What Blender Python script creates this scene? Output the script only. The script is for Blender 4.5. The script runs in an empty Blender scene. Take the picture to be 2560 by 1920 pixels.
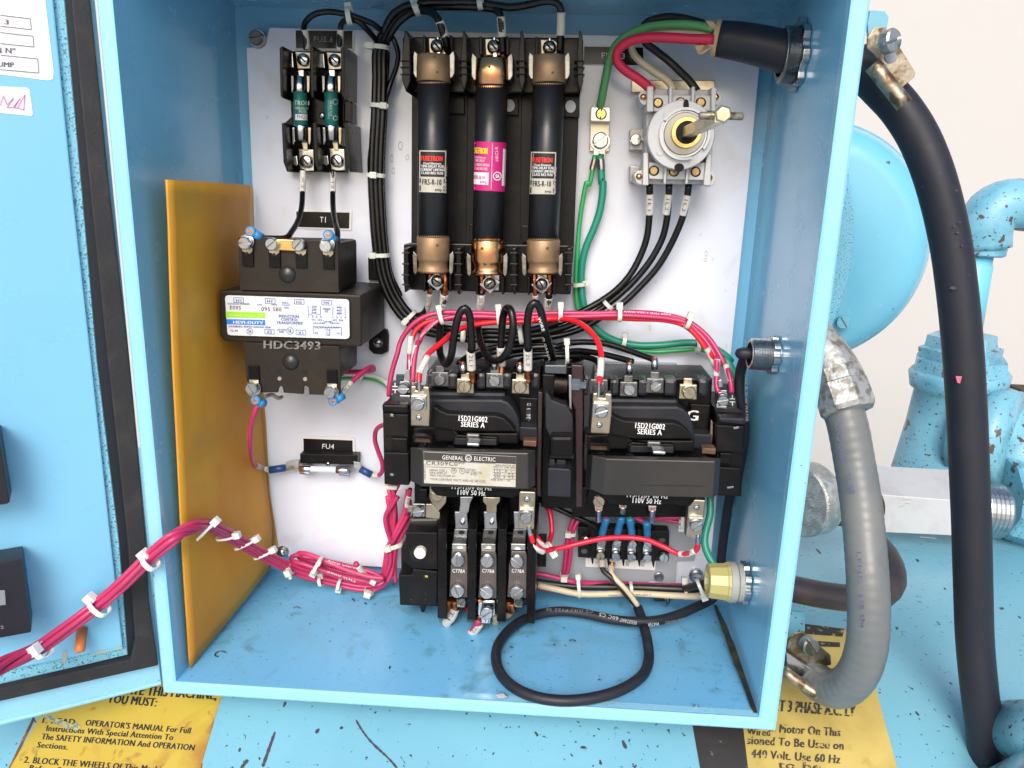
import bpy, bmesh, math, random
from mathutils import Vector as V, Matrix
random.seed(7)
scn = bpy.context.scene
# ---------------------------------------------------------------- camera
FL = 1896.29
CAM = V((0.2239, -0.3893, 0.2944))
RX, RY, RZ = -0.2489, 0.0314, 0.062
_f = V((-math.sin(RZ)*math.cos(RX), math.cos(RZ)*math.cos(RX), math.sin(RX)))
_r0 = V((math.cos(RZ), math.sin(RZ), 0)); _u0 = _r0.cross(_f)
_r = _r0*math.cos(RY) + _u0*math.sin(RY); _u = -_r0*math.sin(RY) + _u0*math.cos(RY)
cd = bpy.data.cameras.new('camera'); cam = bpy.data.objects.new('camera', cd)
scn.collection.objects.link(cam); scn.camera = cam
cd.sensor_width = 36; cd.lens = FL/2560*36; cd.clip_start = 0.02; cd.clip_end = 200
M = Matrix((( _r.x, _u.x, -_f.x, CAM.x), (_r.y, _u.y, -_f.y, CAM.y), (_r.z, _u.z, -_f.z, CAM.z), (0, 0, 0, 1)))
cam.matrix_world = M
# ---------------------------------------------------------------- light
SUN_EL, SUN_AZ = 36, 184          # azimuth: clockwise from +Y (into the box)
w = bpy.data.worlds.new('World'); scn.world = w; w.use_nodes = True
wn = w.node_tree.nodes; wl = w.node_tree.links
sky = wn.new('ShaderNodeTexSky'); sky.sky_type = 'NISHITA'; sky.sun_disc = False
sky.sun_elevation = math.radians(SUN_EL); sky.sun_rotation = math.radians(SUN_AZ)
sky.dust_density = 3.0; sky.ozone_density = 1.0; sky.air_density = 1.0
bg = wn['Background']; bg.inputs[1].default_value = 0.15
wl.new(sky.outputs[0], bg.inputs[0])
sd = bpy.data.lights.new('sun', 'SUN'); sd.energy = 1.5; sd.angle = math.radians(30); sd.color = (1, .975, .95)
sun = bpy.data.objects.new('sun', sd); scn.collection.objects.link(sun)
sdir = V((math.sin(math.radians(SUN_AZ))*math.cos(math.radians(SUN_EL)), math.cos(math.radians(SUN_AZ))*math.cos(math.radians(SUN_EL)), math.sin(math.radians(SUN_EL))))
sun.rotation_euler = sdir.to_track_quat('Z', 'Y').to_euler()
sun.location = (0, -1, 2)
scn.view_settings.view_transform = 'Standard'; scn.view_settings.look = 'None'
scn.view_settings.exposure = 0.48; scn.view_settings.gamma = 1
scn.view_settings.use_curve_mapping = False
# ---------------------------------------------------------------- pixel -> place helpers
YP = 0.128                        # y of the white mounting plate's face
D = 0.1381
def ray(u, v): return _f + _r*((u-1280)/FL) - _u*((v-960)/FL)
def hit(u, v, s):
    d = ray(u, v)
    if callable(s): return s(u, v)
    if isinstance(s, tuple):
        i = 'xyz'.index(s[0]); return CAM + d*((s[1]-CAM[i])/d[i])
    y = YP - s*.001
    return CAM + d*((y-CAM.y)/d.y)
def plane(o, n):
    o = V(o); n = V(n).normalized()
    def f(u, v):
        d = ray(u, v); return CAM + d*((o-CAM).dot(n)/d.dot(n))
    return f
class A:
    def __init__(s, ox, oy, k=640/2212): s.o = (ox, oy, k)
    def __call__(s, *a):
        ox, oy, k = s.o
        return [(ox+a[i]*k, oy+a[i+1]*k) for i in range(0, len(a), 2)]
    def p(s, *a):
        ox, oy, k = s.o
        return [(ox+a[i]*k, oy+a[i+1]*k, a[i+2]) for i in range(0, len(a), 3)]
    def one(s, x, y): return (s.o[0]+x*s.o[2], s.o[1]+y*s.o[2])
    def r(s, x0, y0, x1, y1): return s(x0, y0, x1, y0, x1, y1, x0, y1)
z0 = A(0, 0); a = A(560, 0); b = A(960, 0); c = A(1400, 0); d_ = A(1920, 0)
e = A(0, 440); f_ = A(500, 480); g = A(960, 440); k = A(1400, 440); l = A(1920, 440)
m = A(0, 900); n = A(500, 880); o = A(940, 840); p = A(1340, 840); q = A(1920, 880); r_ = A(0, 1360)
s = A(500, 1240); t = A(960, 1200, 440/1825); w_ = A(1360, 1200, 540/2212); x_ = A(1200, 1400, 700/2212)
y_ = A(1920, 1360, 640/1896); zb = A(0, 1600); zm = A(600, 1600); zr = A(1400, 1740, 900/2212)
# ---------------------------------------------------------------- materials
MT = {}
def mat(name, col, rough=.5, metal=0, bump=None, mott=None, spots=None, spots2=None, coat=0, spec=.5, trans=0, aniso=None, emit=None):
    if name in MT: return MT[name]
    ma = bpy.data.materials.new(name); ma.use_nodes = True; MT[name] = ma
    N = ma.node_tree.nodes; L = ma.node_tree.links; B = N['Principled BSDF']
    B.inputs['Roughness'].default_value = rough; B.inputs['Metallic'].default_value = metal
    B.inputs['Coat Weight'].default_value = coat; B.inputs['Specular IOR Level'].default_value = spec
    B.inputs['Coat Roughness'].default_value = .12
    if trans: B.inputs['Transmission Weight'].default_value = trans
    tc = N.new('ShaderNodeTexCoord')
    def noise(sc, det=3, stretch=None, dist=0):
        t_ = N.new('ShaderNodeTexNoise'); t_.inputs['Scale'].default_value = sc; t_.inputs['Detail'].default_value = det
        t_.inputs['Distortion'].default_value = dist
        if stretch:
            mp = N.new('ShaderNodeMapping'); mp.inputs['Scale'].default_value = stretch
            L.new(tc.outputs['Object'], mp.inputs[0]); L.new(mp.outputs[0], t_.inputs['Vector'])
        else: L.new(tc.outputs['Object'], t_.inputs['Vector'])
        return t_.outputs['Fac']
    def ramp(fac, a_, b_):
        m_ = N.new('ShaderNodeMapRange'); m_.inputs['From Min'].default_value = a_; m_.inputs['From Max'].default_value = b_
        L.new(fac, m_.inputs['Value']); return m_.outputs['Result']
    cur = N.new('ShaderNodeRGB'); cur.outputs[0].default_value = (*col, 1); cur = cur.outputs[0]
    def mix(fac, c1, c2):
        x = N.new('ShaderNodeMix'); x.data_type = 'RGBA'; L.new(fac, x.inputs['Factor']); L.new(c1, x.inputs['A'])
        x.inputs['B'].default_value = (*c2, 1); return x.outputs['Result']
    if mott:
        for (sc, lo, hi, c2, *st) in (mott if isinstance(mott, list) else [mott]):
            cur = mix(ramp(noise(sc, 4, st[0] if st else None, .5), lo, hi), cur, c2)
    mask = None
    for sp in (spots, spots2):
        if sp:
            sc, th, wd, c2, *st = sp
            mk = ramp(noise(sc, 5, st[0] if st else None, .3), th, th+wd); cur = mix(mk, cur, c2)
            if len(st) > 1:      # clumps: second noise gates the chips
                pass
            mask = mk
    L.new(cur, B.inputs['Base Color'])
    rn = ramp(noise(60, 3), .2, .8)
    ma2 = N.new('ShaderNodeMapRange'); L.new(rn, ma2.inputs['Value'])
    ma2.inputs['To Min'].default_value = max(.02, rough-.07); ma2.inputs['To Max'].default_value = min(1, rough+.1)
    L.new(ma2.outputs['Result'], B.inputs['Roughness'])
    if bump:
        bn = N.new('ShaderNodeBump'); bn.inputs['Strength'].default_value = bump[1]; bn.inputs['Distance'].default_value = bump[2] if len(bump) > 2 else .0004
        L.new(noise(bump[0], 4), bn.inputs['Height']); L.new(bn.outputs[0], B.inputs['Normal'])
    if emit:
        B.inputs['Emission Color'].default_value = (*emit, 1); B.inputs['Emission Strength'].default_value = 1
    return ma
PB = (.20, .51, .74); CHIP = (.045, .04, .05)
blue = mat('blue_paint', PB, .22, bump=(25, .10, .002), mott=[(14, .45, .75, (.215, .53, .77)), (5, .5, .8, (.18, .46, .69))], coat=.4)
bluefloor = mat('dirty_blue_paint', (.155, .455, .72), .3, bump=(90, .15, .0006), mott=[(22, .52, .74, (.155, .42, .62)), (7, .45, .8, (.18, .49, .75)), (60, .58, .75, (.11, .29, .38))], spots=(420, .685, .02, (.05, .10, .13)), spots2=(160, .765, .02, (.03, .03, .04)))
bluechip = mat('chipped_blue_paint', (.17, .415, .52), .3, bump=(60, .25, .001), mott=[(9, .45, .75, (.15, .37, .48))], spots=(260, .67, .015, CHIP), spots2=(75, .735, .012, (.07, .05, .055)))
blueworn = mat('worn_blue_paint', (.18, .43, .55), .35, bump=(90, .5, .001), mott=[(30, .5, .7, (.10, .31, .43))], spots=(80, .635, .015, (.09, .065, .055)), spots2=(330, .635, .02, CHIP))
bluetex = mat('sealed_edge_paint', (.20, .52, .68), .5, bump=(900, .9, .0006), spots=(900, .57, .04, (.05, .16, .2)))
blueouter = mat('blue_rim_paint', (.27, .57, .74), .25, bump=(40, .1, .001), mott=(30, .5, .8, (.25, .55, .72)), spots=(260, .73, .01, (.12, .16, .16)), coat=.3)
gasket = mat('black_foam', (.018, .018, .021), .75, bump=(500, .5, .0005), mott=(70, .5, .75, (.035, .03, .028)), spots=(700, .76, .01, (.4, .4, .42)))
channel_shade = mat('shaded_channel', (.004, .008, .016), .5, bump=(300, .3), spots=(600, .77, .01, (.2, .2, .2)))  # shade in the door channel, put into a near-black navy colour
white = mat('white_enamel', (.71, .745, .84), .18, bump=(12, .08, .003), mott=[(9, .45, .8, (.64, .66, .75)), (28, .58, .8, (.62, .60, .62))], spots=(200, .79, .01, (.25, .2, .17)), coat=.4)
grey = mat('grey_enamel', (.32, .34, .38), .35, mott=(12, .4, .8, (.27, .29, .33)), bump=(50, .05))
black = mat('black_phenolic', (.0045, .0042, .0045), .24, bump=(120, .25, .0006), mott=(60, .55, .8, (.012, .010, .009)), spots=(800, .76, .02, (.04, .035, .03)), spec=.22)
blackmatte = mat('black_moulding', (.007, .0068, .0075), .36, bump=(180, .3, .0005), mott=[(50, .5, .75, (.016, .013, .011))], spots=(700, .75, .02, (.06, .05, .045)), spec=.2)
greyblack = mat('dusty_grey_moulding', (.018, .020, .026), .42, bump=(180, .3, .0005), mott=[(50, .5, .75, (.034, .031, .032))], spec=.25)
brown = mat('brown_black_enamel', (.017, .0125, .009), .45, bump=(160, .4, .0005), spec=.3, mott=(45, .5, .8, (.026, .019, .013)), spots=(90, .74, .01, (.09, .05, .015)))
vinyl = mat('black_vinyl', (.004, .004, .0042), .26, bump=(80, .15, .0005), spec=.45)
rubber = mat('black_rubber', (.013, .015, .024), .48, bump=(300, .3, .0004), mott=(60, .5, .8, (.018, .018, .025)), spec=.4, spots=(420, .76, .015, (.22, .2, .18)))
magenta = mat('magenta_vinyl', (.45, .028, .115), .32, bump=(60, .1), mott=(40, .4, .8, (.42, .028, .11)))
pink = mat('pink_vinyl', (.60, .045, .15), .35, bump=(60, .1), mott=(40, .4, .8, (.44, .03, .11)))
red = mat('red_vinyl', (.66, .014, .025), .3, bump=(60, .1))
redthick = mat('crimson_rubber', (.55, .012, .06), .42, bump=(90, .15))
teal = mat('teal_green_vinyl', (.015, .24, .16), .35, bump=(60, .1))
green = mat('green_vinyl', (.03, .36, .10), .32, bump=(60, .1))
palegreen = mat('pale_green_rubber', (.10, .34, .13), .45, bump=(90, .15), mott=(40, .4, .8, (.07, .26, .10)))
cream = mat('cream_vinyl', (.58, .50, .34), .42, bump=(90, .15), mott=(50, .5, .8, (.50, .42, .27)))
sleeve = mat('marker_sleeve', (.60, .58, .54), .5, bump=(200, .2), mott=(120, .45, .75, (.55, .52, .47)))
nylon = mat('nylon', (.62, .64, .58), .35, bump=(150, .1), mott=(60, .4, .8, (.55, .58, .50)))
nylonw = mat('white_nylon', (.82, .80, .78), .35, bump=(150, .1))
zinc = mat('zinc', (.47, .49, .51), .28, 1, bump=(220, .25, .0003), mott=(90, .5, .8, (.28, .29, .30)))
bright = mat('bright_steel', (.62, .64, .66), .16, 1, bump=(160, .3, .0005), mott=(80, .45, .75, (.34, .35, .36)))
darksteel = mat('dark_steel', (.20, .20, .20), .35, 1, bump=(220, .3, .0003), mott=(90, .5, .8, (.10, .10, .10)))
nickel = mat('yellowed_plating', (.50, .45, .35), .3, 1, bump=(220, .3, .0004), mott=(70, .45, .75, (.33, .28, .19)))
brass = mat('brass', (.80, .55, .22), .25, 1, bump=(200, .2), mott=(90, .5, .8, (.5, .32, .12)))
brassd = mat('dull_brass', (.38, .28, .13), .35, 1, bump=(200, .3), mott=(120, .45, .7, (.18, .12, .05)))
oldcopper = mat('aged_copper_cap', (.36, .235, .135), .48, .65, bump=(120, .35, .0006), mott=[(60, .45, .7, (.27, .17, .09)), (25, .5, .8, (.50, .30, .15))], spots=(260, .74, .02, (.06, .03, .02)))
newcopper = mat('bright_copper_cap', (.85, .42, .20), .2, 1, bump=(90, .35, .0008), mott=(50, .5, .8, (.62, .28, .11)))
copper = mat('copper_strand', (.72, .26, .12), .35, 1, bump=(900, .8, .0006), mott=(300, .4, .6, (.4, .12, .05)))
clipm = mat('clip_metal', (.30, .30, .28), .3, 1, bump=(220, .4, .0005), mott=(110, .42, .7, (.14, .13, .11)))
cast = mat('cast_zinc', (.42, .43, .42), .5, .6, bump=(300, .8, .0008), mott=[(170, .48, .62, (.22, .205, .18)), (60, .55, .7, (.55, .55, .53))])
rusty = mat('rust_flecked_steel', (.36, .31, .23), .4, .8, bump=(260, .6, .0006), mott=[(150, .48, .6, (.14, .09, .05)), (70, .55, .7, (.55, .50, .42))])
conduit = mat('grey_conduit', (.135, .148, .152), .36, bump=(70, .15, .001), mott=[(18, .45, .75, (.20, .195, .18)), (70, .58, .8, (.11, .12, .125))], spots=(500, .75, .02, (.3, .3, .3)))
tube_dark = mat('fuse_tube', (.009, .009, .011), .34, bump=(200, .3, .0004), mott=[(50, .5, .75, (.020, .014, .010))], spots=(600, .755, .015, (.12, .11, .1)))
tealLab = mat('teal_label', (.01, .15, .13), .4)
magLab = mat('magenta_label', (.50, .01, .16), .4, mott=(90, .5, .8, (.42, .01, .13)))
paper = mat('paper_white', (.74, .73, .72), .45)
paperold = mat('aged_label', (.50, .48, .42), .4, mott=[(80, .45, .75, (.42, .38, .28))])
ink = mat('black_ink', (.012, .012, .014), .5)
greyink = mat('grey_ink', (.07, .07, .08), .5)
blueink = mat('blue_ink', (.02, .08, .34), .5)
mauve = mat('faded_magenta_ink', (.45, .06, .28), .6)
white_ink = mat('white_ink', (.80, .80, .80), .5)
dim_ink = mat('dim_white_ink', (.30, .30, .28), .5)
red_ink = mat('red_ink', (.75, .03, .02), .5)
yellow_ink = mat('yellow_ink', (.75, .55, .02), .5)
lime = mat('lime_band', (.28, .62, .02), .4)
blueband = mat('blue_band', (.02, .18, .62), .4)
manila = mat('manila', (.66, .33, .022), .6, bump=(30, .25, .001), mott=[(10, .36, .66, (.56, .19, .008), (1, 1, .4)), (16, .5, .75, (.42, .23, .035)), (6, .5, .75, (.55, .19, .01))])
decal = mat('yellow_decal', (.49, .36, .045), .4, mott=[(12, .45, .75, (.50, .32, .03)), (24, .52, .68, (.36, .17, .02))], spots=(85, .60, .1, (.28, .11, .02)), bump=(50, .1))
decal2 = mat('faded_yellow_decal', (.44, .33, .09), .45, mott=[(20, .45, .7, (.56, .43, .12)), (60, .6, .75, (.38, .28, .06))], bump=(80, .2))
rustedge = mat('rust_edge', (.25, .09, .02), .7, mott=(90, .4, .6, (.10, .04, .02)))
greyplastic = mat('light_grey_plastic', (.50, .50, .50), .38, bump=(80, .1), mott=(40, .5, .8, (.44, .43, .42)))
yelnylon = mat('yellowed_nylon', (.42, .38, .14), .35, bump=(90, .2), mott=(60, .45, .75, (.50, .47, .26)))
bluecrimp = mat('blue_crimp', (.035, .24, .52), .35, bump=(150, .3), mott=(90, .5, .7, (.015, .15, .42)))
orange = mat('orange_plastic', (.62, .16, .03), .3, mott=(90, .45, .7, (.45, .20, .10)))
tanjacket = mat('torn_paper_filler', (.50, .33, .20), .7, bump=(250, .7, .001))
aluminium = mat('aluminium', (.58, .575, .585), .5, .3, bump=(120, .1), mott=(50, .5, .8, (.50, .48, .48)))
wallmat = mat('white_wall', (.50, .485, .47), .7, bump=(30, .1, .002))
ribbed = mat('heater_card', (.085, .072, .065), .4, bump=(300, .3), mott=(70, .5, .8, (.12, .10, .09)))
glass = mat('clear_glass', (.9, .92, .92), .03, trans=.9)
darkhole = mat('recess_black', (.004, .004, .004), .8)
magnet = mat('rusty_laminations', (.16, .085, .05), .5, .4, bump=(300, .5), mott=(120, .45, .65, (.07, .04, .03)))
postm = mat('brown_post', (.05, .035, .025), .7, bump=(60, .4))
bounce_concrete = mat('bounce_concrete', (.46, .45, .43), .8, bump=(20, .3, .004), mott=(6, .4, .7, (.40, .39, .37)))
# ---------------------------------------------------------------- object helpers
LINK = scn.collection.objects.link
ROOT = {}
OFF = V((0, 0, 0))
def tagp(ob, label=None, cat=None, group=None, kind=None):
    if label: ob['label'] = label
    if cat: ob['category'] = cat
    if group: ob['group'] = group
    if kind: ob['kind'] = kind
    return ob
def thing(name, label, cat, loc, group=None):
    ob = bpy.data.objects.new(name, None); LINK(ob); ob.location = loc; ob.empty_display_size = .01
    ROOT[ob.name] = V(loc); return tagp(ob, label, cat, group)
def obj(name, bm, ma, parent=None, label=None, smooth=False, kind=None):
    bmesh.ops.recalc_face_normals(bm, faces=bm.faces[:])
    if parent is None:
        xs = [v.co for v in bm.verts]
        base = V((sum(v.x for v in xs)/len(xs), sum(v.y for v in xs)/len(xs), min(v.z for v in xs)))
    else: base = ROOT[parent.name]
    bmesh.ops.translate(bm, verts=bm.verts[:], vec=-base)
    me = bpy.data.meshes.new(name); bm.to_mesh(me); bm.free(); me.materials.append(ma)
    ob = bpy.data.objects.new(name, me); LINK(ob); ROOT[ob.name] = base
    if parent is None: ob.location = base
    else: ob.parent = parent
    if smooth:
        for pl in me.polygons: pl.use_smooth = True
    if label: ob['label'] = label
    if kind: ob['kind'] = kind
    return ob
def nb(): return bmesh.new()
def loft(bm, loops, bev=0, caps=True):
    """loops: lists of 3-D points (same count); joins them and caps both ends"""
    sub = bmesh.new()
    vs = [[sub.verts.new(pt+OFF) for pt in lp] for lp in loops]
    cnt = len(loops[0])
    for i in range(len(vs)-1):
        for j in range(cnt):
            sub.faces.new((vs[i][j], vs[i][(j+1) % cnt], vs[i+1][(j+1) % cnt], vs[i+1][j]))
    if caps: sub.faces.new(vs[0]); sub.faces.new(vs[-1][::-1])
    bmesh.ops.recalc_face_normals(sub, faces=sub.faces[:])
    if bev:
        es = [ed for ed in sub.edges if len(ed.link_faces) == 2 and ed.calc_face_angle(0) > .35]
        try: bmesh.ops.bevel(sub, geom=es, offset=bev*.001, segments=2, affect='EDGES', profile=.6, clamp_overlap=True)
        except Exception: pass
    join(bm, sub)
def join(bm, sub):
    me = bpy.data.meshes.new('tmp'); sub.to_mesh(me); sub.free(); bm.from_mesh(me); bpy.data.meshes.remove(me)
def prism(bm, poly, sf, dep, bev=.4, dirv=None):
    """front face: pixel polygon laid on surface sf; pushed dep mm back (away from the door opening)"""
    dv = (dirv or V((0, 1, 0)))*(dep*.001)
    fr = [hit(u, v, sf) for u, v in poly]
    loft(bm, [fr, [pt+dv for pt in fr]], bev)
def plo(bm, stages, bev=.3):
    loft(bm, [[hit(u, v, sf) for u, v in poly] for poly, sf in stages], bev)
def patch(bm, quad, sf, nx=1, ny=1, lift=.15):
    """thin sheet following surface sf inside a pixel quad (TL, TR, BR, BL)"""
    g_ = []
    for j in range(ny+1):
        row = []
        for i in range(nx+1):
            fx, fy = i/nx, j/ny
            tu = [quad[0][q_]*(1-fx)+quad[1][q_]*fx for q_ in (0, 1)]
            bu = [quad[3][q_]*(1-fx)+quad[2][q_]*fx for q_ in (0, 1)]
            u = tu[0]*(1-fy)+bu[0]*fy; v = tu[1]*(1-fy)+bu[1]*fy
            P = hit(u, v, sf); P = P + (CAM-P).normalized()*lift*.001
            row.append(bm.verts.new(P+OFF))
        g_.append(row)
    for j in range(ny):
        for i in range(nx): bm.faces.new((g_[j][i], g_[j][i+1], g_[j+1][i+1], g_[j+1][i]))
TX = {}
def textmesh(st, bold=0, res=2):
    key = (st, bold)
    if key not in TX:
        cu = bpy.data.curves.new('t', 'FONT'); cu.body = st; cu.resolution_u = res; cu.fill_mode = 'FRONT'; cu.space_character = 1.07; cu.offset = bold
        ob = bpy.data.objects.new('t', cu); LINK(ob)
        dg = bpy.context.evaluated_depsgraph_get(); dg.update()
        me = bpy.data.meshes.new_from_object(ob.evaluated_get(dg))
        vs = [v.co.copy() for v in me.vertices]; fs = [tuple(pl.vertices) for pl in me.polygons]
        bpy.data.objects.remove(ob); bpy.data.curves.remove(cu); bpy.data.meshes.remove(me)
        x0 = min(v.x for v in vs); x1 = max(v.x for v in vs)
        TX[key] = ([((v.x-x0)/(x1-x0), v.y/.69) for v in vs], fs)
    return TX[key]
def text(bm, st, p0, p1, up, sf, bold=0.01, lift=.3, slant=0):
    """lettering from baseline start p0 to baseline end p1 (pixels); up = cap height: number or pixel vector"""
    wt = bold; bold = 0; vs, fs = textmesh(st, 0)
    dx, dy = p1[0]-p0[0], p1[1]-p0[1]; L_ = math.hypot(dx, dy)
    if not isinstance(up, tuple): up = (dy/L_*up+dx/L_*up*slant, -dx/L_*up+dy/L_*up*slant)
    hh = math.hypot(*up); reps = [(0, 0)] if wt < .012 else [(-.035*hh, 0), (.035*hh, .03)]
    if wt >= .018: reps = [(-.06*hh, 0), (0, .03), (.06*hh, .06)]
    for sh_, lf in reps:
        out = []
        for x, y in vs:
            u = p0[0]+dx*x+up[0]*y+dx/L_*sh_; v = p0[1]+dy*x+up[1]*y+dy/L_*sh_
            P = hit(u, v, sf); P = P+(CAM-P).normalized()*(lift+lf)*.001
            out.append(bm.verts.new(P+OFF))
        for f in fs:
            try: bm.faces.new([out[i] for i in f])
            except ValueError: pass
def spline(pts, step):
    out = []
    P = [pts[0]*2-pts[1]]+pts+[pts[-1]*2-pts[-2]]
    for i in range(1, len(P)-2):
        p0, p1, p2, p3 = P[i-1:i+3]
        cnt = max(2, int((p2-p1).length/step))
        for j in range(cnt):
            t_ = j/cnt
            d01 = max((p1-p0).length, 1e-6)**.5; d12 = max((p2-p1).length, 1e-6)**.5; d23 = max((p3-p2).length, 1e-6)**.5
            m1 = (p2-p1)+((p1-p0)/d01-(p2-p0)/(d01+d12))*d12
            m2 = (p2-p1)+((p3-p2)/d23-(p3-p1)/(d12+d23))*d12
            h1 = 2*t_**3-3*t_**2+1; h2 = t_**3-2*t_**2+t_; h3 = -2*t_**3+3*t_**2; h4 = t_**3-t_**2
            out.append(p1*h1+m1*h2+p2*h3+m2*h4)
    out.append(pts[-1]); return out
def sweep(bm, pts, rad, seg=12, step=None, rib=None):
    """round tube through 3-D points; rad mm, or (r0, r1) taper"""
    r0, r1 = rad if isinstance(rad, tuple) else (rad, rad)
    P = spline(pts, (step or max(.6, r0*.9))*.001) if len(pts) > 2 else (pts if not step else [pts[0].lerp(pts[1], i/60) for i in range(61)])
    N_ = len(P); T = [(P[min(i+1, N_-1)]-P[max(i-1, 0)]).normalized() for i in range(N_)]
    nx = T[0].orthogonal().normalized(); rings = []
    for i in range(N_):
        nx = (nx-T[i]*nx.dot(T[i])).normalized(); ny = T[i].cross(nx)
        rr = (r0+(r1-r0)*i/(N_-1))*.001
        if rib: rr *= 1+rib[0]*math.sin(i*rib[1])
        rings.append([bm.verts.new(P[i]+nx*rr*math.cos(2*math.pi*j/seg)+ny*rr*math.sin(2*math.pi*j/seg)+OFF) for j in range(seg)])
    for i in range(N_-1):
        for j in range(seg): bm.faces.new((rings[i][j], rings[i][(j+1) % seg], rings[i+1][(j+1) % seg], rings[i+1][j]))
    bm.faces.new(rings[0][::-1]); bm.faces.new(rings[-1])
def H(pts): return [hit(*x) for x in pts]
def lathe(bm, o_, ax, prof, seg=28, ph=0):
    """prof: (distance along ax mm, radius mm)"""
    ax = V(ax).normalized(); nx = ax.orthogonal().normalized(); ny = ax.cross(nx); rings = []
    for z, rr in prof:
        rings.append([bm.verts.new(o_+ax*z*.001+(nx*math.cos(ph+2*math.pi*j/seg)+ny*math.sin(ph+2*math.pi*j/seg))*max(rr, .01)*.001+OFF) for j in range(seg)])
    for i in range(len(rings)-1):
        for j in range(seg): bm.faces.new((rings[i][j], rings[i][(j+1) % seg], rings[i+1][(j+1) % seg], rings[i+1][j]))
    bm.faces.new(rings[0][::-1]); bm.faces.new(rings[-1])
TOC = V((0, -1, 0))
def mm(px, u, v, sf):           # pixel length at a place -> mm
    return (hit(u+px, v, sf)-hit(u, v, sf)).length*1000
def screw(parent, pt, h, rpx, ang=45, ma=None, style='slot', name='screw', ht=1.6, ax=None, label=None):
    u, v = pt; R = mm(rpx, u, v, h); C0 = hit(u, v, h); ax = ax or TOC
    bm = nb()
    up = V((0, 0, 1)); up = (up-ax*up.dot(ax)).normalized(); rt = up.cross(ax)
    if rt.x < 0: rt = -rt
    if style == 'slot':
        lathe(bm, C0, ax, [(-.5, R), (ht*.45, R), (ht*.5, R*.5)], 24)
        an = math.radians(ang); dx = rt*math.cos(an)+up*math.sin(an); dy = ax.cross(dx)
        hw = R*.13
        for sg in (1, -1):
            a0 = math.asin(hw/R); pr = []
            for (rr, zz) in ((R, ht*.3), (R, ht*.8), (R*.86, ht)):
                a0 = math.asin(min(.9, hw/rr)); lp = []
                for j in range(13):
                    th = a0+(math.pi-2*a0)*j/12
                    lp.append(C0+(dx*math.cos(th)+dy*math.sin(th)*sg)*rr*.001+ax*zz*.001)
                pr.append(lp)
            loft(bm, pr, 0)
    else:
        lathe(bm, C0, ax, [(-.5, R), (ht*.4, R), (ht*.75, R*.85), (ht, R*.45), (ht, .05)], 24)
    sc = obj(name, bm, ma or zinc, parent, label, smooth=(style != 'slot'))
    if style == 'phil':
        b2 = nb(); an = math.radians(ang)
        for q_ in (0, 1):
            dx = rt*math.cos(an+q_*math.pi/2)+up*math.sin(an+q_*math.pi/2); dy = ax.cross(dx)
            z1 = ht*(.98+.04*q_)
            lp = [C0+dx*R*.62*.001*i+dy*R*.13*.001*j+ax*z1*.001 for i, j in ((-1, -1), (1, -1), (1, 1), (-1, 1))]
            loft(b2, [lp, [x-ax*.0006 for x in lp]], 0)
        obj('shaded_cross', b2, darkhole, sc)  # dark cross laid on the head; recess shade put into its colour
    return sc
def lane(path, off, dh=0):
    out = []
    for i, (u, v, h) in enumerate(path):
        a0 = path[max(i-1, 0)]; a1 = path[min(i+1, len(path)-1)]
        dx, dy = a1[0]-a0[0], a1[1]-a0[1]; L_ = math.hypot(dx, dy) or 1
        out.append((u-dy/L_*off, v+dx/L_*off, h+dh if not isinstance(h, tuple) else h))
    return out
WG = None
def wire(label, pts, rad, ma, sleeves=(), tips=(), cat='wire', group=None, name='wire', prints=(), seg=12, step=None):
    """pts (u,v,h); sleeves: (pts, text or None); tips: (pts, material, radius)"""
    bm = nb(); sweep(bm, H(pts), rad, seg, step); ob = obj(name, bm, ma, None, smooth=True); tagp(ob, label, cat, group)
    r0 = rad if not isinstance(rad, tuple) else rad[0]
    for sp, tx in sleeves:
        bm = nb(); sweep(bm, H(sp), r0*1.17, seg, .8); sl = obj('marker_sleeve', bm, sleeve, ob, smooth=True)
        if tx:
            (u0, v0, h0), (u1, v1, h1) = sp[0], sp[-1]
            fr = .22; u2, v2 = u0+(u1-u0)*fr, v0+(v1-v0)*fr; u3, v3 = u0+(u1-u0)*.8, v0+(v1-v0)*.8
            L_ = math.hypot(u1-u0, v1-v0); hp = r0/mm(1, u0, v0, h0)*.95
            nxx, nyy = -(v1-v0)/L_*hp*.5, (u1-u0)/L_*hp*.5
            bm = nb(); text(bm, tx, (u2+nxx, v2+nyy), (u3+nxx, v3+nyy), hp, max(h0, h1)+r0*1.19, lift=.15); obj('lettering', bm, greyink, sl)
    for sp, tm, tr in tips:
        bm = nb(); sweep(bm, H(sp), tr, 10, .8); obj('bare_end', bm, tm, ob, smooth=True)
    for tx, p0, p1, up, sf, im in prints:
        bm = nb(); text(bm, tx, p0, p1, up, sf); obj('lettering', bm, im, ob)
    return ob
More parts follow.
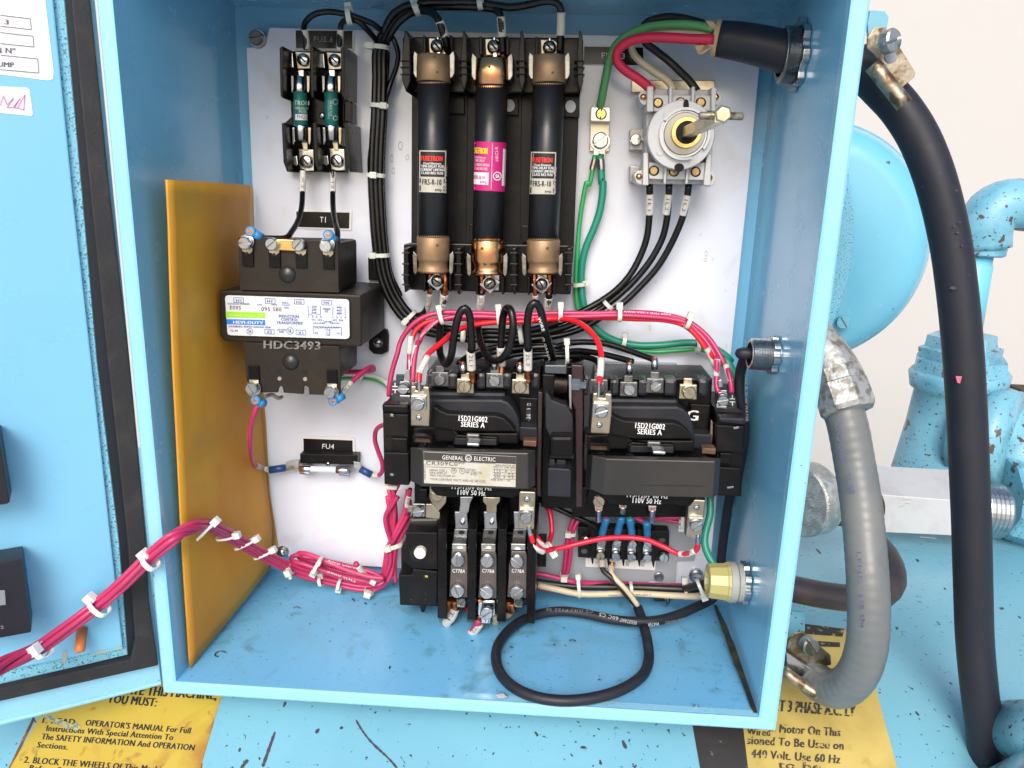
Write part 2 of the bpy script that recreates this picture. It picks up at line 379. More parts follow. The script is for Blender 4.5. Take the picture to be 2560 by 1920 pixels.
def tie(label, p0, p1, h, dep=8, head='p0', bw=2.6, ma=None, tail=0, hs=1.0):
    """cable tie: band across a bundle between two pixel ends, wrapped round in depth"""
    ma = ma or nylon
    Pa, Pb = hit(*p0, h), hit(*p1, h); ce = (Pa+Pb)/2; av = (Pb-Pa)/2; bv = V((0, -1, 0))*dep*.0005
    wv = av.cross(bv).normalized()*bw*.0005; bm = nb(); rings = []; n_ = 24
    for j in range(n_):
        th = 2*math.pi*j/n_; cs, sn = math.cos(th), math.sin(th)
        cs = math.copysign(abs(cs)**.8, cs); sn = math.copysign(abs(sn)**.8, sn)
        pi_ = ce+av*cs+bv*sn; po = ce+av*(cs*(1+.0007/av.length))+bv*(sn*(1+.0007/bv.length))
        rings.append([bm.verts.new(x+OFF) for x in (pi_-wv, po-wv, po+wv, pi_+wv)])
    for j in range(n_):
        A_, B_ = rings[j], rings[(j+1) % n_]
        for i in range(4): bm.faces.new((A_[i], A_[(i+1) % 4], B_[(i+1) % 4], B_[i]))
    root = obj('cable_tie', bm, ma, None); tagp(root, label, 'cable tie', 'cable ties round the wiring')
    bm = nb(); an = av.normalized(); fn = V((0, -1, 0)); wn_ = wv.normalized()
    hc = {'p0': ce-av*1.12, 'p1': ce+av*1.12, 'f': ce+bv*1.15, 'f0': ce-av*.75+bv*.9, 'f1': ce+av*.75+bv*.9}[head]
    hs = hs*.8; sx, sy, sz = .0030*hs, .0021*hs, .0027*hs
    lp = [hc+an*i*sx*.8+wn_*j*sz*.8+fn*sy for i, j in ((-1, -1), (1, -1), (1, 1), (-1, 1))]
    loft(bm, [lp, [x-fn*2*sy for x in lp]], .35)
    obj('head', bm, ma, root)
    if tail:
        bm = nb(); sg = -1 if head in ('p0', 'f0') else 1
        st = hc; en = hc+an*sg*tail*.001
        lp = [st-wv*.9, st+wv*.9, en+wv*.9, en-wv*.9]
        loft(bm, [lp, [x+fn*.0007 for x in lp]], 0); obj('tail', bm, ma, root)
    return root
def circ(u, v, r, n_=20, sq=1): return [(u+r*math.cos(2*math.pi*i/n_), v+sq*r*math.sin(2*math.pi*i/n_)) for i in range(n_)]
def part(name, ma, parent, poly, sf, dep, bev=.4, label=None, dirv=None):
    bm = nb(); prism(bm, poly, sf, dep, bev, dirv); return obj(name, bm, ma, parent, label)
def letters(parent, items, sf, ma, bold=.01, name='lettering', lift=.3, slant=0):
    bm = nb()
    for st, p0, p1, up in items: text(bm, st, p0, p1, up, sf, bold, lift, slant)
    return obj(name, bm, ma, parent)
def lines(parent, segs, wpx, sf, ma, name='printed_lines'):
    bm = nb()
    for (u0, v0), (u1, v1) in segs:
        L_ = math.hypot(u1-u0, v1-v0) or 1; nx, ny = -(v1-v0)/L_*wpx/2, (u1-u0)/L_*wpx/2
        patch(bm, [(u0+nx, v0+ny), (u1+nx, v1+ny), (u1-nx, v1-ny), (u0-nx, v0-ny)], sf, 1, 1, .25)
    return obj(name, bm, ma, parent)
def boxlines(poly): return [(poly[i], poly[(i+1) % len(poly)]) for i in range(len(poly))]
# ================================================================ SETTING
def quad3(bm, x0, y0, x1, y1, z):
    vs = [bm.verts.new(V(q_)) for q_ in ((x0, y0, z), (x1, y0, z), (x1, y1, z), (x0, y1, z))]; bm.faces.new(vs)
bm = nb(); quad3(bm, -30, -30, 30, 30, -.95); obj('ground', bm, bounce_concrete, None, kind='structure')  # unseen ground sheet, added to bounce light up from below
bm = nb(); loft(bm, [[V((-3, 1.25, -.95)), V((4, 1.25, -.95)), V((4, 1.25, 1.9)), V((-3, 1.25, 1.9))], [V((-3, 1.4, -.95)), V((4, 1.4, -.95)), V((4, 1.4, 1.9)), V((-3, 1.4, 1.9))]])
tagp(obj('white_wall', bm, wallmat), 'plain white wall standing bright behind the machine', 'wall')
bm = nb(); P0 = hit(2558, 1000, ('y', 1.1)); loft(bm, [[P0+V((x, y, -.9)) for x, y in ((-.006, 0), (.05, 0), (.05, .05), (-.006, .05))], [P0+V((x, y, .02)) for x, y in ((-.006, 0), (.05, 0), (.05, .05), (-.006, .05))]], 2)
tagp(obj('post', bm, postm), 'dark brown post at the far right in front of the white wall', 'post')
# machine body: long curved sheet under the box
PR = [(-.45, -.46), (-.2, -.19), (-.1, -.111), (0, -.046), (.03, -.028), (.06, -.017), (.1, -.0115), (.2, -.0095), (.42, -.0095), (.45, -.02), (.47, -.06), (.48, -.4)]
def bz(y):
    for i in range(len(PR)-1):
        if PR[i][0] <= y <= PR[i+1][0]:
            f0 = (y-PR[i][0])/(PR[i+1][0]-PR[i][0]); return PR[i][1]*(1-f0)+PR[i+1][1]*f0
    return PR[-1][1]
PF = []
_y = -.45
while _y < .481:
    PF.append((_y, sum(bz(_y+dy*.004) for dy in range(-3, 4))/7)); _y += .005
def bz2(y):
    i = int((y+.45)/.005); i = max(0, min(len(PF)-2, i)); f0 = (y-PF[i][0])/.005
    return PF[i][1]*(1-f0)+PF[i+1][1]*f0
def body(u, v):
    d = ray(u, v); lo = None; yy = -.3
    while yy < .47:
        P = CAM+d*((yy-CAM.y)/d.y)
        if P.z < bz2(yy):
            lo_, hi_ = yy-.01, yy
            for _ in range(20):
                mi = (lo_+hi_)/2; P = CAM+d*((mi-CAM.y)/d.y)
                if P.z < bz2(mi): hi_ = mi
                else: lo_ = mi
            return P
        yy += .01
    return CAM+d*((.46-CAM.y)/d.y)
bm = nb(); xs = [-.6+.05*i for i in range(37)]
gv = [[bm.verts.new(V((x, y, z))) for x in xs] for y, z in PF]
for j in range(len(gv)-1):
    for i in range(len(xs)-1): bm.faces.new((gv[j][i], gv[j][i+1], gv[j+1][i+1], gv[j+1][i]))
mb = obj('machine_body', bm, bluechip, None, smooth=True); tagp(mb, 'chipped light blue machine body curving below and beyond the open box', 'machine')
# bare-metal scratches on the body
sc_list = [((890, 1800), (990, 1925), 7), ((688, 1830), (657, 1918), 9), ((715, 1755), (709, 1768), 8), ((798, 1822), (790, 1834), 9), ((601, 1870), (598, 1880), 7),
           ((1556, 1851), (1566, 1872), 9), ((1500, 1900), (1503, 1912), 9), ((620, 1900), (600, 1925), 10), ((2040, 1372), (2052, 1384), 6), ((2290, 1398), (2297, 1404), 7),
           ((1024, 1887), (1030, 1891), 6), ((2360, 1470), (2364, 1474), 5), ((1438, 1853), (1441, 1857), 5), ((2545, 1540), (2552, 1546), 5)]
for (u0, v0), (u1, v1), wd in sc_list:
    bm = nb()
    nn = max(3, int(math.hypot(u1-u0, v1-v0)/5)); L_ = math.hypot(u1-u0, v1-v0); nx, ny = -(v1-v0)/L_, (u1-u0)/L_
    top = []; bot = []
    for i in range(nn+1):
        f0 = i/nn; wv_ = wd*.5*(.6+.6*random.random())*(.55 if i in (0, nn) else 1); bend = 5*math.sin(f0*5) if nn > 20 else 0
        u = u0+(u1-u0)*f0+nx*bend; v = v0+(v1-v0)*f0+ny*bend
        top.append((u+nx*wv_, v+ny*wv_)); bot.append((u-nx*wv_*.8, v-ny*wv_*.8))
    T_ = [body(*x) for x in top]; B_ = [body(*x) for x in bot]
    tv = [bm.verts.new(x+V((0, -.0001, .0002))) for x in T_]; bv_ = [bm.verts.new(x+V((0, -.0001, .0002))) for x in B_]
    for i in range(nn): bm.faces.new((tv[i], tv[i+1], bv_[i+1], bv_[i]))
    obj('bare_scratch', bm, mat('bare_metal_dark', CHIP, .6), mb)
# left decal
DL = [(300, 1705), (560, 1712), (500, 1925), (8, 1925)]
def decal_sheet(name, quad, ma, label, nx=14, ny=14, lift=.25, par=None):
    bm = nb(); patch(bm, quad, body, nx, ny, lift); ob = obj(name, bm, ma, par)
    if not par: tagp(ob, label, 'decal')
    return ob
dl = decal_sheet('warning_decal', [(150, 1700), (562, 1712), (498, 1930), (20, 1930)], decal, 'rust-spotted yellow instruction decal under the left corner of the box')
lines(dl, [((562, 1712), (498, 1930)), ((85, 1795), (20, 1930))], 7, body, rustedge, 'rust_edge')
letters(dl, [('OPERATE THIS MACHINE,', zb.one(880, 455), zb.one(1865, 515), 24), ('YOU MUST:', zb.one(925, 540), zb.one(1345, 575), 21),
   ('1. READ', zb.one(365, 715), zb.one(640, 735), 15), ("OPERATOR'S MANUAL For Full", zb.one(735, 738), zb.one(1640, 808), 15),
   ('Instructions With Special Attention To', zb.one(398, 785), zb.one(1490, 865), 14.5), ('The SAFETY INFORMATION And OPERATION', zb.one(355, 858), zb.one(1672, 955), 15),
   ('Sections.', zb.one(318, 928), zb.one(580, 948), 14.5), ('2. BLOCK THE WHEELS Of This Machine', zb.one(205, 1060), zb.one(1450, 1150), 16),
   ('Before Starting The Unit And', zb.one(250, 1130), zb.one(1200, 1200), 15)], body, ink, .018, slant=.2)
bm = nb()
patch(bm, zb(300, 640, 420, 650, 640, 735, 600, 775), body, 6, 2, .5); patch(bm, circ(*zb.one(655, 750), 13, 4), body, 3, 3, .6)
obj('torn_scar', bm, mat('torn_paint', (.16, .24, .22), .6, mott=(400, .45, .55, (.45, .42, .15))), dl)
# right decal: dark left end, faded yellow right end
dr = decal_sheet('voltage_decal', [(1960, 1560), (2150, 1576), (2246, 1930), (1755, 1930)], decal2, 'faded yellow voltage decal under the right corner of the box', 14, 18)
decal_sheet('dark_end', [(1722, 1760), (1852, 1768), (1872, 1935), (1752, 1930)], mat('brown_black_film', (.03, .025, .025), .4, bump=(100, .4), spots=(160, .68, .02, (.10, .14, .15))), '', 8, 8, .5, dr)
decal_sheet('yellow_tongue', [(1700+152, 1762), (1960, 1750), (1990, 1935), (1866, 1935)], decal2, '', 6, 8, .38, dr)
patch_b = nb(); patch(patch_b, [(1955, 1552), (2112, 1572), (2106, 1592), (1950, 1580)], body, 6, 2, .4); patch(patch_b, [(2010, 1600), (2100, 1606), (2100, 1618), (2015, 1615)], body, 6, 2, .4)
obj('black_band', patch_b, mat('black_film', (.02, .018, .02), .5, spots=(200, .6, .03, (.35, .26, .06))), dr)
lines(dr, [((2199, 1730), (2246, 1928))], 6, body, mat('brown_edge', (.14, .09, .08), .7), 'worn_edge')
worn = mat('worn_black_print', (.05, .04, .03), .5, spots=(300, .57, .03, (.44, .33, .09)))
letters(dr, [('IT 3 PHASE A.C. LY', zr.one(1335, 92), zr.one(1810, 128), 28), ('e Motor On This', zr.one(1300, 222), zr.one(1720, 248), 21), ('Wired', zr.one(1150, 240), zr.one(1290, 246), 18),
   ('sioned To Be Used on', zr.one(1150, 295), zr.one(1740, 330), 21), ('440 Volt. Use 60 Hz', zr.one(1175, 378), zr.one(1720, 415), 21), ('to be', zr.one(1340, 445), zr.one(1600, 460), 20)], body, worn, .025, lift=.6)
# ================================================================ ELECTRICAL BOX
FB = {'TL': hit(270, -125, ('y', 0)), 'TR': hit(2142, -110, ('y', 0)), 'BL': hit(440, 1703, ('y', 0)), 'BR': hit(1897, 1793, ('y', 0))}
BB = {'TL': hit(586, 17, ('y', D)), 'TR': hit(1944, 48, ('y', D)), 'BL': hit(659, 1421, ('y', D)), 'BR': hit(1788, 1504, ('y', D))}
box = thing('electrical_box', 'open light blue steel electrical box full of wired control gear', 'electrical box', V((.175, .07, -.01)))
def wallslab(name, a1, a2, a3, a4, out, ma, th=.0018):
    bm = nb(); o_ = V(out)*th; loft(bm, [[a1, a2, a3, a4], [x+o_ for x in (a1, a2, a3, a4)]]); return obj(name, bm, ma, box)
bw = wallslab('back_wall', BB['TL'], BB['TR'], BB['BR'], BB['BL'], (0, 1, 0), blue)
wallslab('left_wall', FB['TL'], BB['TL'], BB['BL'], FB['BL'], (-1, 0, 0), blue)
wallslab('right_wall', FB['TR'], BB['TR'], BB['BR'], FB['BR'], (1, 0, 0), blue)
wallslab('roof', FB['TL'], FB['TR'], BB['TR'], BB['TL'], (0, 0, 1), blue)
# floor pan as a fine grid, slightly dished
bm = nb(); G = []
for j in range(13):
    row = []
    for i in range(19):
        fx, fy = i/18, j/12
        P = (FB['BL']*(1-fx)+FB['BR']*fx)*(1-fy)+(BB['BL']*(1-fx)+BB['BR']*fx)*fy
        row.append(bm.verts.new(P+V((0, 0, .0008*math.sin(fx*5)*math.sin(fy*3)))))
    G.append(row)
for j in range(12):
    for i in range(18): bm.faces.new((G[j][i], G[j][i+1], G[j+1][i+1], G[j+1][i]))
FLR = obj('floor_pan', bm, bluefloor, box, smooth=True)
# dark grime seam along the right of the floor and on the back corners
def seam(name, path, wd, ma, sf=None):
    bm = nb(); prev = None
    for (u, v, wq) in path:
        w1 = wd*wq; A_ = CAM+(fl3(u-w1, v)-CAM)*.9985; B_ = CAM+(fl3(u+w1, v)-CAM)*.9985
        cur = (bm.verts.new(A_), bm.verts.new(B_))
        if prev: bm.faces.new((prev[0], prev[1], cur[1], cur[0]))
        prev = cur
    return obj(name, bm, ma, box)
fo = FB['BL']; fn_ = (FB['BR']-FB['BL']).cross(BB['BL']-FB['BL']).normalized()
def fl3(u, v):
    d = ray(u, v); return CAM+d*((fo-CAM).dot(fn_)/d.dot(fn_))
def floorat(hgt):      # a plane hgt mm above the floor pan
    sg = 1 if fn_.z > 0 else -1
    def f(u, v):
        d = ray(u, v); oo = fo+fn_*sg*hgt*.001; return CAM+d*((oo-CAM).dot(fn_)/d.dot(fn_))
    return f
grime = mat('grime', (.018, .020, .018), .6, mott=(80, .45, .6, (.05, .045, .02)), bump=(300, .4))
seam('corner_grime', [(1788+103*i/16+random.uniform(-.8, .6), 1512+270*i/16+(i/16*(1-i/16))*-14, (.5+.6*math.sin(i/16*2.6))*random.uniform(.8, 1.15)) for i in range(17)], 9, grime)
# rim: folded flange round the opening
inn = [(270, -125), (2142, -110), (1897, 1793), (440, 1703)]
out_ = [(225, -125), (2194, -112), (1942, 1830), (406, 1735)]
bm = nb()
L0 = [hit(*x, ('y', .004)) for x in inn]; L1 = [hit(*x, ('y', -.0002)) for x in inn]
def mixl(a_, b_, f0): return [x*(1-f0)+y*f0 for x, y in zip(a_, b_)]
Li = [hit(*x, ('y', 0)) for x in inn]; Lo = [hit(*x, ('y', 0)) for x in out_]
sh = lambda L_, dy: [x+V((0, dy, 0)) for x in L_]
rings = [sh(Li, .006), sh(Li, .0012), sh(mixl(Li, Lo, .09), 0.0001), sh(mixl(Li, Lo, .22), -.0003), sh(mixl(Li, Lo, .80), -.0003), sh(mixl(Li, Lo, .93), .0005), sh(mixl(Li, Lo, 1.0), .0024), sh(Lo, .016)]
vr = [[bm.verts.new(x) for x in rg] for rg in rings]
for i in range(len(vr)-1):
    for j in range(4): bm.faces.new((vr[i][j], vr[i][(j+1) % 4], vr[i+1][(j+1) % 4], vr[i+1][j]))
obj('rim', bm, blueouter, box)
# outer skin of the box so its sides read from the right
bm = nb(); Lo2 = [x+V((0, .012, 0)) for x in Lo]
O3 = [FB['TL']+V((-.003, .01, .003)), FB['TR']+V((.003, .01, .003)), FB['BR']+V((.003, .01, -.003)), FB['BL']+V((-.003, .01, -.003))]
O4 = [BB['TL']+V((-.003, .003, .003)), BB['TR']+V((.003, .003, .003)), BB['BR']+V((.003, .003, -.003)), BB['BL']+V((-.003, .003, -.003))]
loft(bm, [O3, O4], 0, False); obj('outer_skin', bm, blueouter, box)
# debris on the floor
bm = nb()
for i in range(120):
    if random.random() < .6: u = random.uniform(1240, 1860); v = random.uniform(1560, 1770)
    else: u = random.uniform(520, 1240); v = random.uniform(1450, 1690)
    if u > 1780+(v-1540)*.42 or v > 1690+(u-440)*.06: continue
    rr = random.uniform(.6, 1.7) if random.random() < .94 else 3; an = random.uniform(0, 3.14); st = random.uniform(1, 3)
    pts = [fl3(u+math.cos(an)*x*rr*st-math.sin(an)*y*rr, v+(math.sin(an)*x*rr*st+math.cos(an)*y*rr)*.6)+V((0, 0, .0002)) for x, y in ((-1, -.3), (0, -.8), (1, -.2), (.7, .6), (-.5, .8))]
    bm.faces.new([bm.verts.new(x) for x in pts])
obj('grit', bm, mat('grit', (.02, .03, .04), .8), box, kind='stuff')
for nm, (u, v), ma_, lb in (('swarf', (742, 1519), bright, 'curled pale shaving lying on the blue floor left of the overload relay'), ('swarf', (1432, 1601), bright, 'tiny bright clipping inside the loop of black cord'), ('swarf', (1741, 1765), bright, 'short metal offcut on the floor near the right front corner')):
    bm = nb(); S1 = floorat(1); sweep(bm, [S1(u-9, v+1), S1(u, v-2), S1(u+8, v+2)], .5, 6); tagp(obj(nm, bm, ma_, None), lb, 'shaving', 'metal scraps on the box floor')
bm = nb(); S1 = floorat(.8)
sweep(bm, [S1(*r_.one(x, y)) for x, y in ((1950, 935), (1900, 925), (1860, 945), (1860, 965), (1885, 975))], .35, 6)
tagp(obj('swarf', bm, darksteel, None), 'thin dark curl of swarf on the floor beside the envelope tip', 'shaving', 'metal scraps on the box floor')
bm = nb(); loft(bm, [[floorat(1)(*x_.one(x, y)) for x, y in ((125, 1060), (190, 1045), (235, 1080), (180, 1100), (130, 1095))], [floorat(6)(*x_.one(x, y)) for x, y in ((130, 1062), (185, 1050), (205, 1075), (180, 1085), (140, 1085))]], .5)
tagp(obj('paper_scrap', bm, mat('crumpled_foil', (.55, .58, .6), .4, bump=(300, 1)), None), 'crumpled white scrap under the front of the black cord loop', 'scrap')
# ================================================================ DOOR
dn = V((.55, -.835, 0)); DP = plane((-.018, .012, 0), dn); back = -dn.normalized()
door = thing('box_door', 'light blue box door swung open to the left with black gasket', 'door', V((-.05, 0, -.01)))
DP2 = plane(V((-.018, .012, 0))+dn.normalized()*.0035, dn); DP1 = plane(V((-.018, .012, 0))+dn.normalized()*.001, dn); DP3 = plane(V((-.018, .012, 0))+dn.normalized()*.006, dn)
part('outer_sheet', blueouter, door, [(225, -125), (237, 0), (402, 1703), (200, 1755), (0, 1805), (-260, 1870), (-260, -125)], DP, 1.5, .3, dirv=back)
part('inner_panel', mat('door_panel_paint', (.20, .50, .73), .3, bump=(20, .08, .002), mott=[(10, .45, .8, (.18, .47, .68))], spots=(160, .765, .01, (.05, .12, .18)), coat=.3), door, [(121, -125), (133, 0), (181, 480), (228, 900), (278, 1360), (307, 1618), (0, 1680), (-260, 1735), (-260, -125)], DP2, 3, .8, dirv=back)
part('sealed_edge', bluetex, door, [(148, -125), (160, 0), (204, 480), (241, 900), (297, 1360), (318, 1636), (250, 1652), (0, 1708), (-260, 1765), (-260, 1725), (0, 1672), (300, 1612), (272, 1360), (222, 900), (175, 480), (127, 0), (115, -125)], DP1, 1, .1, dirv=back)
part('channel', channel_shade, door, [(150, -125), (162, 0), (206, 480), (243, 900), (299, 1360), (320, 1638), (250, 1655), (0, 1712), (-260, 1770), (-260, 1790), (340, 1665), (325, 1360), (275, 900), (230, 480), (182, 0), (170, -125)], DP1, .9, .1, dirv=back)
part('gasket', gasket, door, [(166, -125), (178, 0), (226, 480), (270, 900), (320, 1360), (338, 1600), (328, 1648), (0, 1722), (-260, 1782), (-260, 1812), (0, 1754), (396, 1664), (373, 1505), (366, 1360), (324, 900), (275, 480), (226, 0), (214, -125)], DP3, 5, .9, dirv=back)
bm = nb(); sweep(bm, [DP(0-260, 1871), DP(0, 1806), DP(200, 1757), DP(402, 1706)], 1.6, 8); obj('bottom_bead', bm, blueouter, door)
# labels on the door
DL4 = plane(V((-.018, .012, 0))+dn.normalized()*.0037, dn)
lab = part('rating_label', mat('white_label', (.85, .82, .86), .35), None, [(0-200, -120), (107, -120), (113, 0), (134, 180), (132, 198), (120, 201), (0, 186), (-200, 160)], DL4, .25, 0, dirv=back)  # plain white label stock
tagp(lab, 'large white printed rating label at the top of the open door', 'label')
DL5 = plane(V((-.018, .012, 0))+dn.normalized()*.0038, dn)
lines(lab, boxlines(z0(0, 130, 260, 162, 270, 255, 0, 225))[:3] + boxlines(z0(0, 280, 285, 312, 293, 405, 0, 375))[:3] + boxlines(z0(0, 475, 325, 508, 335, 630, 0, 600))[:3], 1.7, DL5, greyink)
letters(lab, [('3', z0.one(35, 207), z0.one(72, 212), 12), ('N Nº', z0.one(-40, 455), z0.one(130, 462), 14), ('PUMP', z0.one(-55, 575), z0.one(118, 582), 13)], DL5, greyink, .012)
lab2 = part('handwritten_label', mat('pale_label', (.78, .72, .84), .4), None, z0(-100, 738, 0, 745, 235, 758, 255, 775, 285, 985, 270, 1002, 0, 976, -100, 965), DL4, .25, 0, dirv=back)
tagp(lab2, 'small pale label with magenta handwriting on the open door', 'label')
sg_ = z0(-40, 850, 0, 910, 30, 830, 60, 905, 120, 845, 60, 930, 110, 930, 175, 850, 120, 930, 150, 935, 215, 818, 205, 948, 160, 935)
lines(lab2, list(zip(sg_[:-1], sg_[1:])), 1.6, DL5, mauve, 'handwriting')
# switch bodies on the door
DPs = plane(V((-.018, .012, 0))+dn.normalized()*.022, dn); DPs2 = plane(V((-.018, .012, 0))+dn.normalized()*.008, dn)
for (poly, ring, lb) in ((m(-500, 560, -10, 640, 30, 900, 85, 1232, 60, 1245, -500, 1330), m.one(-100, 900), 'flat black switch body higher on the door, mostly out of frame'),
                         (r_(-300, 190, 0, 160, 182, 128, 195, 200, 270, 755, 260, 765, 0, 812, -300, 860), r_.one(110, 330), 'square black switch body low on the door with a grey square')):
    sw = thing('switch_body', lb, 'switch', DP2(*poly[1]), 'black switch bodies on the door')
    part('housing', mat('navy_black_plastic', (.010, .010, .018), .4, bump=(200, .2)), sw, poly, DPs, 17, .6, dirv=back)
    u, v = ring; part('bezel_ring', mat('blue_grey_ring', (.08, .25, .42), .35), sw, [(u+37*math.cos(i*.314), v+62*math.sin(i*.314)) for i in range(20)], DPs2, 5, .4, dirv=back)
    if v > 1300:
        part('grey_square', mat('mid_grey', (.22, .25, .28), .4), sw, r_(-60, 400, 42, 400, 50, 525, -60, 540), plane(V((-.018, .012, 0))+dn.normalized()*.0225, dn), .4, .1, dirv=back)
        letters(sw, [('2', r_.one(5, 735), r_.one(35, 730), 8)], plane(V((-.018, .012, 0))+dn.normalized()*.0223, dn), dim_ink)
st_ = thing('indicator_plug', 'orange translucent indicator plug stuck through the door under the magenta wires', 'plug', DP2(*r_.one(690, 850)))
bm = nb(); c0 = DP2(*r_.one(712, 730)); c1 = DP2(*r_.one(686, 845))+dn.normalized()*.010
ax = (c1-c0); lathe(bm, c0, ax, [(0, 2.9), (ax.length*1000-1, 3.0), (ax.length*1000, 2.6)], 20); obj('barrel', bm, orange, st_, smooth=True)
bm = nb(); lathe(bm, c1, ax, [(-.2, 2.3), (.5, 2.3), (.8, 1.5)], 20); obj('lens', bm, mat('orange_lens', (.75, .20, .03), .25), st_, smooth=True)
bm = nb(); patch(bm, r_(545, 915, 575, 920, 580, 1010, 535, 1030), DP2, 1, 3, .3); obj('drip_mark', bm, mat('tan_drip', (.42, .38, .32), .4), door)
bm = nb(); patch(bm, r_(750, 975, 780, 940, 1050, 880, 1060, 905), DP2, 4, 1, .3); obj('rust_run', bm, mat('yellow_run', (.36, .42, .28), .4, mott=(150, .45, .6, (.18, .45, .55))), door)
# ================================================================ MOUNTING PLATE
mp = part('mounting_plate', white, None, [(616, 119), (640, 118), (665, 104), (673, 69), (986, 77), (1458, 87), (1904, 98), (1899, 162), (1869, 480), (1827, 888), (1770, 1466), (1687, 1462), (1003, 1421), (735, 1404), (700, 1370), (672, 1368), (652, 900), (631, 463)], 0, 2, .4)
tagp(mp, 'white enamelled mounting plate behind all the components', 'mounting plate')
def bolt(label, pt, rpx, ma, style='phil', h=2, ang=30):
    root = thing('plate_bolt', label, 'bolt', hit(*pt, h), 'bolts holding the mounting plate')
    bm = nb(); R = mm(rpx, *pt, h)
    lathe(bm, hit(*pt, h), TOC, [(-4, R*1.3), (-.4, R*1.3), (0, R*1.22)], 24); obj('washer', bm, zinc, root)
    screw(root, pt, h, rpx, ang, ma, style, 'head', 3.2)
bolt('dark hex-washer bolt at the top left corner of the white plate', (643, 96), 17, darksteel, 'slot', 2, 10)
bolt('domed shiny bolt at the lower left corner of the white plate', (706, 1380), 11, bright, 'phil')
bolt('slotted round bolt at the lower right corner of the white plate', w_.one(1562, 985), 14, zinc, 'slot', 3, -10)
# stains on the plate
for (zz, x, y, rr, st) in ((a, 1450, 915, 22, 1), (a, 1525, 1260, 20, 2), (a, 1450, 1370, 14, 2.6), (a, 1585, 1360, 16, 1.6), (a, 1465, 1475, 15, 2), (k, 1263, 670, 13, 2), (k, 1255, 725, 15, 1.2), (k, 825, 915, 9, 1.4), (k, 775, 1310, 11, 2.2), (k, 1215, 505, 7, 1.6), (k, 1430, 990, 6, 2), (k, 1175, 1030, 5, 2), (k, 1320, 720, 7, 2), (k, 1437, 1470, 6, 3), (k, 1497, 930, 6, 1.5), (a, 375, 1015, 10, 1.5), (n, 635, 580, 5, 1), (n, 1110, 1385, 5, 1), (c, 1585, 885, 5, 1), (c, 1540, 1180, 6, .6), (f_, 1480, 1420, 6, 1.2), (f_, 1350, 1500, 6, 1.2)):
    u, v = zz.one(x, y); R_ = rr*.29; bm = nb()
    for q_ in range(10):
        a0, a1 = q_*.628, (q_+1)*.628
        vs = [hit(u+R_*rf*math.cos(t_), v+R_*rf*st*math.sin(t_), 0) for t_, rf in ((a0, 1), (a1, 1), (a1, .72), (a0, .72))]
        bm.faces.new([bm.verts.new(x_p+V((0, -.0002, 0))) for x_p in vs])
    obj('stain_ring', bm, mat('stain', (.42, .37, .32), .5), mp)
# label plates
def nameplate(st, outer, inner, tx0, tx1, up, label, warm=False):
    ob = part('nameplate', paper, None, outer, .9, .8, .15); tagp(ob, label, 'nameplate', 'engraved black nameplates')
    fc = part('black_face', mat('nameplate_black', (.007, .006, .006), .2, spec=.35), ob, inner, 1.05, .3, .05)
    if st: letters(fc, [(st, tx0, tx1, up)], 1.15, white_ink if st != 'FU5.6' else dim_ink, 0.0)
    return ob
nameplate('FU5.6', a(608, 255, 1125, 262, 1122, 445, 612, 440), a(618, 262, 1110, 268, 1108, 420, 622, 415), a.one(775, 362), a.one(942, 366), 14, 'black nameplate reading FU5.6 above the small twin fuse holder')
nameplate('T1', f_(825, 148, 1313, 160, 1308, 332, 826, 312), f_(832, 168, 1292, 178, 1288, 316, 834, 302), f_.one(1035, 262), f_.one(1085, 264), 14, 'black nameplate reading T1 above the transformer')
nameplate('FU1-3', c(205, 395, 735, 405, 740, 572, 195, 560), c(212, 402, 718, 410, 722, 565, 205, 552), c.one(358, 503), c.one(560, 508), 14, 'black nameplate reading FU1-3 half hidden behind green and red wires')
nameplate('FU4', n(888, 725, 1338, 740, 1340, 892, 888, 880), n(893, 748, 1318, 765, 1320, 886, 895, 872), n.one(1056, 835), n.one(1158, 838), 12, 'black nameplate reading FU4 above the glass fuse')
# grey sub-plate behind the starters
gp = part('starter_plate', grey, None, [(1070, 892), (1690, 908), (1742, 960), (1752, 1225), (1736, 1402), (1692, 1404), (1689, 1462), (1658, 1460), (1650, 1453), (1626, 1452), (1619, 1458), (1290, 1445), (1075, 1430)], 3, 2.8, .4)
tagp(gp, 'grey steel plate behind the two contactors and the terminal strip', 'plate')
screw(gp, w_.one(1175, 985), 4, 12, 80, zinc, 'slot', 'screw', 2)
# ================================================================ ENVELOPE
bm = nb(); NX, NY = 16, 26
LE = [(418.5, 449), (424, 560), (429, 740), (435, 920), (446, 1130), (457, 1360), (470, 1560), (477, 1669)]
RE = [(626, 463), (627, 620), (622, 760), (640, 880), (655, 1060), (664, 1180), (676, 1290), (690, 1362)]
def interp(L_, t_):
    i = min(len(L_)-2, int(t_*(len(L_)-1))); f0 = t_*(len(L_)-1)-i
    return tuple(L_[i][q_]*(1-f0)+L_[i+1][q_]*f0 for q_ in range(len(L_[0])))
PLs = [hit(*interp(LE, j/NY), ('y', .012)) for j in range(NY+1)]
REy = [.1215]*(NY+1)
PRs = [hit(*interp(RE, j/NY), ('y', .118)) for j in range(NY+1)]
BRc = hit(676, 1421, ('y', .124))
G = []
for j in range(NY+1):
    row = []
    for i in range(NX+1):
        fx = i/NX; fy = j/NY
        P = PLs[j].lerp(PRs[j] if fy < .9 else PRs[j].lerp(BRc, (fy-.9)*10), fx)
        P = P+V((.003*math.sin(fx*math.pi)*(1.1-fy), 0, 0))
        row.append(P)
    G.append(row)
bm = nb()
vf = [[bm.verts.new(P) for P in row] for row in G]; vb = [[bm.verts.new(P+V((-.0012, 0, 0))) for P in row] for row in G]
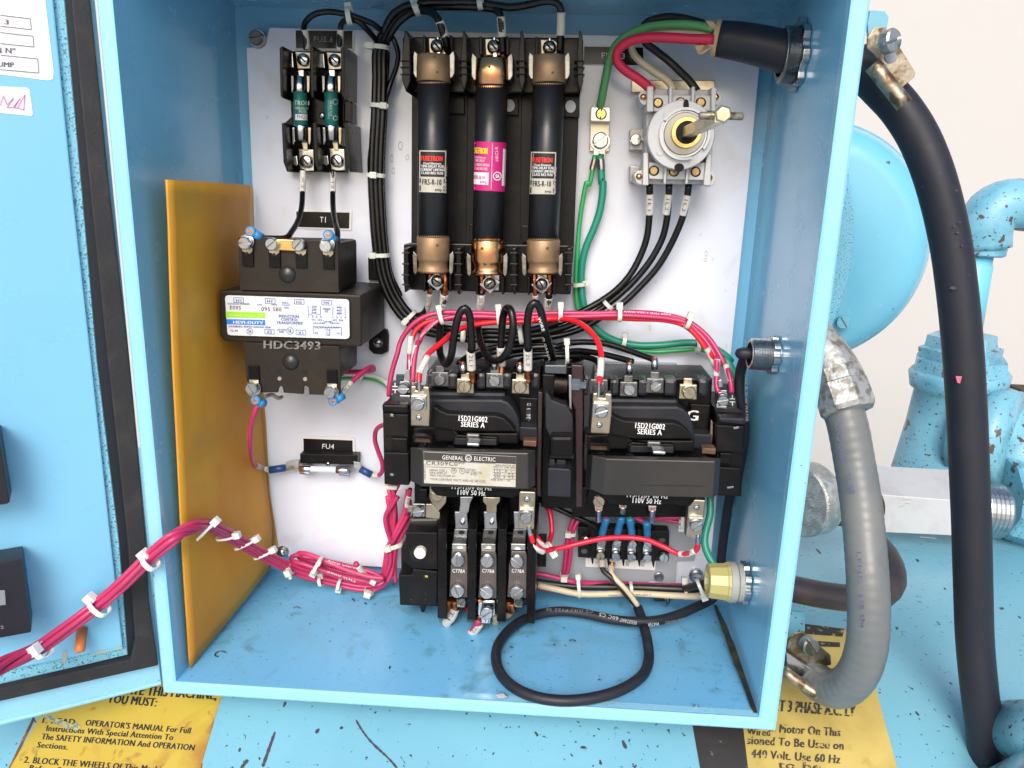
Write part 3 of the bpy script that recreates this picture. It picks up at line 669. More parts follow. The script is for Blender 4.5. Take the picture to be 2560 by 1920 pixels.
for vv in (vf, vb):
    for j in range(NY):
        for i in range(NX): bm.faces.new((vv[j][i], vv[j][i+1], vv[j+1][i+1], vv[j+1][i]))
for j in range(NY):
    for i in (0, NX): bm.faces.new((vf[j][i], vf[j+1][i], vb[j+1][i], vb[j][i]))
for i in range(NX):
    for j in (0, NY): bm.faces.new((vf[j][i], vf[j][i+1], vb[j][i+1], vb[j][i]))
env = obj('manila_envelope', bm, manila, None, smooth=True); tagp(env, 'tall manila envelope leaning against the left wall inside the box', 'envelope')
part('side_fold', mat('manila_dark', (.50, .26, .05), .6), env, [(626, 463), (631, 470), (636, 640), (650, 900), (664, 1060), (673, 1230), (694, 1360), (690, 1400), (676, 1400), (672, 1290), (658, 1130), (640, 1000), (632, 760)], 1.5, .6, .1)  # fold strip in a darker, browner manila
# ================================================================ COMPONENTS
def cylsurf(P0, P1, R):
    ax = (P1-P0).normalized(); R = R*.001
    def f(u, v):
        dd = ray(u, v); dp = dd-ax*dd.dot(ax); w0 = CAM-P0; wp = w0-ax*w0.dot(ax)
        A2, B2, C2 = dp.dot(dp), 2*dp.dot(wp), wp.dot(wp)-R*R; q_ = B2*B2-4*A2*C2
        tt = (-B2-math.sqrt(q_))/(2*A2) if q_ > 0 else -B2/(2*A2)
        return CAM+dd*tt
    return f
def rod(name, ma, parent, p0, p1, r0, r1=None, seg=28, smooth=True, prof=None):
    """rod between two (u,v,h) ends, radii mm; prof = [(fraction, radius)]"""
    A_, B_ = hit(*p0), hit(*p1); L_ = (B_-A_).length*1000; bm = nb()
    pr = prof and [(fr*L_, rr) for fr, rr in prof] or [(0, r0*.96), (.15, r0), (L_-.15, r1 or r0), (L_, (r1 or r0)*.96)]
    lathe(bm, A_, B_-A_, pr, seg); ob = obj(name, bm, ma, parent, smooth=smooth)
    return ob, A_, B_
def base(pt, h=0): return hit(*pt, h)
# ---- small twin fuse holder -------------------------------------------------
fh = thing('fuse_holder', 'small black two-pole fuse holder below the FU5.6 nameplate', 'fuse holder', base(a.one(760, 1500), 1))
part('base', black, fh, a(505, 440, 1030, 445, 1045, 1490, 545, 1480, 515, 1400, 510, 1075, 580, 1010, 575, 870, 500, 820), 9, 8.5, .5)
for (x0, x1) in ((478, 505), (742, 770), (1008, 1034)):
    part('barrier', black, fh, a(x0, 415, x0+25, 395, x1+3, 430, x1+3, 850, x0+8, 830), 31, 30, .5)
for (x0, x1) in ((498, 520), (765, 790), (1040, 1064)):
    part('barrier', black, fh, a(x0, 1062, x1+4, 1062, x1+28, 1485, x0+45, 1485, x0+15, 1400), 31, 30, .5)
part('side_lug', black, fh, a(1040, 870, 1085, 870, 1108, 890, 1108, 1070, 1085, 1055, 1040, 1050), 12, 11, .6)
for x, y in ((675, 515), (945, 520)):
    part('terminal_plate', nickel, fh, a(x-60, y-70, x+70, y-62, x+65, y+75, x-40, y+80), 15, 1.2, .3)
    screw(fh, a.one(x+10, y), 16.5, 15, 50, bright, 'phil')
    part('side_tab', bright, fh, a(x-145, y-70, x-85, y-60, x-75, y+70, x-130, y+60), 15, 2, .4)
for x, y in ((708, 1400), (975, 1395)):
    part('terminal_plate', bright, fh, a(x-62, y-110, x+62, y-105, x+68, y+75, x-45, y+80, x-60, y), 15, 1.2, .3)
    screw(fh, a.one(x+2, y-5), 16.5, 16, 40, bright, 'phil'); part('side_tab', bright, fh, a(x-128, y-45, x-80, y-50, x-70, y+20, x-100, y+38, x-125, y+20), 15, 2, .4)
for i, (xt, xb, lb) in enumerate(((657, 668, 'small green-labelled fuse on the left of the twin holder'), (925, 932, 'small green-labelled fuse on the right of the twin holder'))):
    fu = thing('small_fuse', lb, 'fuse', hit(*a.one(xb, 1220), 14), 'small fuses in the twin holder')
    A_, B_ = hit(*a.one(xt, 665), 18), hit(*a.one(xb, 1225), 18)
    fb, _, _ = rod('fuse_body', tealLab, fu, (*a.one(xt, 790), 18), (*a.one((xt+xb)/2+3, 1090), 18), 4.3)
    rod('end_cap', bright, fu, (*a.one(xt, 660), 18), (*a.one(xt+1, 800), 18), 4.6, prof=[(0, 3.6), (.05, 4.5), (.9, 4.6), (1, 4.35)])
    rod('end_cap', bright, fu, (*a.one(xb-2, 1082), 18), (*a.one(xb, 1222), 18), 4.6, prof=[(0, 4.35), (.08, 4.6), (.93, 4.5), (1, 3.6)])
    cs = cylsurf(A_, B_, 4.35)
    if i == 0:
        letters(fb, [('TRON', a.one(606, 905), a.one(732, 910), 11), ('TIME-DELAY', a.one(610, 945), a.one(730, 948), 6), ('FUSE', a.one(650, 975), a.one(715, 978), 7)], cs, mat('pale_green_ink', (.5, .66, .55), .5), .015)
        bm = nb(); patch(bm, a(615, 985, 722, 988, 722, 1040, 615, 1036), cs, 6, 1, .15); wl_ = obj('white_band', bm, paper, fb)
        letters(wl_, [('FNQ-1', a.one(632, 1022), a.one(722, 1026), 8.5)], cs, ink)
    else:
        letters(fb, [('TIME-DELAY', a.one(915, 1030), a.one(912, 870), 5), ('FUSE', a.one(935, 1000), a.one(933, 870), 5)], cs, mat('pale_green_ink'.replace('ink', 'ink2'), (.4, .6, .5), .5), .01)
        bm = nb(); pts_ = circ(*a.one(962, 880), 6, 14)
        lines(fb, boxlines(circ(*a.one(962, 880), 6.5, 12)) + boxlines(circ(*a.one(962, 1020), 5.5, 12)), 1.2, cs, paper)
    for yy in (650, 1100):
        xx = xt if yy < 900 else xb
        for sg in (-1, 1):
            x0 = xx+sg*68
            part('spring_clip', nickel if sg > 0 else zinc, fh, a(x0-14, yy, x0+14, yy+5, x0+12, yy+120, x0+5*sg, yy+155, x0-10, yy+140), 21, 14, .4)
    part('clip_neck', bright, fh, a(xt-25, 600, xt+30, 600, xt+30, 665, xt-15, 665), 16, 6, .5); part('clip_neck', nickel, fh, a(xb+0, 1225, xb+50, 1225, xb+55, 1300, xb+15, 1300), 16, 6, .5)
screw(fh, a.one(850, 1000), 10, 8, 30, zinc, 'phil')
# ---- large three-pole fuse block -------------------------------------------
fbk = thing('fuse_block', 'large black three-pole fuse block across the top centre of the plate', 'fuse block', base(g.one(900, 1010), 1))
part('back_panel', blackmatte, fbk, [b.one(240, 780), b.one(1690, 800), g.one(1640, 620), g.one(235, 600)], 12, 11.5, .5)
part('upper_shelf', black, fbk, b(160, 322, 300, 318, 1700, 325, 1722, 345, 1700, 800, 1550, 805, 700, 800, 250, 795, 155, 690), 26, 25, .8)
part('lower_shelf', black, fbk, g(170, 590, 250, 578, 1600, 600, 1640, 620, 1612, 1025, 1000, 1005, 250, 985, 190, 980, 165, 900), 26, 25, .8)
for x in (190, 690, 1190, 1695):
    wd_ = 22 if x != 190 else 32
    fn = part('barrier', black, fbk, b(x-wd_*.4, 266, x+6, 262, x+wd_, 320, x+wd_+5, 700, x, 795, x-wd_, 700, x-wd_-4, 470), 46, 44, .6)
    for yy in (520, 575, 635): part('rib', black, fn, b(x-52, yy, x+40, yy+2, x+40, yy+12, x-52, yy+10), 47, 12, .3)
for x in (190, 645, 1125, 1600):
    fn = part('barrier', black, fbk, g(x-18, 625, x+18, 622, x+20, 960, x+8, 1030 if x > 300 else 1000, x-12, 1010, x-22, 900), 46, 44, .6)
    for yy in (660, 755, 850, 935): part('rib', black, fn, g(x-38, yy, x+28, yy+2, x+28, yy+13, x-38, yy+11), 47, 12, .3)
for x0, y0, x1, y1 in ((558, 838, 692, 985), (1060, 840, 1160, 996), (1560, 832, 1690, 1015)):
    part('mounting_tab', blackmatte, fbk, b(x0, y0, x1, y0+4, x1, y1, x0, y1-4), 16, 4, .4)
for (x0, y0, x1, y1) in ((740, 415, 768, 560), (1190, 430, 1250, 575)): part('mounting_tab', blackmatte, fbk, g(x0, y0, x1, y0, x1, y1, x0, y1), 17, 4, .4)
for zz, x, y in ((b, 1612, 920), (b, 1085, 912)):
    bm = nb(); prism(bm, circ(*zz.one(x, y), 13, 20, 1.2), 16.1, .1, 0); obj('hole', bm, mat('plate_seen_through_hole', (.55, .56, .60), .5), fbk)
for x in (720, 1188):
    part('groove_ridge', greyblack, fbk, [b.one(x-3, 800), b.one(x+3, 800), g.one(x-14, 570), g.one(x-20, 570)], 13.5, 1.5, .2)
FU = [(430, 478, 712, 425, 525, 832, oldcopper, 'black cartridge fuse on the left of the large block'), (936, 512, 745, 897, 552, 848, newcopper, 'middle cartridge fuse with magenta label and bright copper caps'), (1427, 482, 722, 1377, 550, 838, oldcopper, 'black cartridge fuse on the right of the large block')]
HC = 38
for i, (xt, yt, yt2, xb, yb, yb2, cm, lb) in enumerate(FU):
    fu = thing('cartridge_fuse', lb, 'fuse', hit(*g.one(xb, yb2), HC-8), 'large cartridge fuses')
    T0, T1, B0, B1 = b.one(xt, yt), b.one(xt-3, yt2), g.one(xb, yb), g.one(xb, yb2)
    tb, PA, PB_ = rod('fuse_tube', tube_dark, fu, (*T1, HC), (*B0, HC), 9.6, seg=40)
    ct, _, _ = rod('top_cap', cm, fu, (*T0, HC), (*T1, HC), 10.3, seg=40, prof=[(0, 9.2), (.04, 10.1), (.5, 10.35), (.97, 10.3), (1, 10.0)])
    cb, _, _ = rod('bottom_cap', cm, fu, (*B0, HC), (*B1, HC), 10.3, seg=40, prof=[(0, 10.0), (.03, 10.3), (.60, 10.3), (.66, 9.9), (.70, 9.2), (.85, 9.1), (.89, 9.6), (.93, 10.1), (.97, 10.0), (1, 9.2)])
    # crimped teeth where caps meet the tube
    bm = nb(); cs2 = cylsurf(PA, PB_, 10.0)
    for q_ in range(16):
        x0 = xt-135+q_*17.5; tri = b(x0, yt2-4, x0+15, yt2-4, x0+8, yt2+14)
        vs = [bm.verts.new(cs2(*z)+V((0, -.0002, 0))) for z in tri]; bm.faces.new(vs)
        x0 = xb-133+q_*17; tri = g(x0, yb+4, x0+15, yb+4, x0+8, yb-14); vs = [bm.verts.new(cs2(*z)+V((0, -.0002, 0))) for z in tri]; bm.faces.new(vs)
    obj('crimp_teeth', bm, cm, fu)
    cs3 = cylsurf(hit(*T0, HC), hit(*T1, HC), 10.4); dk_ = mat('dimple_dark', (.10, .05, .02), .5)
    for dx, dy in ([(30, 145), (5, -60 if i else 10)] if i != 1 else [(-25, 65), (95, 145)]):
        bm = nb(); prism(bm, circ(*b.one(xt+dx, yt+dy), 3.3, 12), cs3, .1, 0); obj('dimple', bm, dk_, ct)
    bm = nb(); prism(bm, circ(*g.one(xb+(35 if i != 1 else -50), yb+75), 4, 12), cylsurf(hit(*B0, HC), hit(*B1, HC), 10.4), .1, 0)
    obj('dimple', bm, dk_, cb)
    cs = cylsurf(PA, PB_, 9.75)
    if i != 1:
        q0 = [b.one(305, 1298), b.one(538, 1302), g.one(530, 145), g.one(303, 138)] if i == 0 else [b.one(1270, 1310), b.one(1488, 1315), g.one(1475, 158), g.one(1258, 155)]
        bm = nb(); patch(bm, q0, cs, 10, 6, .1); L1_ = obj('paper_label', bm, paperold, fu)
        X = lambda fx, fy: (lambda T_, B_: (T_[0]*(1-fy)+B_[0]*fy, T_[1]*(1-fy)+B_[1]*fy))((q0[0][0]*(1-fx)+q0[1][0]*fx, q0[0][1]*(1-fx)+q0[1][1]*fx), (q0[3][0]*(1-fx)+q0[2][0]*fx, q0[3][1]*(1-fx)+q0[2][1]*fx))
        bm = nb(); patch(bm, [X(.04, .03), X(.96, .03), X(.96, .63), X(.04, .63)], cs, 10, 4, .18); obj('black_field', bm, ink, L1_)
        letters(L1_, [('FUSETRON', X(.07, .25), X(.86, .25), 12.5)], cs, red_ink, .03)
        letters(L1_, [('Dual-Element', X(.16, .335), X(.82, .335), 5.5), ('TIME-DELAY FUSE', X(.07, .41), X(.93, .41), 6.5), ('CURRENT LIMITING', X(.05, .49), X(.95, .49), 6.5), ('CLASS RK5 FUSE', X(.08, .57), X(.9, .57), 6.5)], cs, paper, .015)
        letters(L1_, [('FRS-R-10', X(.12, .82), X(.84, .82), 14), ('amp', X(.6, .96), X(.86, .965), 7)], cs, ink, .012)
        lines(L1_, [(X(.04, .67), X(.04, .78)), (X(.04, .84), X(.04, .97)), (X(.95, .67), X(.95, .78)), (X(.95, .84), X(.95, .97))], 3, cs, ink)
        dx = 560 if i == 0 else 1505
        letters(fu, [('600V AC', g.one(dx-20+(0 if i == 0 else 0), 150), b.one(dx-14, 1440), 7)], cs, paperold, .01)
    else:
        q0 = [b.one(782, 1220), b.one(1055, 1232), g.one(1042, 136), g.one(775, 122)]
        bm = nb(); patch(bm, q0, cs, 12, 6, .1); L1_ = obj('magenta_label', bm, magLab, fu)
        lines(L1_, [(b.one(785, 1237), b.one(938, 1242)), (b.one(938, 1242), g.one(926, 110)), (g.one(926, 110), g.one(780, 102))], 2, cs, mat('pink_line', (.75, .4, .55), .5))
        letters(L1_, [('SETRON', b.one(782, 1325), b.one(892, 1330), 15)], cs, yellow_ink, .02)
        pk = mat('pink_print', (.78, .45, .58), .5)
        letters(L1_, [('Dual-Element', b.one(785, 1366), b.one(880, 1372), 6), ('TIME DELAY', b.one(784, 1398), b.one(870, 1402), 7), ('CURRENT LIMITING', b.one(784, 1432), b.one(908, 1440), 7), ('CLASS RK5 FUSE', b.one(783, 1466), b.one(893, 1472), 7), ('HRCI-R', b.one(990, 1392), b.one(985, 1268), 7.5)], cs, pk, .012)
        bm = nb(); patch(bm, [b.one(778, 1487), b.one(905, 1492), g.one(900, 78), g.one(776, 70)], cs, 6, 2, .18); wf = obj('white_field', bm, paper, L1_)
        letters(wf, [('FRS-R-10', b.one(779, 1545), b.one(868, 1550), 9), ('amp', b.one(828, 1580), b.one(892, 1586), 8)], cs, magLab, .015)
        bm = nb(); patch(bm, [b.one(1030, 1285), b.one(1056, 1290), b.one(1046, 1608), b.one(1018, 1605)], cs, 2, 4, .18); obj('white_strip', bm, paper, L1_)
        lines(L1_, boxlines(circ(*b.one(979, 1522), 10, 16)), 2.2, cs, paper); letters(L1_, [('SA', b.one(966, 1538), b.one(996, 1538), 9)], cs, paper, .02)
for xt, yt, xb, yb in ((430, 480, 424, 700), (933, 500, 890, 715), (1427, 490, 1368, 715)):
    for sg in (-1, 1):
        part('spring_clip', clipm, fbk, b(xt+sg*170, yt-45, xt+sg*135, yt-10, xt+sg*138, yt+195, xt+sg*160, yt+190, xt+sg*178, yt+155, xt+sg*180, yt+5), 42, 26, .4)
        part('spring_clip', clipm, fbk, g(xb+sg*172, yb-50, xb+sg*140, yb-20, xb+sg*138, yb+130, xb+sg*155, yb+155, xb+sg*172, yb+130, xb+sg*180, yb-10), 42, 26, .4)
for i, (x, y) in enumerate(((462, 400), (950, 405), (1430, 412))):
    part('terminal_plate', nickel, fbk, b(x-78, y-72, x+30, y-70, x+95, y-28, x+70, y+70, x-70, y+72), 30, 1.6, .4)
    screw(fbk, b.one(x, y), 32, 17, 45, mat('oiled_steel', (.30, .30, .29), .2, 1, bump=(200, .3)), 'phil', ht=2.4)
    for q_ in (-1, 1): part('divider', black, fbk, b(x+q_*115-12, y-95, x+q_*115+12, y-95, x+q_*115+12, y+70, x+q_*115-12, y+70), 34, 20, .5)
    part('washer_tang', bright, fbk, b(x-5, y+40, x+20, y+40, x+28, y+85, x-10, y+88), 33.5, 1, .3); part('washer_tang', bright, fbk, b(x-6, y-82, x+8, y-90, x+12, y-48, x-4, y-46), 33.5, 1, .3)
for i, (x, y) in enumerate(((460, 905), (914, 930), (1362, 935))):
    part('square_washer', bright, fbk, g(x-90, y+8, x-5, y-78, x+90, y-8, x+5, y+92), 34, 1.2, .4)
    screw(fbk, g.one(x, y), 35.5, 15, [55, -50, 30][i], mat('oiled_steel', (.30, .30, .29), .2, 1), 'phil', ht=2.4)
    part('terminal_base', zinc, fbk, g(x-40, y-85, x+85, y-80, x+80, y+60, x-40, y+60), 30, 4, .4)
    for q_ in (-1, 1): part('divider', black, fbk, g(x+q_*112-11, y-60, x+q_*112+11, y-60, x+q_*112+9, y+95, x+q_*112-9, y+95), 36, 24, .5)
# ---- transformer ------------------------------------------------------------
tr = thing('control_transformer', 'black control transformer with white and blue label over the envelope edge', 'transformer', base((850, 950), 3))
part('core', brown, tr, f_(168, 852, 340, 850, 1200, 880, 1388, 892, 1392, 1338, 1200, 1332, 380, 1300, 205, 1288, 172, 1240), 69, 62, 1.2)
part('upper_coil', brown, tr, f_(350, 420, 1188, 440, 1195, 875, 350, 850), 67, 45, 3)
part('lower_coil', brown, tr, [f_.one(385, 1295), f_.one(1200, 1335), n.one(1200, 250), n.one(400, 200)], 67, 45, 3)
part('upper_terminal_board', brown, tr, f_(328, 400, 345, 388, 565, 392, 600, 405, 690, 402, 1188, 425, 1198, 870, 345, 848), 71, 2.5, .3)
part('lower_terminal_board', brown, tr, [f_.one(378, 1300), f_.one(1198, 1336)]+n(1212, 60, 1208, 378, 942, 368, 940, 310, 915, 290, 892, 308, 890, 365, 722, 352, 712, 303, 690, 288, 672, 328, 668, 350, 510, 352, 402, 250, 388, 60), 71, 2.5, .3)
for zz, x, y, rr in ((f_, 760, 710, 78), (n, 788, 82, 75)):
    C0 = hit(*zz.one(x, y), 70); R = mm(rr*.289, *zz.one(x, y), 70); bm = nb(); lathe(bm, C0, TOC, [(0, R), (1.5, R*.92), (3, R*.6), (3.6, .1)], 28); obj('rivet_dome', bm, mat('dome_black', (.02, .019, .019), .3), tr, smooth=True)
for zz, x, y, rr, mm_ in ((n, 680, 165, 7, darkhole), (n, 908, 172, 7, darkhole), (n, 687, 230, 5, mat('hole_tan', (.3, .25, .2), .6)), (n, 908, 234, 5, mat('hole_tan', (.3, .25, .2), .6)), (n, 585, 158, 3, darkhole)):
    bm = nb(); prism(bm, circ(*zz.one(x, y), rr, 16), 71.2, .2, 0); obj('hole', bm, mm_, tr)
LQ = f_(218, 900, 1280, 930, 1288, 1262, 238, 1232)
lb_ = part('paper_label', mat('glossy_label', (.62, .63, .65), .2, coat=.3), tr, f_(216, 915, 222, 900, 240, 892, 1262, 926, 1282, 936, 1288, 955, 1292, 1245, 1284, 1262, 1262, 1270, 262, 1238, 242, 1230, 236, 1212), 71, .3, .08)
bm = nb(); patch(bm, f_(222, 1033, 562, 1042, 563, 1090, 225, 1082), 71.1, 1, 1, .1); obj('lime_band', bm, lime, lb_)
bm = nb(); patch(bm, f_(228, 1098, 563, 1106, 564, 1152, 232, 1143), 71.1, 1, 1, .1); obj('blue_band', bm, blueband, lb_)
F = f_.one
letters(lb_, [('CATALOG NUMBER', F(238, 972), F(428, 975), 4), ('KVA', F(495, 980), F(535, 981), 3.5), ('TYPE', F(615, 982), F(666, 983), 4), ('INSUL.', F(710, 963), F(770, 965), 4), ('CLASS', F(710, 983), F(776, 985), 4), ('105', F(725, 1008), F(765, 1009), 4.5),
   ('INDUSTRIAL', F(680, 1083), F(862, 1088), 7), ('CONTROL', F(700, 1112), F(847, 1116), 7), ('TRANSFORMER', F(660, 1141), F(890, 1146), 7), ('GOLDSBORO, NORTH CAROLINA 27530', F(245, 1168), F(608, 1177), 4.5), ('TL-34', F(260, 1206), F(325, 1208), 5), ('LISTED', F(664, 1197), F(742, 1199), 4.5), ('428T', F(680, 1216), F(728, 1218), 4.5),
   ('220', F(963, 1000), F(1005, 1001), 5.5), ('230', F(963, 1026), F(1005, 1027), 5.5), ('240', F(963, 1052), F(1005, 1053), 5.5), ('50/60', F(1060, 1018), F(1125, 1020), 5.5), ('HZ', F(1078, 1040), F(1108, 1041), 5.5), ('440', F(1180, 1006), F(1222, 1007), 5.5), ('460', F(1180, 1032), F(1222, 1033), 5.5), ('480', F(1180, 1058), F(1222, 1059), 5.5),
   ('1 3 2 4', F(935, 1084), F(1050, 1087), 4.5), ('1 3 2 4', F(1145, 1090), F(1262, 1092), 4.5), ('H1', F(965, 1112), F(995, 1113), 5), ('H3', F(1018, 1113), F(1050, 1114), 5), ('H2', F(1150, 1115), F(1180, 1116), 5), ('H4', F(1203, 1117), F(1234, 1118), 5),
   ('110', F(1087, 1200), F(1125, 1201), 5), ('115', F(1087, 1222), F(1125, 1223), 5), ('120', F(1087, 1243), F(1125, 1244), 5), ('X2', F(988, 1228), F(1018, 1229), 5), ('X1', F(1183, 1229), F(1210, 1230), 5),
   ('H1', F(312, 950), F(355, 951), 7), ('H3', F(580, 955), F(625, 956), 7), ('H2', F(832, 962), F(878, 963), 7), ('H4', F(1068, 968), F(1112, 969), 7), ('X2', F(575, 1220), F(620, 1221), 7), ('X1', F(848, 1228), F(890, 1229), 7), ('UL', F(764, 1213), F(792, 1214), 8), ('SA', F(418, 1216), F(444, 1217), 7)], 71.1, blueink, .013, lift=.15)
letters(lb_, [('E095', F(258, 1014), F(352, 1018), 9.5), ('.095 SBE', F(517, 1026), F(706, 1031), 9.5)], 71.1, ink, .005, lift=.15)
letters(lb_, [('HEVI-DUTY', F(288, 1136), F(545, 1143), 7)], 71.3, paper, .02, lift=.2)
letters(lb_, [('GENERAL SIGNAL', F(250, 1072), F(480, 1078), 3.5), ('GS', F(498, 1080), F(538, 1083), 8)], 71.3, mat('pale_lime', (.6, .8, .4), .5), .01, lift=.2)
sgs = []
for (x0, y0, x1, y1) in ((292, 912, 374, 958), (563, 920, 648, 966), (815, 926, 898, 970), (1052, 934, 1135, 977), (560, 1186, 640, 1228), (830, 1192, 913, 1236)): sgs += boxlines(f_(x0, y0, x1, y0+3, x1, y1, x0, y1-3))
sgs += [(F(932, 980), F(936, 1060)), (F(1042, 984), F(1040, 1062)), (F(1148, 988), F(1146, 1065)), (F(1252, 992), F(1253, 1070)), (F(932, 1060), F(975, 1062)), (F(1005, 1058), F(1040, 1060)), (F(1055, 1112), F(1145, 1130)), (F(1055, 1132), F(1145, 1114)), (F(978, 1165), F(978, 1230)), (F(1220, 1170), F(1222, 1242)), (F(978, 1163), F(1220, 1168))]
for x0 in list(range(978, 1060, 20))+list(range(1125, 1205, 20)):
    pp = [F(x0+10-10*math.cos(i*.785), 1125+14*math.sin(i*.785)) for i in range(5)]; sgs += list(zip(pp[:-1], pp[1:]))
for x0 in range(990, 1205, 24):
    pp = [F(x0+12-12*math.cos(i*.785), 1163+14*math.sin(i*.785)) for i in range(5)]; sgs += list(zip(pp[:-1], pp[1:]))
sgs += boxlines(circ(*F(778, 1200), 8.5, 16))+boxlines(circ(*F(430, 1205), 7.5, 14))
lines(lb_, sgs, 1.1, 71.1, blueink)
letters(tr, [('HDC3493', F(552, 1352), F(1036, 1362), 20)], 71.3, mat('stamped_grey', (.22, .21, .20), .6, mott=(250, .4, .7, (.05, .045, .04))), .03)
for x, y, an in ((395, 440, 0), (628, 450, 38), (858, 456, 48), (1093, 466, -55)):
    part('terminal_strip', black, tr, f_(x-38, y+45, x+62, y+48, x+65, y+205, x-30, y+200), 72.5, 1.5, .3)
    part('strip_tip', nickel, tr, f_(x-36, y+40, x+60, y+43, x+55, y+75, x+35, y+92, x+5, y+105, x-8, y+80, x-30, y+72), 72.9, .5, .1)
    bm = nb(); prism(bm, circ(*F(x+10, y+92), 4.2, 12), 73.1, .1, 0); obj('hole', bm, darkhole, tr)
    screw(tr, F(x, y), 74, 15.5, an, zinc, 'slot', 'screw', 3)
part('link_bar', brass, tr, f_(645, 408, 835, 416, 835, 512, 650, 500), 73.5, 1, .4)
for x, y, an in ((455, 310, -60), (1130, 345, 45)):
    part('terminal_strip', black, tr, n(x-38, y-195, x+50, y-192, x+55, y-60, x-35, y-65), 72.5, 1.5, .3)
    part('strip_tip', nickel, tr, n(x-32, y-70, x+52, y-68, x+50, y-20, x-30, y-25), 72.9, .7, .1)
    screw(tr, n.one(x, y), 74.5, 15, an, zinc, 'slot', 'screw', 3)
def ringlug(label, p_scr, p_ring, bar0, bar1, h, parent=None, rr=45):
    """blue insulated ring terminal: tongue from the screw, ring end with wire core, blue barrel"""
    root = thing('ring_terminal', label, 'ring terminal', hit(*p_scr, h), 'blue ring terminals')
    bm = nb(); prism(bm, circ(*p_scr, rr*.42, 20), h, .8, .1); obj('tongue', bm, bright, root)
    bm = nb(); sweep(bm, [hit(*bar0, h-1), hit(*bar1, h-5)], 2.6, 14); obj('barrel', bm, bluecrimp, root, smooth=True)
    C0 = hit(*p_ring, h+1.5); bm = nb(); lathe(bm, C0, TOC, [(-3, 2.9), (-.3, 3.0), (0, 2.6), (0, 2.2)], 20); obj('collar', bm, bluecrimp, root)
    bm = nb(); lathe(bm, C0, TOC, [(-.6, 2.1), (.2, 2.1)], 18); obj('crimp_face', bm, bright, root)
    bm = nb(); lathe(bm, C0, TOC, [(-.3, 1.0), (.5, .9)], 10); obj('wire_core', bm, copper, root)
    return root
ringlug('blue ring terminal on the upper left screw of the transformer', F(400, 430), F(432, 342), F(460, 355), F(535, 395), 73)
ringlug('blue ring terminal on the upper right screw of the transformer', F(1098, 455), F(1105, 372), F(1120, 385), F(1170, 420), 73)
ringlug('blue ring terminal on the lower left screw of the transformer', n.one(458, 320), n.one(476, 420), n.one(500, 440), n.one(560, 440), 73.4)
ringlug('blue ring terminal on the lower right screw of the transformer', n.one(1132, 355), n.one(1146, 428), n.one(1180, 415), n.one(1235, 375), 73.4)
part('mounting_foot', blackmatte, tr, f_(1450, 545, 1480, 520, 1545, 540, 1550, 765, 1455, 760), 4, 3.4, .5)
part('mounting_foot', blackmatte, tr, f_(1560, 1180, 1615, 1190, 1628, 1240, 1622, 1380, 1570, 1405, 1500, 1400, 1460, 1360, 1455, 1290), 4, 3.4, .5)
screw(tr, F(1540, 1300), 5, 12, 80, zinc, 'phil', 'bolt', 3)
part('mounting_foot', blackmatte, tr, f_(160, 880, 175, 870, 175, 1200, 160, 1180), 30, 20, .5)
# ---- ground lug ------------------------------------------------------------
gl = thing('ground_lug', 'silver ground lug with two screws beside the right fuse barrier', 'lug', base(c.one(345, 1310), 0))
part('tongue', nickel, gl, c(262, 1040, 428, 1045, 425, 1312, 255, 1308), 3, 2.6, .4)
part('clamp_block', mat('tin_plating', (.66, .63, .58), .35, .9, bump=(200, .2)), gl, c(264, 920, 438, 922, 436, 1055, 262, 1050), 14, 11, .8)
bm = nb(); prism(bm, circ(*c.one(355, 985), 14.5, 22), 14.2, .3, 0); obj('screw_recess', bm, darkhole, gl)
screw(gl, c.one(355, 985), 13.6, 12.5, 85, brass, 'slot', 'screw', 1.2)
ring = part('ring_tongue', bright, gl, circ(*c.one(348, 1222), 25, 28)[:], 5, 1, .2)
screw(gl, c.one(348, 1215), 6, 20, 32, zinc, 'slot', 'screw', 3)
part('crimp_tongue', bright, gl, c(295, 1290, 340, 1310, 325, 1380, 280, 1390), 5, 1, .2); part('crimp_tongue', bright, gl, c(340, 1300, 395, 1290, 385, 1380, 335, 1385), 5, 1, .2)
# ---- rotary disconnect switch ------------------------------------------------
ds = thing('disconnect_switch', 'light grey rotary disconnect switch with brass hub and protruding shaft', 'switch', base(c.one(1020, 1600), 1))
part('rear_bracket', nickel, ds, c(620, 690, 1340, 692, 1345, 800, 620, 800), 6, 5, .5)
part('body', greyplastic, ds, c(755, 765, 1345, 775, 1335, 1100, 1300, 1590, 735, 1590, 738, 1250), 30, 28, 1)
for poly in (c(755, 745, 808, 745, 806, 965, 750, 965), c(946, 750, 970, 750, 966, 920, 942, 920), c(1140, 748, 1166, 748, 1160, 900, 1134, 900), c(1308, 755, 1352, 757, 1345, 960, 1308, 960),
             c(722, 1320, 762, 1320, 765, 1602, 715, 1600), c(908, 1400, 930, 1400, 915, 1590, 895, 1590), c(1100, 1400, 1122, 1400, 1105, 1590, 1082, 1590), c(1270, 1330, 1310, 1340, 1300, 1605, 1240, 1600)):
    part('cage_rib', greyplastic, ds, poly, 40, 20, .6)
for poly in (c(808, 820, 945, 822, 940, 960, 806, 965), c(968, 822, 1138, 822, 1134, 900, 965, 900), c(1162, 820, 1308, 824, 1305, 960, 1158, 950), c(765, 1400, 905, 1405, 895, 1550, 770, 1548), c(932, 1400, 1098, 1405, 1082, 1552, 918, 1550), c(1122, 1400, 1270, 1405, 1255, 1558, 1106, 1555)):
    part('terminal_hood', greyplastic, ds, poly, 37, 12, .8)
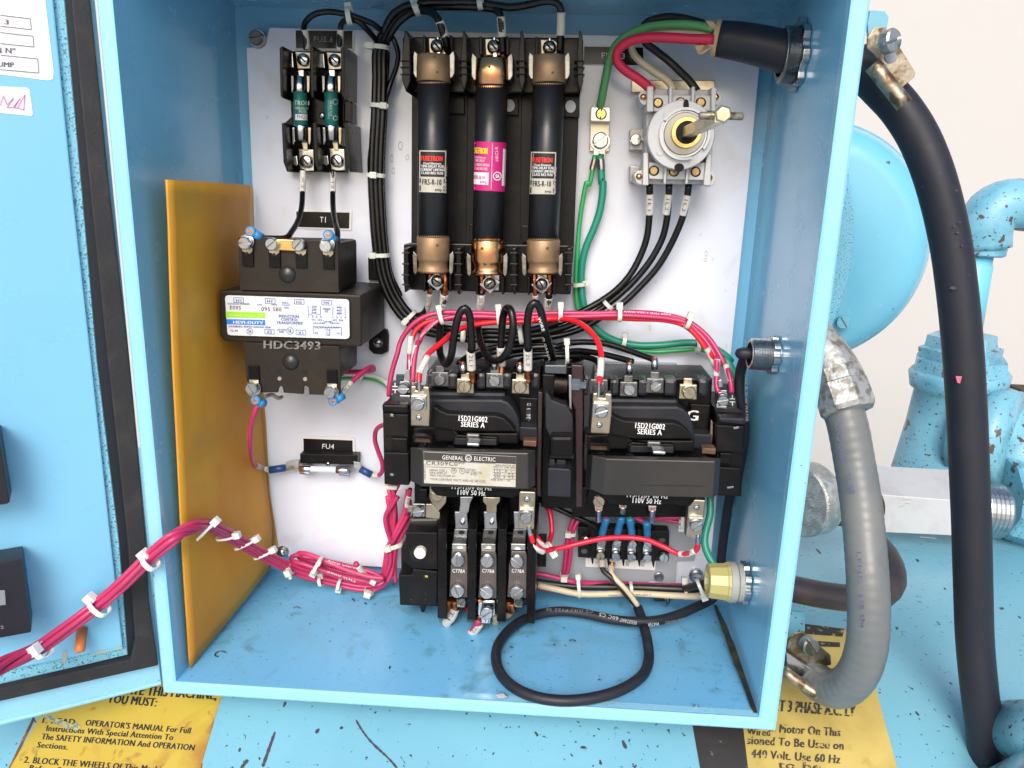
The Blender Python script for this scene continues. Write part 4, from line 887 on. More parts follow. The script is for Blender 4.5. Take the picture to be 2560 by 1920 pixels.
for x, y in ((720, 838), (1347, 838), (683, 1525), (1292, 1536)):
    part('corner_ear', greyplastic, ds, [(px+dx, py+dy) for (px, py) in [c.one(x, y)] for dx, dy in ((-13, -4), (-6, -14), (10, -16), (17, -2), (14, 12), (4, 22), (-7, 15))], 35, 20, .6)
    px_, py_ = c.one(x, y); bm = nb(); lathe(bm, hit(px_, py_, 35), TOC, [(0, 1.9), (.8, 1.8), (1.6, 1.1), (1.8, .1)], 18); obj('copper_rivet', bm, newcopper, ds, smooth=True)
for x, y, an in ((847, 888, -80), (1042, 885, 70), (1218, 885, -60), (812, 1475, 65), (985, 1482, 88), (1172, 1484, 75)):
    bm = nb(); prism(bm, circ(*c.one(x, y), 13, 20), 37.3, .3, 0); obj('screw_well', bm, darkhole, ds)
    screw(ds, c.one(x-2, y), 37, 10, an, brassd, 'slot', 'screw', 1)
dp_ = circ(*c.one(1045, 1168), 85, 48)
bm = nb(); C0 = hit(*c.one(1045, 1168), 46); R = mm(85, *c.one(1045, 1168), 46)
lathe(bm, C0, TOC, [(-12, R), (-1, R), (0, R*.975)], 56); obj('dial', bm, greyplastic, ds)
for x, y, r0_, dep, ma_, nm in ((1072, 1160, 58, 1, zinc, 'metal_ring'), (1072, 1158, 52, 2.2, mat('ring_dark', (.28, .28, .27), .35, 1), 'inner_ring'), (1085, 1148, 38, 4, brass, 'brass_collar'), (1088, 1148, 28, 4.6, darkhole, 'hub')):
    C0 = hit(*c.one(x, y), 46); R = mm(r0_, *c.one(x, y), 46); bm = nb(); lathe(bm, C0, TOC, [(0, R), (dep-.3, R), (dep, R*.97)], 44); obj(nm, bm, ma_, ds)
bm = nb(); C0 = hit(*c.one(1072, 1160), 46); R = mm(60, *c.one(1072, 1160), 46)
for ar in ((-2.6, .6), (1.2, 3.6)):
    lp = []; 
    for q_ in range(17):
        th = ar[0]+(ar[1]-ar[0])*q_/16; lp.append((th, R*1.0))
    o_l = [C0+V((math.cos(th), -.0/1, -math.sin(th)))*rr*.001*1.06+V((0, -.003, 0)) for th, rr in lp]; i_l = [C0+V((math.cos(th), 0, -math.sin(th)))*rr*.00096+V((0, -.003, 0)) for th, rr in lp][::-1]
    loft(bm, [o_l+i_l, [x+V((0, .003, 0)) for x in o_l+i_l]], 0)
obj('raised_collar', bm, mat('collar_grey', (.55, .56, .58), .3), ds)
bm = nb(); prism(bm, circ(*c.one(865, 1312), 10, 20), 46.3, .3, 0); prism(bm, circ(*c.one(865, 1312), 9, 20), 46.5, .3, 0); obj('mould_mark', bm, greyplastic, ds)
letters(ds, [('1', c.one(888, 1020), c.one(892, 1021), 14)], 46.1, mat('mark_grey', (.36, .37, .38), .5)); letters(ds, [('1', c.one(1275, 1250), c.one(1280, 1251), 18)], 46.1, mat('mark_grey', (.36, .37, .38), .5))
bm = nb(); prism(bm, circ(*c.one(1030, 1448), 12, 20, .9), 46.4, .3, 0); obj('edge_notch', bm, darkhole, ds); bm = nb(); prism(bm, circ(*c.one(1090, 905), 7, 16, 2), 46.4, .3, 0); obj('edge_notch', bm, darkhole, ds)
# shaft: square bar from hub to beyond the opening
Sa = hit(*c.one(1085, 1150), 46); Sb = hit(*c.one(1392, 1010), ('y', YP-.150))
axs = (Sb-Sa).normalized(); up_ = (V((0, 0, 1))-axs*axs.z).normalized(); sd_ = axs.cross(up_)
bm = nb(); q4 = [sd_*i*.0028+up_*j*.0028 for i, j in ((-1, -1), (1, -1), (1, 1), (-1, 1))]
loft(bm, [[Sa+x for x in q4], [Sb+x for x in q4]], .4); obj('square_shaft', bm, nickel, ds)
bm = nb(); Pa = hit(*c.one(1200, 998), ('y', YP-.148)); Pb = hit(*c.one(1588, 1006), ('y', YP-.148)); lathe(bm, Pa, Pb-Pa, [(0, 1.0), (.5, 1.7), ((Pb-Pa).length*1000-.5, 1.7), ((Pb-Pa).length*1000, 1.0)], 14); obj('cross_pin', bm, rusty, ds, smooth=True)
bm = nb(); C0 = hit(*c.one(1412, 985), ('y', YP-.151)); lathe(bm, C0, (0, -1, 0), [(-5, 4.0), (-.6, 4.0), (0, 3.2)], 6); obj('shaft_end', bm, nickel, ds)
part('side_bracket', mat('bracket_grey', (.42, .40, .38), .4, .5), ds, c(605, 1115, 740, 1110, 740, 1300, 605, 1300), 10, 8, .8)
screw(ds, c.one(652, 1207), 12, 14, 15, bright, 'slot', 'side_screw', 3)
part('side_prong', bright, ds, c(690, 1195, 745, 1190, 745, 1215, 690, 1218), 12, 2, .3)
part('side_bracket', mat('bracket_grey', (.42, .40, .38), .4, .5), ds, c(605, 1430, 700, 1440, 690, 1590, 605, 1570), 14, 12, .8)
# ---- FU4 holder and glass fuse ------------------------------------------------
gh = thing('glass_fuse_holder', 'little black holder with metal clips below the FU4 nameplate', 'fuse holder', base(n.one(1100, 1060), 0))
part('base', blackmatte, gh, n(862, 880, 1362, 892, 1360, 975, 866, 962), 9, 8, .5)
part('clip_plate', zinc, gh, n(855, 925, 985, 935, 980, 990, 962, 1050, 870, 1055, 855, 1010), 8, 1, .3); part('clip_plate', zinc, gh, n(1212, 942, 1345, 945, 1345, 1000, 1290, 1060, 1205, 1060, 1200, 990), 8, 1, .3)
screw(gh, n.one(1108, 965), 10, 6, 90, bright, 'phil')
gf = thing('glass_fuse', 'thin glass fuse lying in its metal clips under FU4', 'fuse', base(n.one(1075, 1025), 10))
rod('end_cap', bright, gf, (*n.one(862, 1005), 14), (*n.one(962, 1010), 14), 2.9); rod('end_cap', bright, gf, (*n.one(1180, 1018), 14), (*n.one(1282, 1024), 14), 2.9)
rod('glass_tube', mat('fuse_glass', (.62, .68, .74), .08, coat=.5), gf, (*n.one(955, 1010), 14), (*n.one(1190, 1019), 14), 2.4)
rod('spring_foot', bright, gh, (*n.one(865, 1038), 10), (*n.one(945, 1045), 10), 1.5); rod('spring_foot', bright, gh, (*n.one(1205, 1050), 10), (*n.one(1290, 1058), 10), 1.5)
for (lb, sp, c0_, c1_) in (('blue crimped spade terminal left of the glass fuse', n(738, 955, 790, 935, 848, 932, 850, 985, 800, 1022, 745, 1028), (n.one(604, 1020)), (n.one(735, 1000))), ('blue crimped spade terminal right of the glass fuse', n(1325, 945, 1378, 955, 1395, 1000, 1375, 1030, 1335, 1010), n.one(1385, 1010), n.one(1482, 1062))):
    rt_ = thing('spade_terminal', lb, 'crimp terminal', base(c0_, 8), 'blue spade terminals on the glass fuse')
    part('blade', cast, rt_, sp, 11, 1, .3); bm = nb(); sweep(bm, [hit(*c0_, 11), hit(*c1_, 11)], 2.7, 14); obj('barrel', bm, mat('dark_blue_crimp', (.015, .06, .20), .3), rt_, smooth=True)
# ---- contactor ---------------------------------------------------------------
def mk_contactor(label, dx, dz, terms, kind):
    global OFF
    def Q(*v): return o(*v)
    OFF = V((dx, 0, dz))
    ct = thing('contactor', label, 'contactor', base(o.one(900, 1400), 3)+OFF, 'reversing contactors')
    OFF = V((dx, 0, dz))
    pt = lambda nm, ma, poly, h, dep, bev=.6: part(nm, ma, ct, poly, h, dep, bev)
    pt('base', black, Q(440, 300, 1425, 315, 1420, 1180, 1405, 1400, 430, 1400, 425, 480), 45, 40, 1)
    pt('lower_base', black, Q(330, 1240, 1390, 1260, 1385, 1500 if kind else 1640, 330, 1500 if kind else 1640), 38, 34, 1)
    for x0, x1 in terms['bar']:
        pt('terminal_barrier', mat('glossy_barrier', (.014, .014, .017), .16, coat=.5, bump=(100, .2)), Q(x0, 318, x1, 322, x1, 465, x0, 462), 56, 14, 2.2)
    pt('sloped_ledge', greyblack, Q(470, 482, 1118, 492, 1120, 545, 470, 538), 55, 12, 2)
    pt('right_panel', black, Q(1235, 530, 1402, 540, 1398, 785, 1250, 778), 50, 8, .6)
    pt('coil_rear_housing', greyblack, Q(470, 545, 1080, 548, 1140, 572, 1190, 625, 1225, 700, 1245, 790, 1230, 935, 325, 910, 325, 790, 470, 785), 63, 18, 1.6)
    pt('coil_front_plate', blackmatte, Q(488, 622, 520, 618, 545, 640, 620, 672, 1040, 690, 1105, 712, 1165, 765, 1208, 828, 700, 826, 560, 800, 488, 795), 71, 9, .9)
    pt('lower_step', blackmatte, Q(330, 800, 560, 780, 600, 765, 640, 780, 700, 838, 1225, 842, 1225, 935, 330, 900), 68, 8, .8)
    pt('notch_frame', black, Q(662, 875, 700, 855, 800, 862, 1045, 872, 1060, 900, 1060, 945, 662, 940), 72, 5, .6)
    pt('notch_panel', greyblack, Q(680, 885, 1040, 893, 1040, 945, 680, 940), 73, 3, .4)
    pt('right_step', greyblack, Q(1240, 785, 1392, 792, 1395, 915, 1240, 905), 62, 12, .8)
    pt('magnet_frame', magnet, Q(328, 872, 478, 880, 480, 925, 328, 918), 76, 8, .6); pt('magnet_frame', magnet, Q(1270, 902, 1388, 908, 1385, 960, 1270, 950), 76, 8, .6)
    pt('magnet_shroud', black, Q(318, 862, 470, 866, 488, 885, 488, 930, 470, 930, 465, 888, 330, 880, 322, 925, 318, 925), 78, 6, .4)
    # crossbar
    bm = nb(); plo(bm, [(Q(398, 990, 1312, 1012, 1312, 1325, 398, 1302), 96), (Q(300, 962, 1376, 985, 1376, 1295, 300, 1255), 91), (Q(300, 962, 1376, 985, 1376, 1295, 300, 1255), 78)], .7)
    cb = obj('crossbar', bm, mat('crossbar_black', (.018, .017, .017), .38, bump=(120, .25, .0006), mott=[(14, .45, .75, (.030, .027, .024))], spots=(600, .76, .01, (.12, .11, .1)), coat=.2), ct)
    for x, y in ((400, 935), (640, 945), (1040, 968), (1270, 970)):
        bm = nb(); C0 = hit(*o.one(x, y+22), 84); lathe(bm, C0, V((0, -.15, 1)), [(-1, 2.6), (.5, 2.4), (.8, 1.6)], 16); obj('stud', bm, black, cb)
    pt('spring_clip', darksteel, Q(782, 848, 892, 852, 892, 905, 782, 902), 84, 3, .8); pt('spring_clip', zinc, Q(784, 925, 892, 930, 892, 957, 784, 950), 97, 10, .8)
    pt('coil_lower_plate', black, Q(470, 1285, 1235, 1300, 1235, 1340, 1190, 1400, 1110, 1395, 1080, 1385, 640, 1395, 520, 1380, 470, 1320), 78, 14, .7)
    if kind == 0:
        pt('right_frame', mat('maroon_black', (.030, .018, .018), .35), Q(1402, 480, 1440, 490, 1420, 1380, 1388, 1380), 60, 40, .6)
    letters(ct, [('15D21G002', Q(714, 733)[0], Q(961, 745)[0], 13.5), ('SERIES A', Q(735, 783)[0], Q(938, 794)[0], 13)], 71.2, white_ink, .013)
    letters(ct, [('115-120V 60 Hz', Q(655, 1322)[0], Q(998, 1334)[0], 11), ('110V 50 Hz', Q(705, 1370)[0], Q(943, 1380)[0], 12.5)], 78.2, white_ink, .013)
    if kind == 0:
        Qp = lambda x, y: Q(x, y)[0]
        nl = part('rating_plate', paperold, ct, Q(412, 1000, 1210, 1042, 1206, 1306, 415, 1272), 96.25, .3, .05)
        bm = nb(); patch(bm, Q(414, 1003, 1209, 1044, 1208, 1107, 414, 1072), 96.3, 1, 1, .1); fb_ = obj('dark_header', bm, mat('header_brown', (.045, .038, .034), .4), nl)
        letters(fb_, [('GENERAL', Qp(572, 1065), Qp(755, 1075), 10), ('ELECTRIC', Qp(848, 1075), Qp(1030, 1085), 10)], 96.4, paper, .005)
        lines(fb_, boxlines(circ(*Qp(799, 1055), 8, 20))+boxlines(circ(*Qp(799, 1055), 6.3, 16)), 1, 96.4, paper); letters(fb_, [('ge', Qp(785, 1065), Qp(813, 1066), 6)], 96.4, paper)
        letters(nl, [('CR309C0**', Qp(432, 1115), Qp(765, 1124), 10)], 96.3, greyink, 0)
        letters(nl, [('NEMA SIZE 1', Qp(462, 1168), Qp(612, 1172), 5), ('MAX AMPS 27', Qp(464, 1190), Qp(612, 1194), 5), ('MAX VOLTS 600 AC', Qp(466, 1212), Qp(686, 1220), 5), ('**FOR CONTROL VOLTS AND HZ SEE COIL', Qp(466, 1246), Qp(948, 1266), 5.5), ('LISTED', Qp(776, 1164), Qp(860, 1167), 5), ('IND CONT EQ', Qp(776, 1186), Qp(912, 1191), 5), ('A153', Qp(815, 1204), Qp(870, 1206), 5),
             ('MAX MOTOR HP', Qp(1032, 1124), Qp(1202, 1130), 4.5), ('VOLTS 1PH 3PH', Qp(1015, 1142), Qp(1202, 1148), 5), ('115  2  -', Qp(1020, 1170), Qp(1175, 1176), 5), ('200  -  7.5', Qp(1018, 1198), Qp(1186, 1206), 5), ('230  3  7.5', Qp(1018, 1224), Qp(1186, 1232), 5), ('460-575 - 10', Qp(990, 1250), Qp(1158, 1258), 5), ('MADE IN U.S.A.', Qp(430, 1238), Qp(428, 1105), 5), ('UL', Qp(733, 1172), Qp(755, 1173), 7), ('SA', Qp(662, 1170), Qp(684, 1171), 7)], 96.3, greyink, .010)
        lines(nl, boxlines(circ(*Qp(672, 1164), 6.5, 14))+boxlines(circ(*Qp(744, 1166), 7, 14))+[(Qp(430, 1078), Qp(1030, 1103)), (Qp(432, 1130), Qp(770, 1143)), (Qp(1010, 1152), Qp(1204, 1160)), (Qp(1010, 1178), Qp(1204, 1186)), (Qp(1010, 1205), Qp(1204, 1213)), (Qp(1010, 1232), Qp(1204, 1240))], .9, 96.3, greyink)
        letters(ct, [('-2653 B', Qp(1332, 735), Qp(1340, 580), 10)], 50.3, mat('smudged_white', (.6, .62, .68), .6, mott=(200, .45, .6, (.05, .06, .08))), .03)
    else:
        Qp = lambda x, y: Q(x, y)[0]
        letters(ct, [('G', Qp(1208, 668), Qp(1300, 672), 25)], 50.3, paper, .05)
        lines(cb, [(Qp(700, 1218), Qp(1240, 1226))], 1, 96.2, greyblack)
    for (x, y, tn, an, cr) in terms['scr']:
        ma_ = nickel if tn else darksteel; hh = 60 if tn else 56
        pt('terminal_plate', ma_, Q(x-72, y-62, x+72, y-58, x+76, y+68, x-74, y+62), hh, 3, .6); pt('terminal_tab', ma_, Q(x-35, y-115, x+35, y-112, x+38, y-55, x-38, y-58), hh-2, 2, .4)
        screw(ct, Q(x, y)[0], hh+1.5, 16 if tn else 14.5, an, nickel if tn else zinc, 'slot', 'screw', 3)
        if cr:
            bm = nb(); sweep(bm, [hit(*Q(x+cr[0], y+cr[1])[0], hh), hit(*Q(x+cr[0]+3, y+cr[1]+85)[0], hh)], 2.1, 12); obj('crimp_ferrule', bm, bright, ct, smooth=True)
            bm = nb(); sweep(bm, [hit(*Q(x+cr[0], y+cr[1]-14)[0], hh), hit(*Q(x+cr[0], y+cr[1]+3)[0], hh)], 1.7, 10); obj('strand_end', bm, copper, ct, smooth=True)
    # coil terminals
    pt('coil_bracket', nickel, Q(302, 432, 345, 432, 345, 470, 400, 475, 405, 436, 455, 440, 462, 505, 465, 620, 458, 782, 300, 775), 84, 8, .8)
    pt('clamp_plate', zinc, Q(300, 515, 432, 520, 434, 640, 300, 632), 86, 2, .5); screw(ct, Q(368, 585)[0], 87, 15.5, 20, zinc, 'slot', 'screw', 3)
    C0 = hit(*Q(370, 704)[0], 84); bm = nb(); lathe(bm, C0, TOC, [(0, 1.9), (1, 1.6), (1.3, .6)], 16); obj('rivet', bm, bright, ct, smooth=True)
    bx, by = (1300, 1400) if kind == 0 else (1262, 1400)
    pt('coil_bracket', nickel, Q(bx-62, by-58, bx+78, by-52, bx+66, by+270, bx+20, by+285, bx-72, by+262), 72, 8, .8)
    pt('clamp_plate', zinc, Q(bx-62, by+95, bx+68, by+100, bx+60, by+200, bx-66, by+196), 74, 2, .5); screw(ct, Q(bx-4, by+158)[0], 75, 15.5, 45, zinc, 'slot', 'screw', 3)
    C0 = hit(*Q(bx+4, by+8)[0], 72); bm = nb(); lathe(bm, C0, TOC, [(0, 2.0), (1, 1.7), (1.3, .6)], 16); obj('rivet', bm, bright, ct, smooth=True)
    OFF = V((0, 0, 0)); return ct
T1 = dict(bar=((438, 492), (612, 705), (865, 945), (1090, 1172), (1335, 1422)), scr=((552, 372, 0, 88, None), (770, 432, 1, 85, (-20, -195)), (1025, 382, 0, -55, (-5, -180)), (1247, 436, 1, 85, (-5, -195))))
T2 = dict(bar=((300, 355), (530, 610), (770, 850), (990, 1095), (1275, 1362)), scr=((440, 380, 0, 60, None), (690, 402, 0, -45, (-5, -215)), (910, 372, 0, 35, (-15, -225)), (1178, 425, 1, -20, None)))
c1 = mk_contactor('left contactor of the pair, bearing the yellowed rating plate', 0, 0, T1, 0)
Pq0 = hit(*o.one(840, 740), 71); Pq1 = hit(*p.one(985, 803), 71)
c2 = mk_contactor('right contactor of the pair, plain black crossbar and white G mark', Pq1.x-Pq0.x, Pq1.z-Pq0.z, T2, 1)
# ---- mechanical interlock -----------------------------------------------------
il = thing('mechanical_interlock', 'black lever interlock between the two contactors', 'interlock', base(o.one(1600, 1390), 3))
part('rear_block', black, il, o(1440, 260, 1800, 262, 1795, 1500, 1425, 1480), 38, 34, .8)
part('top_cap', mat('glossy_cap', (.05, .06, .07), .08, coat=.7), il, o(1458, 250, 1648, 252, 1645, 330, 1458, 322), 66, 12, .8)
part('side_panel', black, il, o(1440, 330, 1545, 335, 1545, 560, 1500, 620, 1450, 620), 62, 26, .8)
part('lever', greyblack, il, o(1462, 500, 1480, 490, 1520, 555, 1640, 600, 1700, 690, 1710, 1062, 1506, 1060, 1506, 880, 1465, 790), 70, 18, 1)
part('lever_foot', black, il, o(1506, 870, 1708, 872, 1706, 1050, 1506, 1048), 80, 12, 2)
part('roller_block', greyblack, il, o(1482, 1150, 1505, 1140, 1665, 1150, 1688, 1165, 1682, 1395, 1482, 1385), 80, 22, 2)
part('roller_tab', greyblack, il, o(1500, 1068, 1545, 1072, 1550, 1150, 1500, 1148), 74, 10, .5); part('roller_tab', greyblack, il, o(1560, 1072, 1640, 1075, 1640, 1148, 1560, 1148), 72, 10, .5)
part('right_plate', mat('maroon_plate', (.035, .015, .02), .25), il, o(1690, 250, 1788, 255, 1790, 700, 1780, 1480, 1730, 1480, 1720, 640, 1690, 560), 58, 6, .6)
part('edge_strip', zinc, il, o(1665, 340, 1690, 340, 1690, 640, 1670, 620), 64, 3, .3)
bm = nb()
A_ = hit(*o.one(1540, 415), 56); B_ = hit(*o.one(1650, 425), 56)
L_ = (B_-A_).length*1000; pr = []
for q_ in range(60): pr.append((L_*q_/59, 8.5+1.0*math.sin(q_*1.05)))
lathe(bm, A_, B_-A_, pr, 24); obj('spring_discs', bm, mat('spring_steel', (.12, .10, .09), .25, 1), il, smooth=True)
bm = nb(); A_ = hit(*o.one(1690, 420), 58); lathe(bm, A_, V((1, 0, 0)), [(0, 3.8), (5, 3.8), (5, 2.4), (9, 2.4)], 6); obj('nut', bm, zinc, il)
# ---- auxiliary contacts -----------------------------------------------------
def aux(label, zz, F0, side):
    ax_ = thing('auxiliary_contact', label, 'auxiliary contact', base(F0[2], 3), 'auxiliary contact blocks')
    return ax_
al = thing('auxiliary_contact', 'black auxiliary contact block on the left side of the left contactor', 'auxiliary contact', base(o.one(170, 1290), 3), 'auxiliary contact blocks')
part('housing', blackmatte, al, o(55, 600, 280, 608, 285, 1292, 70, 1280), 62, 56, .9)
part('upper_face', black, al, o(50, 590, 278, 598, 280, 668, 52, 655), 66, 10, 1.4); part('upper_face', blackmatte, al, o(58, 672, 278, 680, 278, 872, 62, 858), 65, 8, .6)
part('plunger', black, al, o(132, 880, 272, 886, 274, 1012, 136, 1004), 64, 6, .8); part('lower_face', blackmatte, al, o(66, 1005, 282, 1012, 285, 1292, 70, 1282), 66, 10, .8)
for q_ in (o(88, 668, 160, 675, 160, 705, 88, 698), o(110, 1178, 168, 1184, 168, 1212, 110, 1206)): part('slot', darkhole, al, q_, 66.3, .5, 0); 
part('slot_metal', nickel, al, o(125, 672, 152, 676, 150, 698, 122, 694), 66.6, .4, .1); part('slot_metal', zinc, al, o(125, 1188, 150, 1192, 150, 1210, 122, 1206), 66.6, .4, .1)
part('marking_plate', mat('slate_plate', (.03, .04, .055), .4), al, o(172, 338, 240, 338, 232, 400, 300, 410, 300, 540, 205, 530, 130, 490, 132, 395, 172, 392), 50, 3, .3)
lines(al, [(o.one(165, 404), o.one(165, 436)), (o.one(140, 436), o.one(188, 438)), (o.one(140, 462), o.one(188, 464)), (o.one(165, 464), o.one(165, 496))], 2.4, 50.3, paper)
part('terminal_tab', zinc, al, o(205, 395, 285, 392, 300, 420, 298, 490, 195, 492), 54, 2, .3); screw(al, o.one(240, 450), 56, 14, 3, zinc, 'slot', 'screw', 3); part('terminal_foot', bright, al, o(205, 510, 295, 514, 295, 535, 205, 530), 54, 3, .3)
part('tag_metal', bright, al, o(240, 340, 262, 300, 285, 285, 295, 310, 295, 390, 255, 380), 56, 1.5, .3)
ar = thing('auxiliary_contact', 'black auxiliary contact block on the right side of the right contactor', 'auxiliary contact', base(p.one(1680, 1400), 3), 'auxiliary contact blocks')
part('housing', blackmatte, ar, p(1565, 690, 1812, 700, 1812, 880, 1795, 1000, 1775, 1390, 1560, 1380), 62, 56, .9)
part('upper_face', greyblack, ar, p(1582, 700, 1812, 712, 1812, 770, 1582, 745), 66, 8, 1.4); part('mid_face', blackmatte, ar, p(1560, 770, 1800, 782, 1790, 1010, 1555, 1000), 65, 8, .8)
part('plunger', black, ar, p(1590, 1010, 1690, 1015, 1690, 1110, 1590, 1100), 66, 5, .6); part('lower_face', blackmatte, ar, p(1560, 1130, 1775, 1145, 1765, 1385, 1555, 1375), 66, 8, .8)
part('top_deck', greyblack, ar, p(1540, 620, 1730, 615, 1810, 680, 1570, 690), 52, 40, .5)
part('slot_metal', zinc, ar, p(1705, 790, 1755, 782, 1750, 800, 1710, 808), 66.4, .4, .1); part('slot_metal', zinc, ar, p(1650, 1305, 1710, 1298, 1705, 1312, 1655, 1320), 66.6, .4, .1)
part('marking_plate', mat('slate_plate', (.03, .04, .055), .4), ar, p(1545, 410, 1735, 425, 1735, 615, 1560, 610), 48, 3, .3)
lines(ar, [(p.one(1697, 510), p.one(1697, 542)), (p.one(1672, 542), p.one(1720, 544)), (p.one(1672, 568), p.one(1720, 570)), (p.one(1697, 570), p.one(1697, 604))], 2.4, 48.3, paper)
part('terminal_tab', bright, ar, p(1580, 470, 1650, 470, 1660, 600, 1560, 600), 54, 2, .3); screw(ar, p.one(1610, 550), 56, 14, 12, zinc, 'slot', 'screw', 3)
part('terminal_foot', bright, ar, p(1560, 600, 1650, 606, 1648, 630, 1560, 622), 54, 3, .3); part('tag_metal', zinc, ar, p(1575, 385, 1605, 375, 1615, 440, 1580, 445), 56, 1.5, .3)
part('pale_edge', nickel, ar, p(1512, 720, 1530, 745, 1530, 850, 1512, 1005, 1500, 1000), 58, 3, .3)
# ---- overload relay ------------------------------------------------------------
ol = thing('overload_relay', 'black overload relay with three C778A heaters below the left contactor', 'overload relay', base(t.one(800, 1440), 3))
part('body', black, ol, t(225, 540, 560, 540, 1580, 545, 1575, 1300, 650, 1300, 560, 1310, 165, 1300, 148, 980, 175, 970, 175, 700, 222, 690), 45, 42, 1)
part('reset_housing', blackmatte, ol, t(222, 540, 556, 545, 556, 930, 300, 920, 210, 850, 178, 840, 176, 700, 222, 690), 60, 20, .9)
part('lower_housing', blackmatte, ol, t(150, 985, 290, 985, 300, 920, 556, 950, 552, 1310, 163, 1298), 58, 20, .9)
part('foot', black, ol, t(365, 1300, 438, 1305, 420, 1375, 388, 1375), 45, 20, .8)
part('top_slope', mat('glossy_slope', (.03, .028, .026), .12, coat=.6), ol, t(262, 400, 580, 395, 560, 520, 225, 535), 46, 30, 2)
bm = nb(); prism(bm, circ(*t.one(345, 765), 20, 24), 60.3, .4, 0); obj('button_well', bm, darkhole, ol)
C0 = hit(*t.one(370, 765), 64); bm = nb(); R = mm(15, *t.one(370, 765), 64); lathe(bm, C0, TOC, [(-6, R), (-.5, R), (0, R*.9)], 28); obj('reset_button', bm, mat('button_white', (.74, .70, .63), .45), ol)
part('trip_window', darkhole, ol, t(405, 980, 465, 985, 465, 1035, 405, 1030), 58.3, .3, 0); part('trip_flag', mat('yellow_flag', (.45, .38, .05), .5), ol, t(425, 990, 455, 992, 455, 1010, 425, 1008), 58.6, .3, 0)
letters(ol, [('A', t.one(425, 1190), t.one(440, 1190), 4), ('R', t.one(425, 1250), t.one(440, 1250), 4), ('M', t.one(275, 1250), t.one(290, 1250), 4)], 58.3, greyink)
for i, (x0, x1, xb0, xb1, yb) in enumerate(((560, 648, 555, 655, 1440), (872, 960, 862, 955, 1455), (1185, 1272, 1170, 1262, 1470), (1490, 1582, 1480, 1562, 1490))):
    bm = nb(); plo(bm, [(t(x0, 510, x1, 515, xb1, yb, xb0, yb-8), 72), (t(x0+30, 240, x1+30, 240, xb1+2, yb+4, xb0+2, yb-4), 50), (t(x0+30, 240, x1+30, 240, xb1+2, yb+4, xb0+2, yb-4), 38)], .6)
    obj('divider', bm, black, ol)
HX = ((770, 700, 865, 678, 862, 735, 1218), (1072, 1008, 1165, 980, 1165, 735, 1228), (1382, 1318, 1480, 1278, 1472, 745, 1222))
for i, (cx, l0, r0_, l1, r1_, y0_, y1_) in enumerate(HX):
    part('upper_strap', zinc, ol, t(cx-38, 330, cx+90, 330, cx+105, 505, cx-32, 510), 60, 2, .4)
    if i < 2: part('strap_neck', zinc if i == 0 else nickel, ol, t(*((cx+20, 175, cx+155, 175, cx+120, 250, cx+105, 340, cx+8, 340, cx+20, 250) if i == 0 else (cx-45, 175, cx+130, 180, cx+128, 225, cx+95, 265, cx+95, 340, cx-10, 340, cx-10, 265, cx-45, 225))), 66, 2, .5)
    bm = nb(); lathe(bm, hit(*t.one(cx+48 if i < 2 else cx+40, 430), 60), TOC, [(0, 1.6), (2, 1.5), (2.4, .5)], 14); obj('stud', bm, bright, ol)
    part('mid_strap', darksteel if i else zinc, ol, t(cx-40, 510, cx+98, 512, cx+85, 668, cx-62, 665), 60, 2, .4)
    bm = nb(); prism(bm, circ(*t.one(cx+35, 545), 7.5, 16, .6), 60.3, .3, 0); obj('slot', bm, darkhole, ol)
    bm = nb(); plo(bm, [(t(cx-70, 660, cx+88, 664, cx+90, 730, cx-70, 728), 66), (t(cx-64, 655, cx+86, 660, cx+86, 735, cx-66, 730), 60)], .5); obj('strap_bend', bm, bright, ol)
    hc_ = part('heater_card', ribbed, ol, t(l0-0, 775, l0, y0_, r0_-10, y0_+3, r0_, 790, r1_, y1_, l1, y1_-10), 68, 2, .4)
    bm = nb()
    for q_ in range(9):
        xx = l1+22+q_*((r1_-l1-44)/8); lp = t(xx-3, 860, xx+3, 860, xx+1, 1130, xx-5, 1130); prism(bm, lp, 68.35, .4, 0)
    obj('ribs', bm, mat('heater_rib', (.12, .10, .095), .4), hc_)
    letters(hc_, [('C778A', t.one(cx-62+(0 if i == 0 else (6 if i == 1 else 4)), 958), t.one(cx+72, 966), 9)], 68.9, white_ink, .01)
    lines(hc_, boxlines(t(l0+3, 778, r0_-3, 792, r1_-3, y1_-4, l1+3, y1_-13)), 1.2, 68.1, greyink)
    screw(ol, t.one(cx-2, 823 if i == 0 else (830 if i == 1 else 838)), 69.5, 17, (92, 65, -38)[i], bright, 'slot', 'screw', 3); screw(ol, t.one(cx-6, 1140 if i == 0 else (1152 if i == 1 else 1158)), 69.5, 17.5, (-65, -35, 40)[i], bright, 'slot', 'screw', 3)
part('lower_terminal', bright, ol, t(975, 1272, 1150, 1270, 1155, 1400, 1110, 1430, 1105, 1490, 1010, 1488, 1005, 1430, 970, 1395), 66, 3, .5); screw(ol, t.one(1068, 1368), 69, 16.5, 40, zinc, 'slot', 'screw', 3)
rod('bright_roll', bright, ol, (*t.one(1020, 1258), 64), (*t.one(1150, 1258), 64), 2.2); rod('copper_stub', copper, ol, (*t.one(978, 1252), 64), (*t.one(1022, 1256), 64), 1.9)
letters(ol, [('T2', t.one(1035, 1480), t.one(1095, 1482), 9)], 66.3, greyink)
for x in (800, 1395):
    part('lower_terminal', nickel, ol, t(x-50, 1240, x+62, 1245, x+50, 1290, x+35, 1325, x-45, 1320), 58, 3, .5); screw(ol, t.one(x+10, 1255), 60, 11, 55, darksteel, 'slot', 'screw', 2)
for x, y in ((665, 1250), (730, 1255), (1285, 1260), (1325, 1280)):
    rod('copper_stub', copper, ol, (*t.one(x, y-10), 56), (*t.one(x+2, y+80), 54), 3.0)
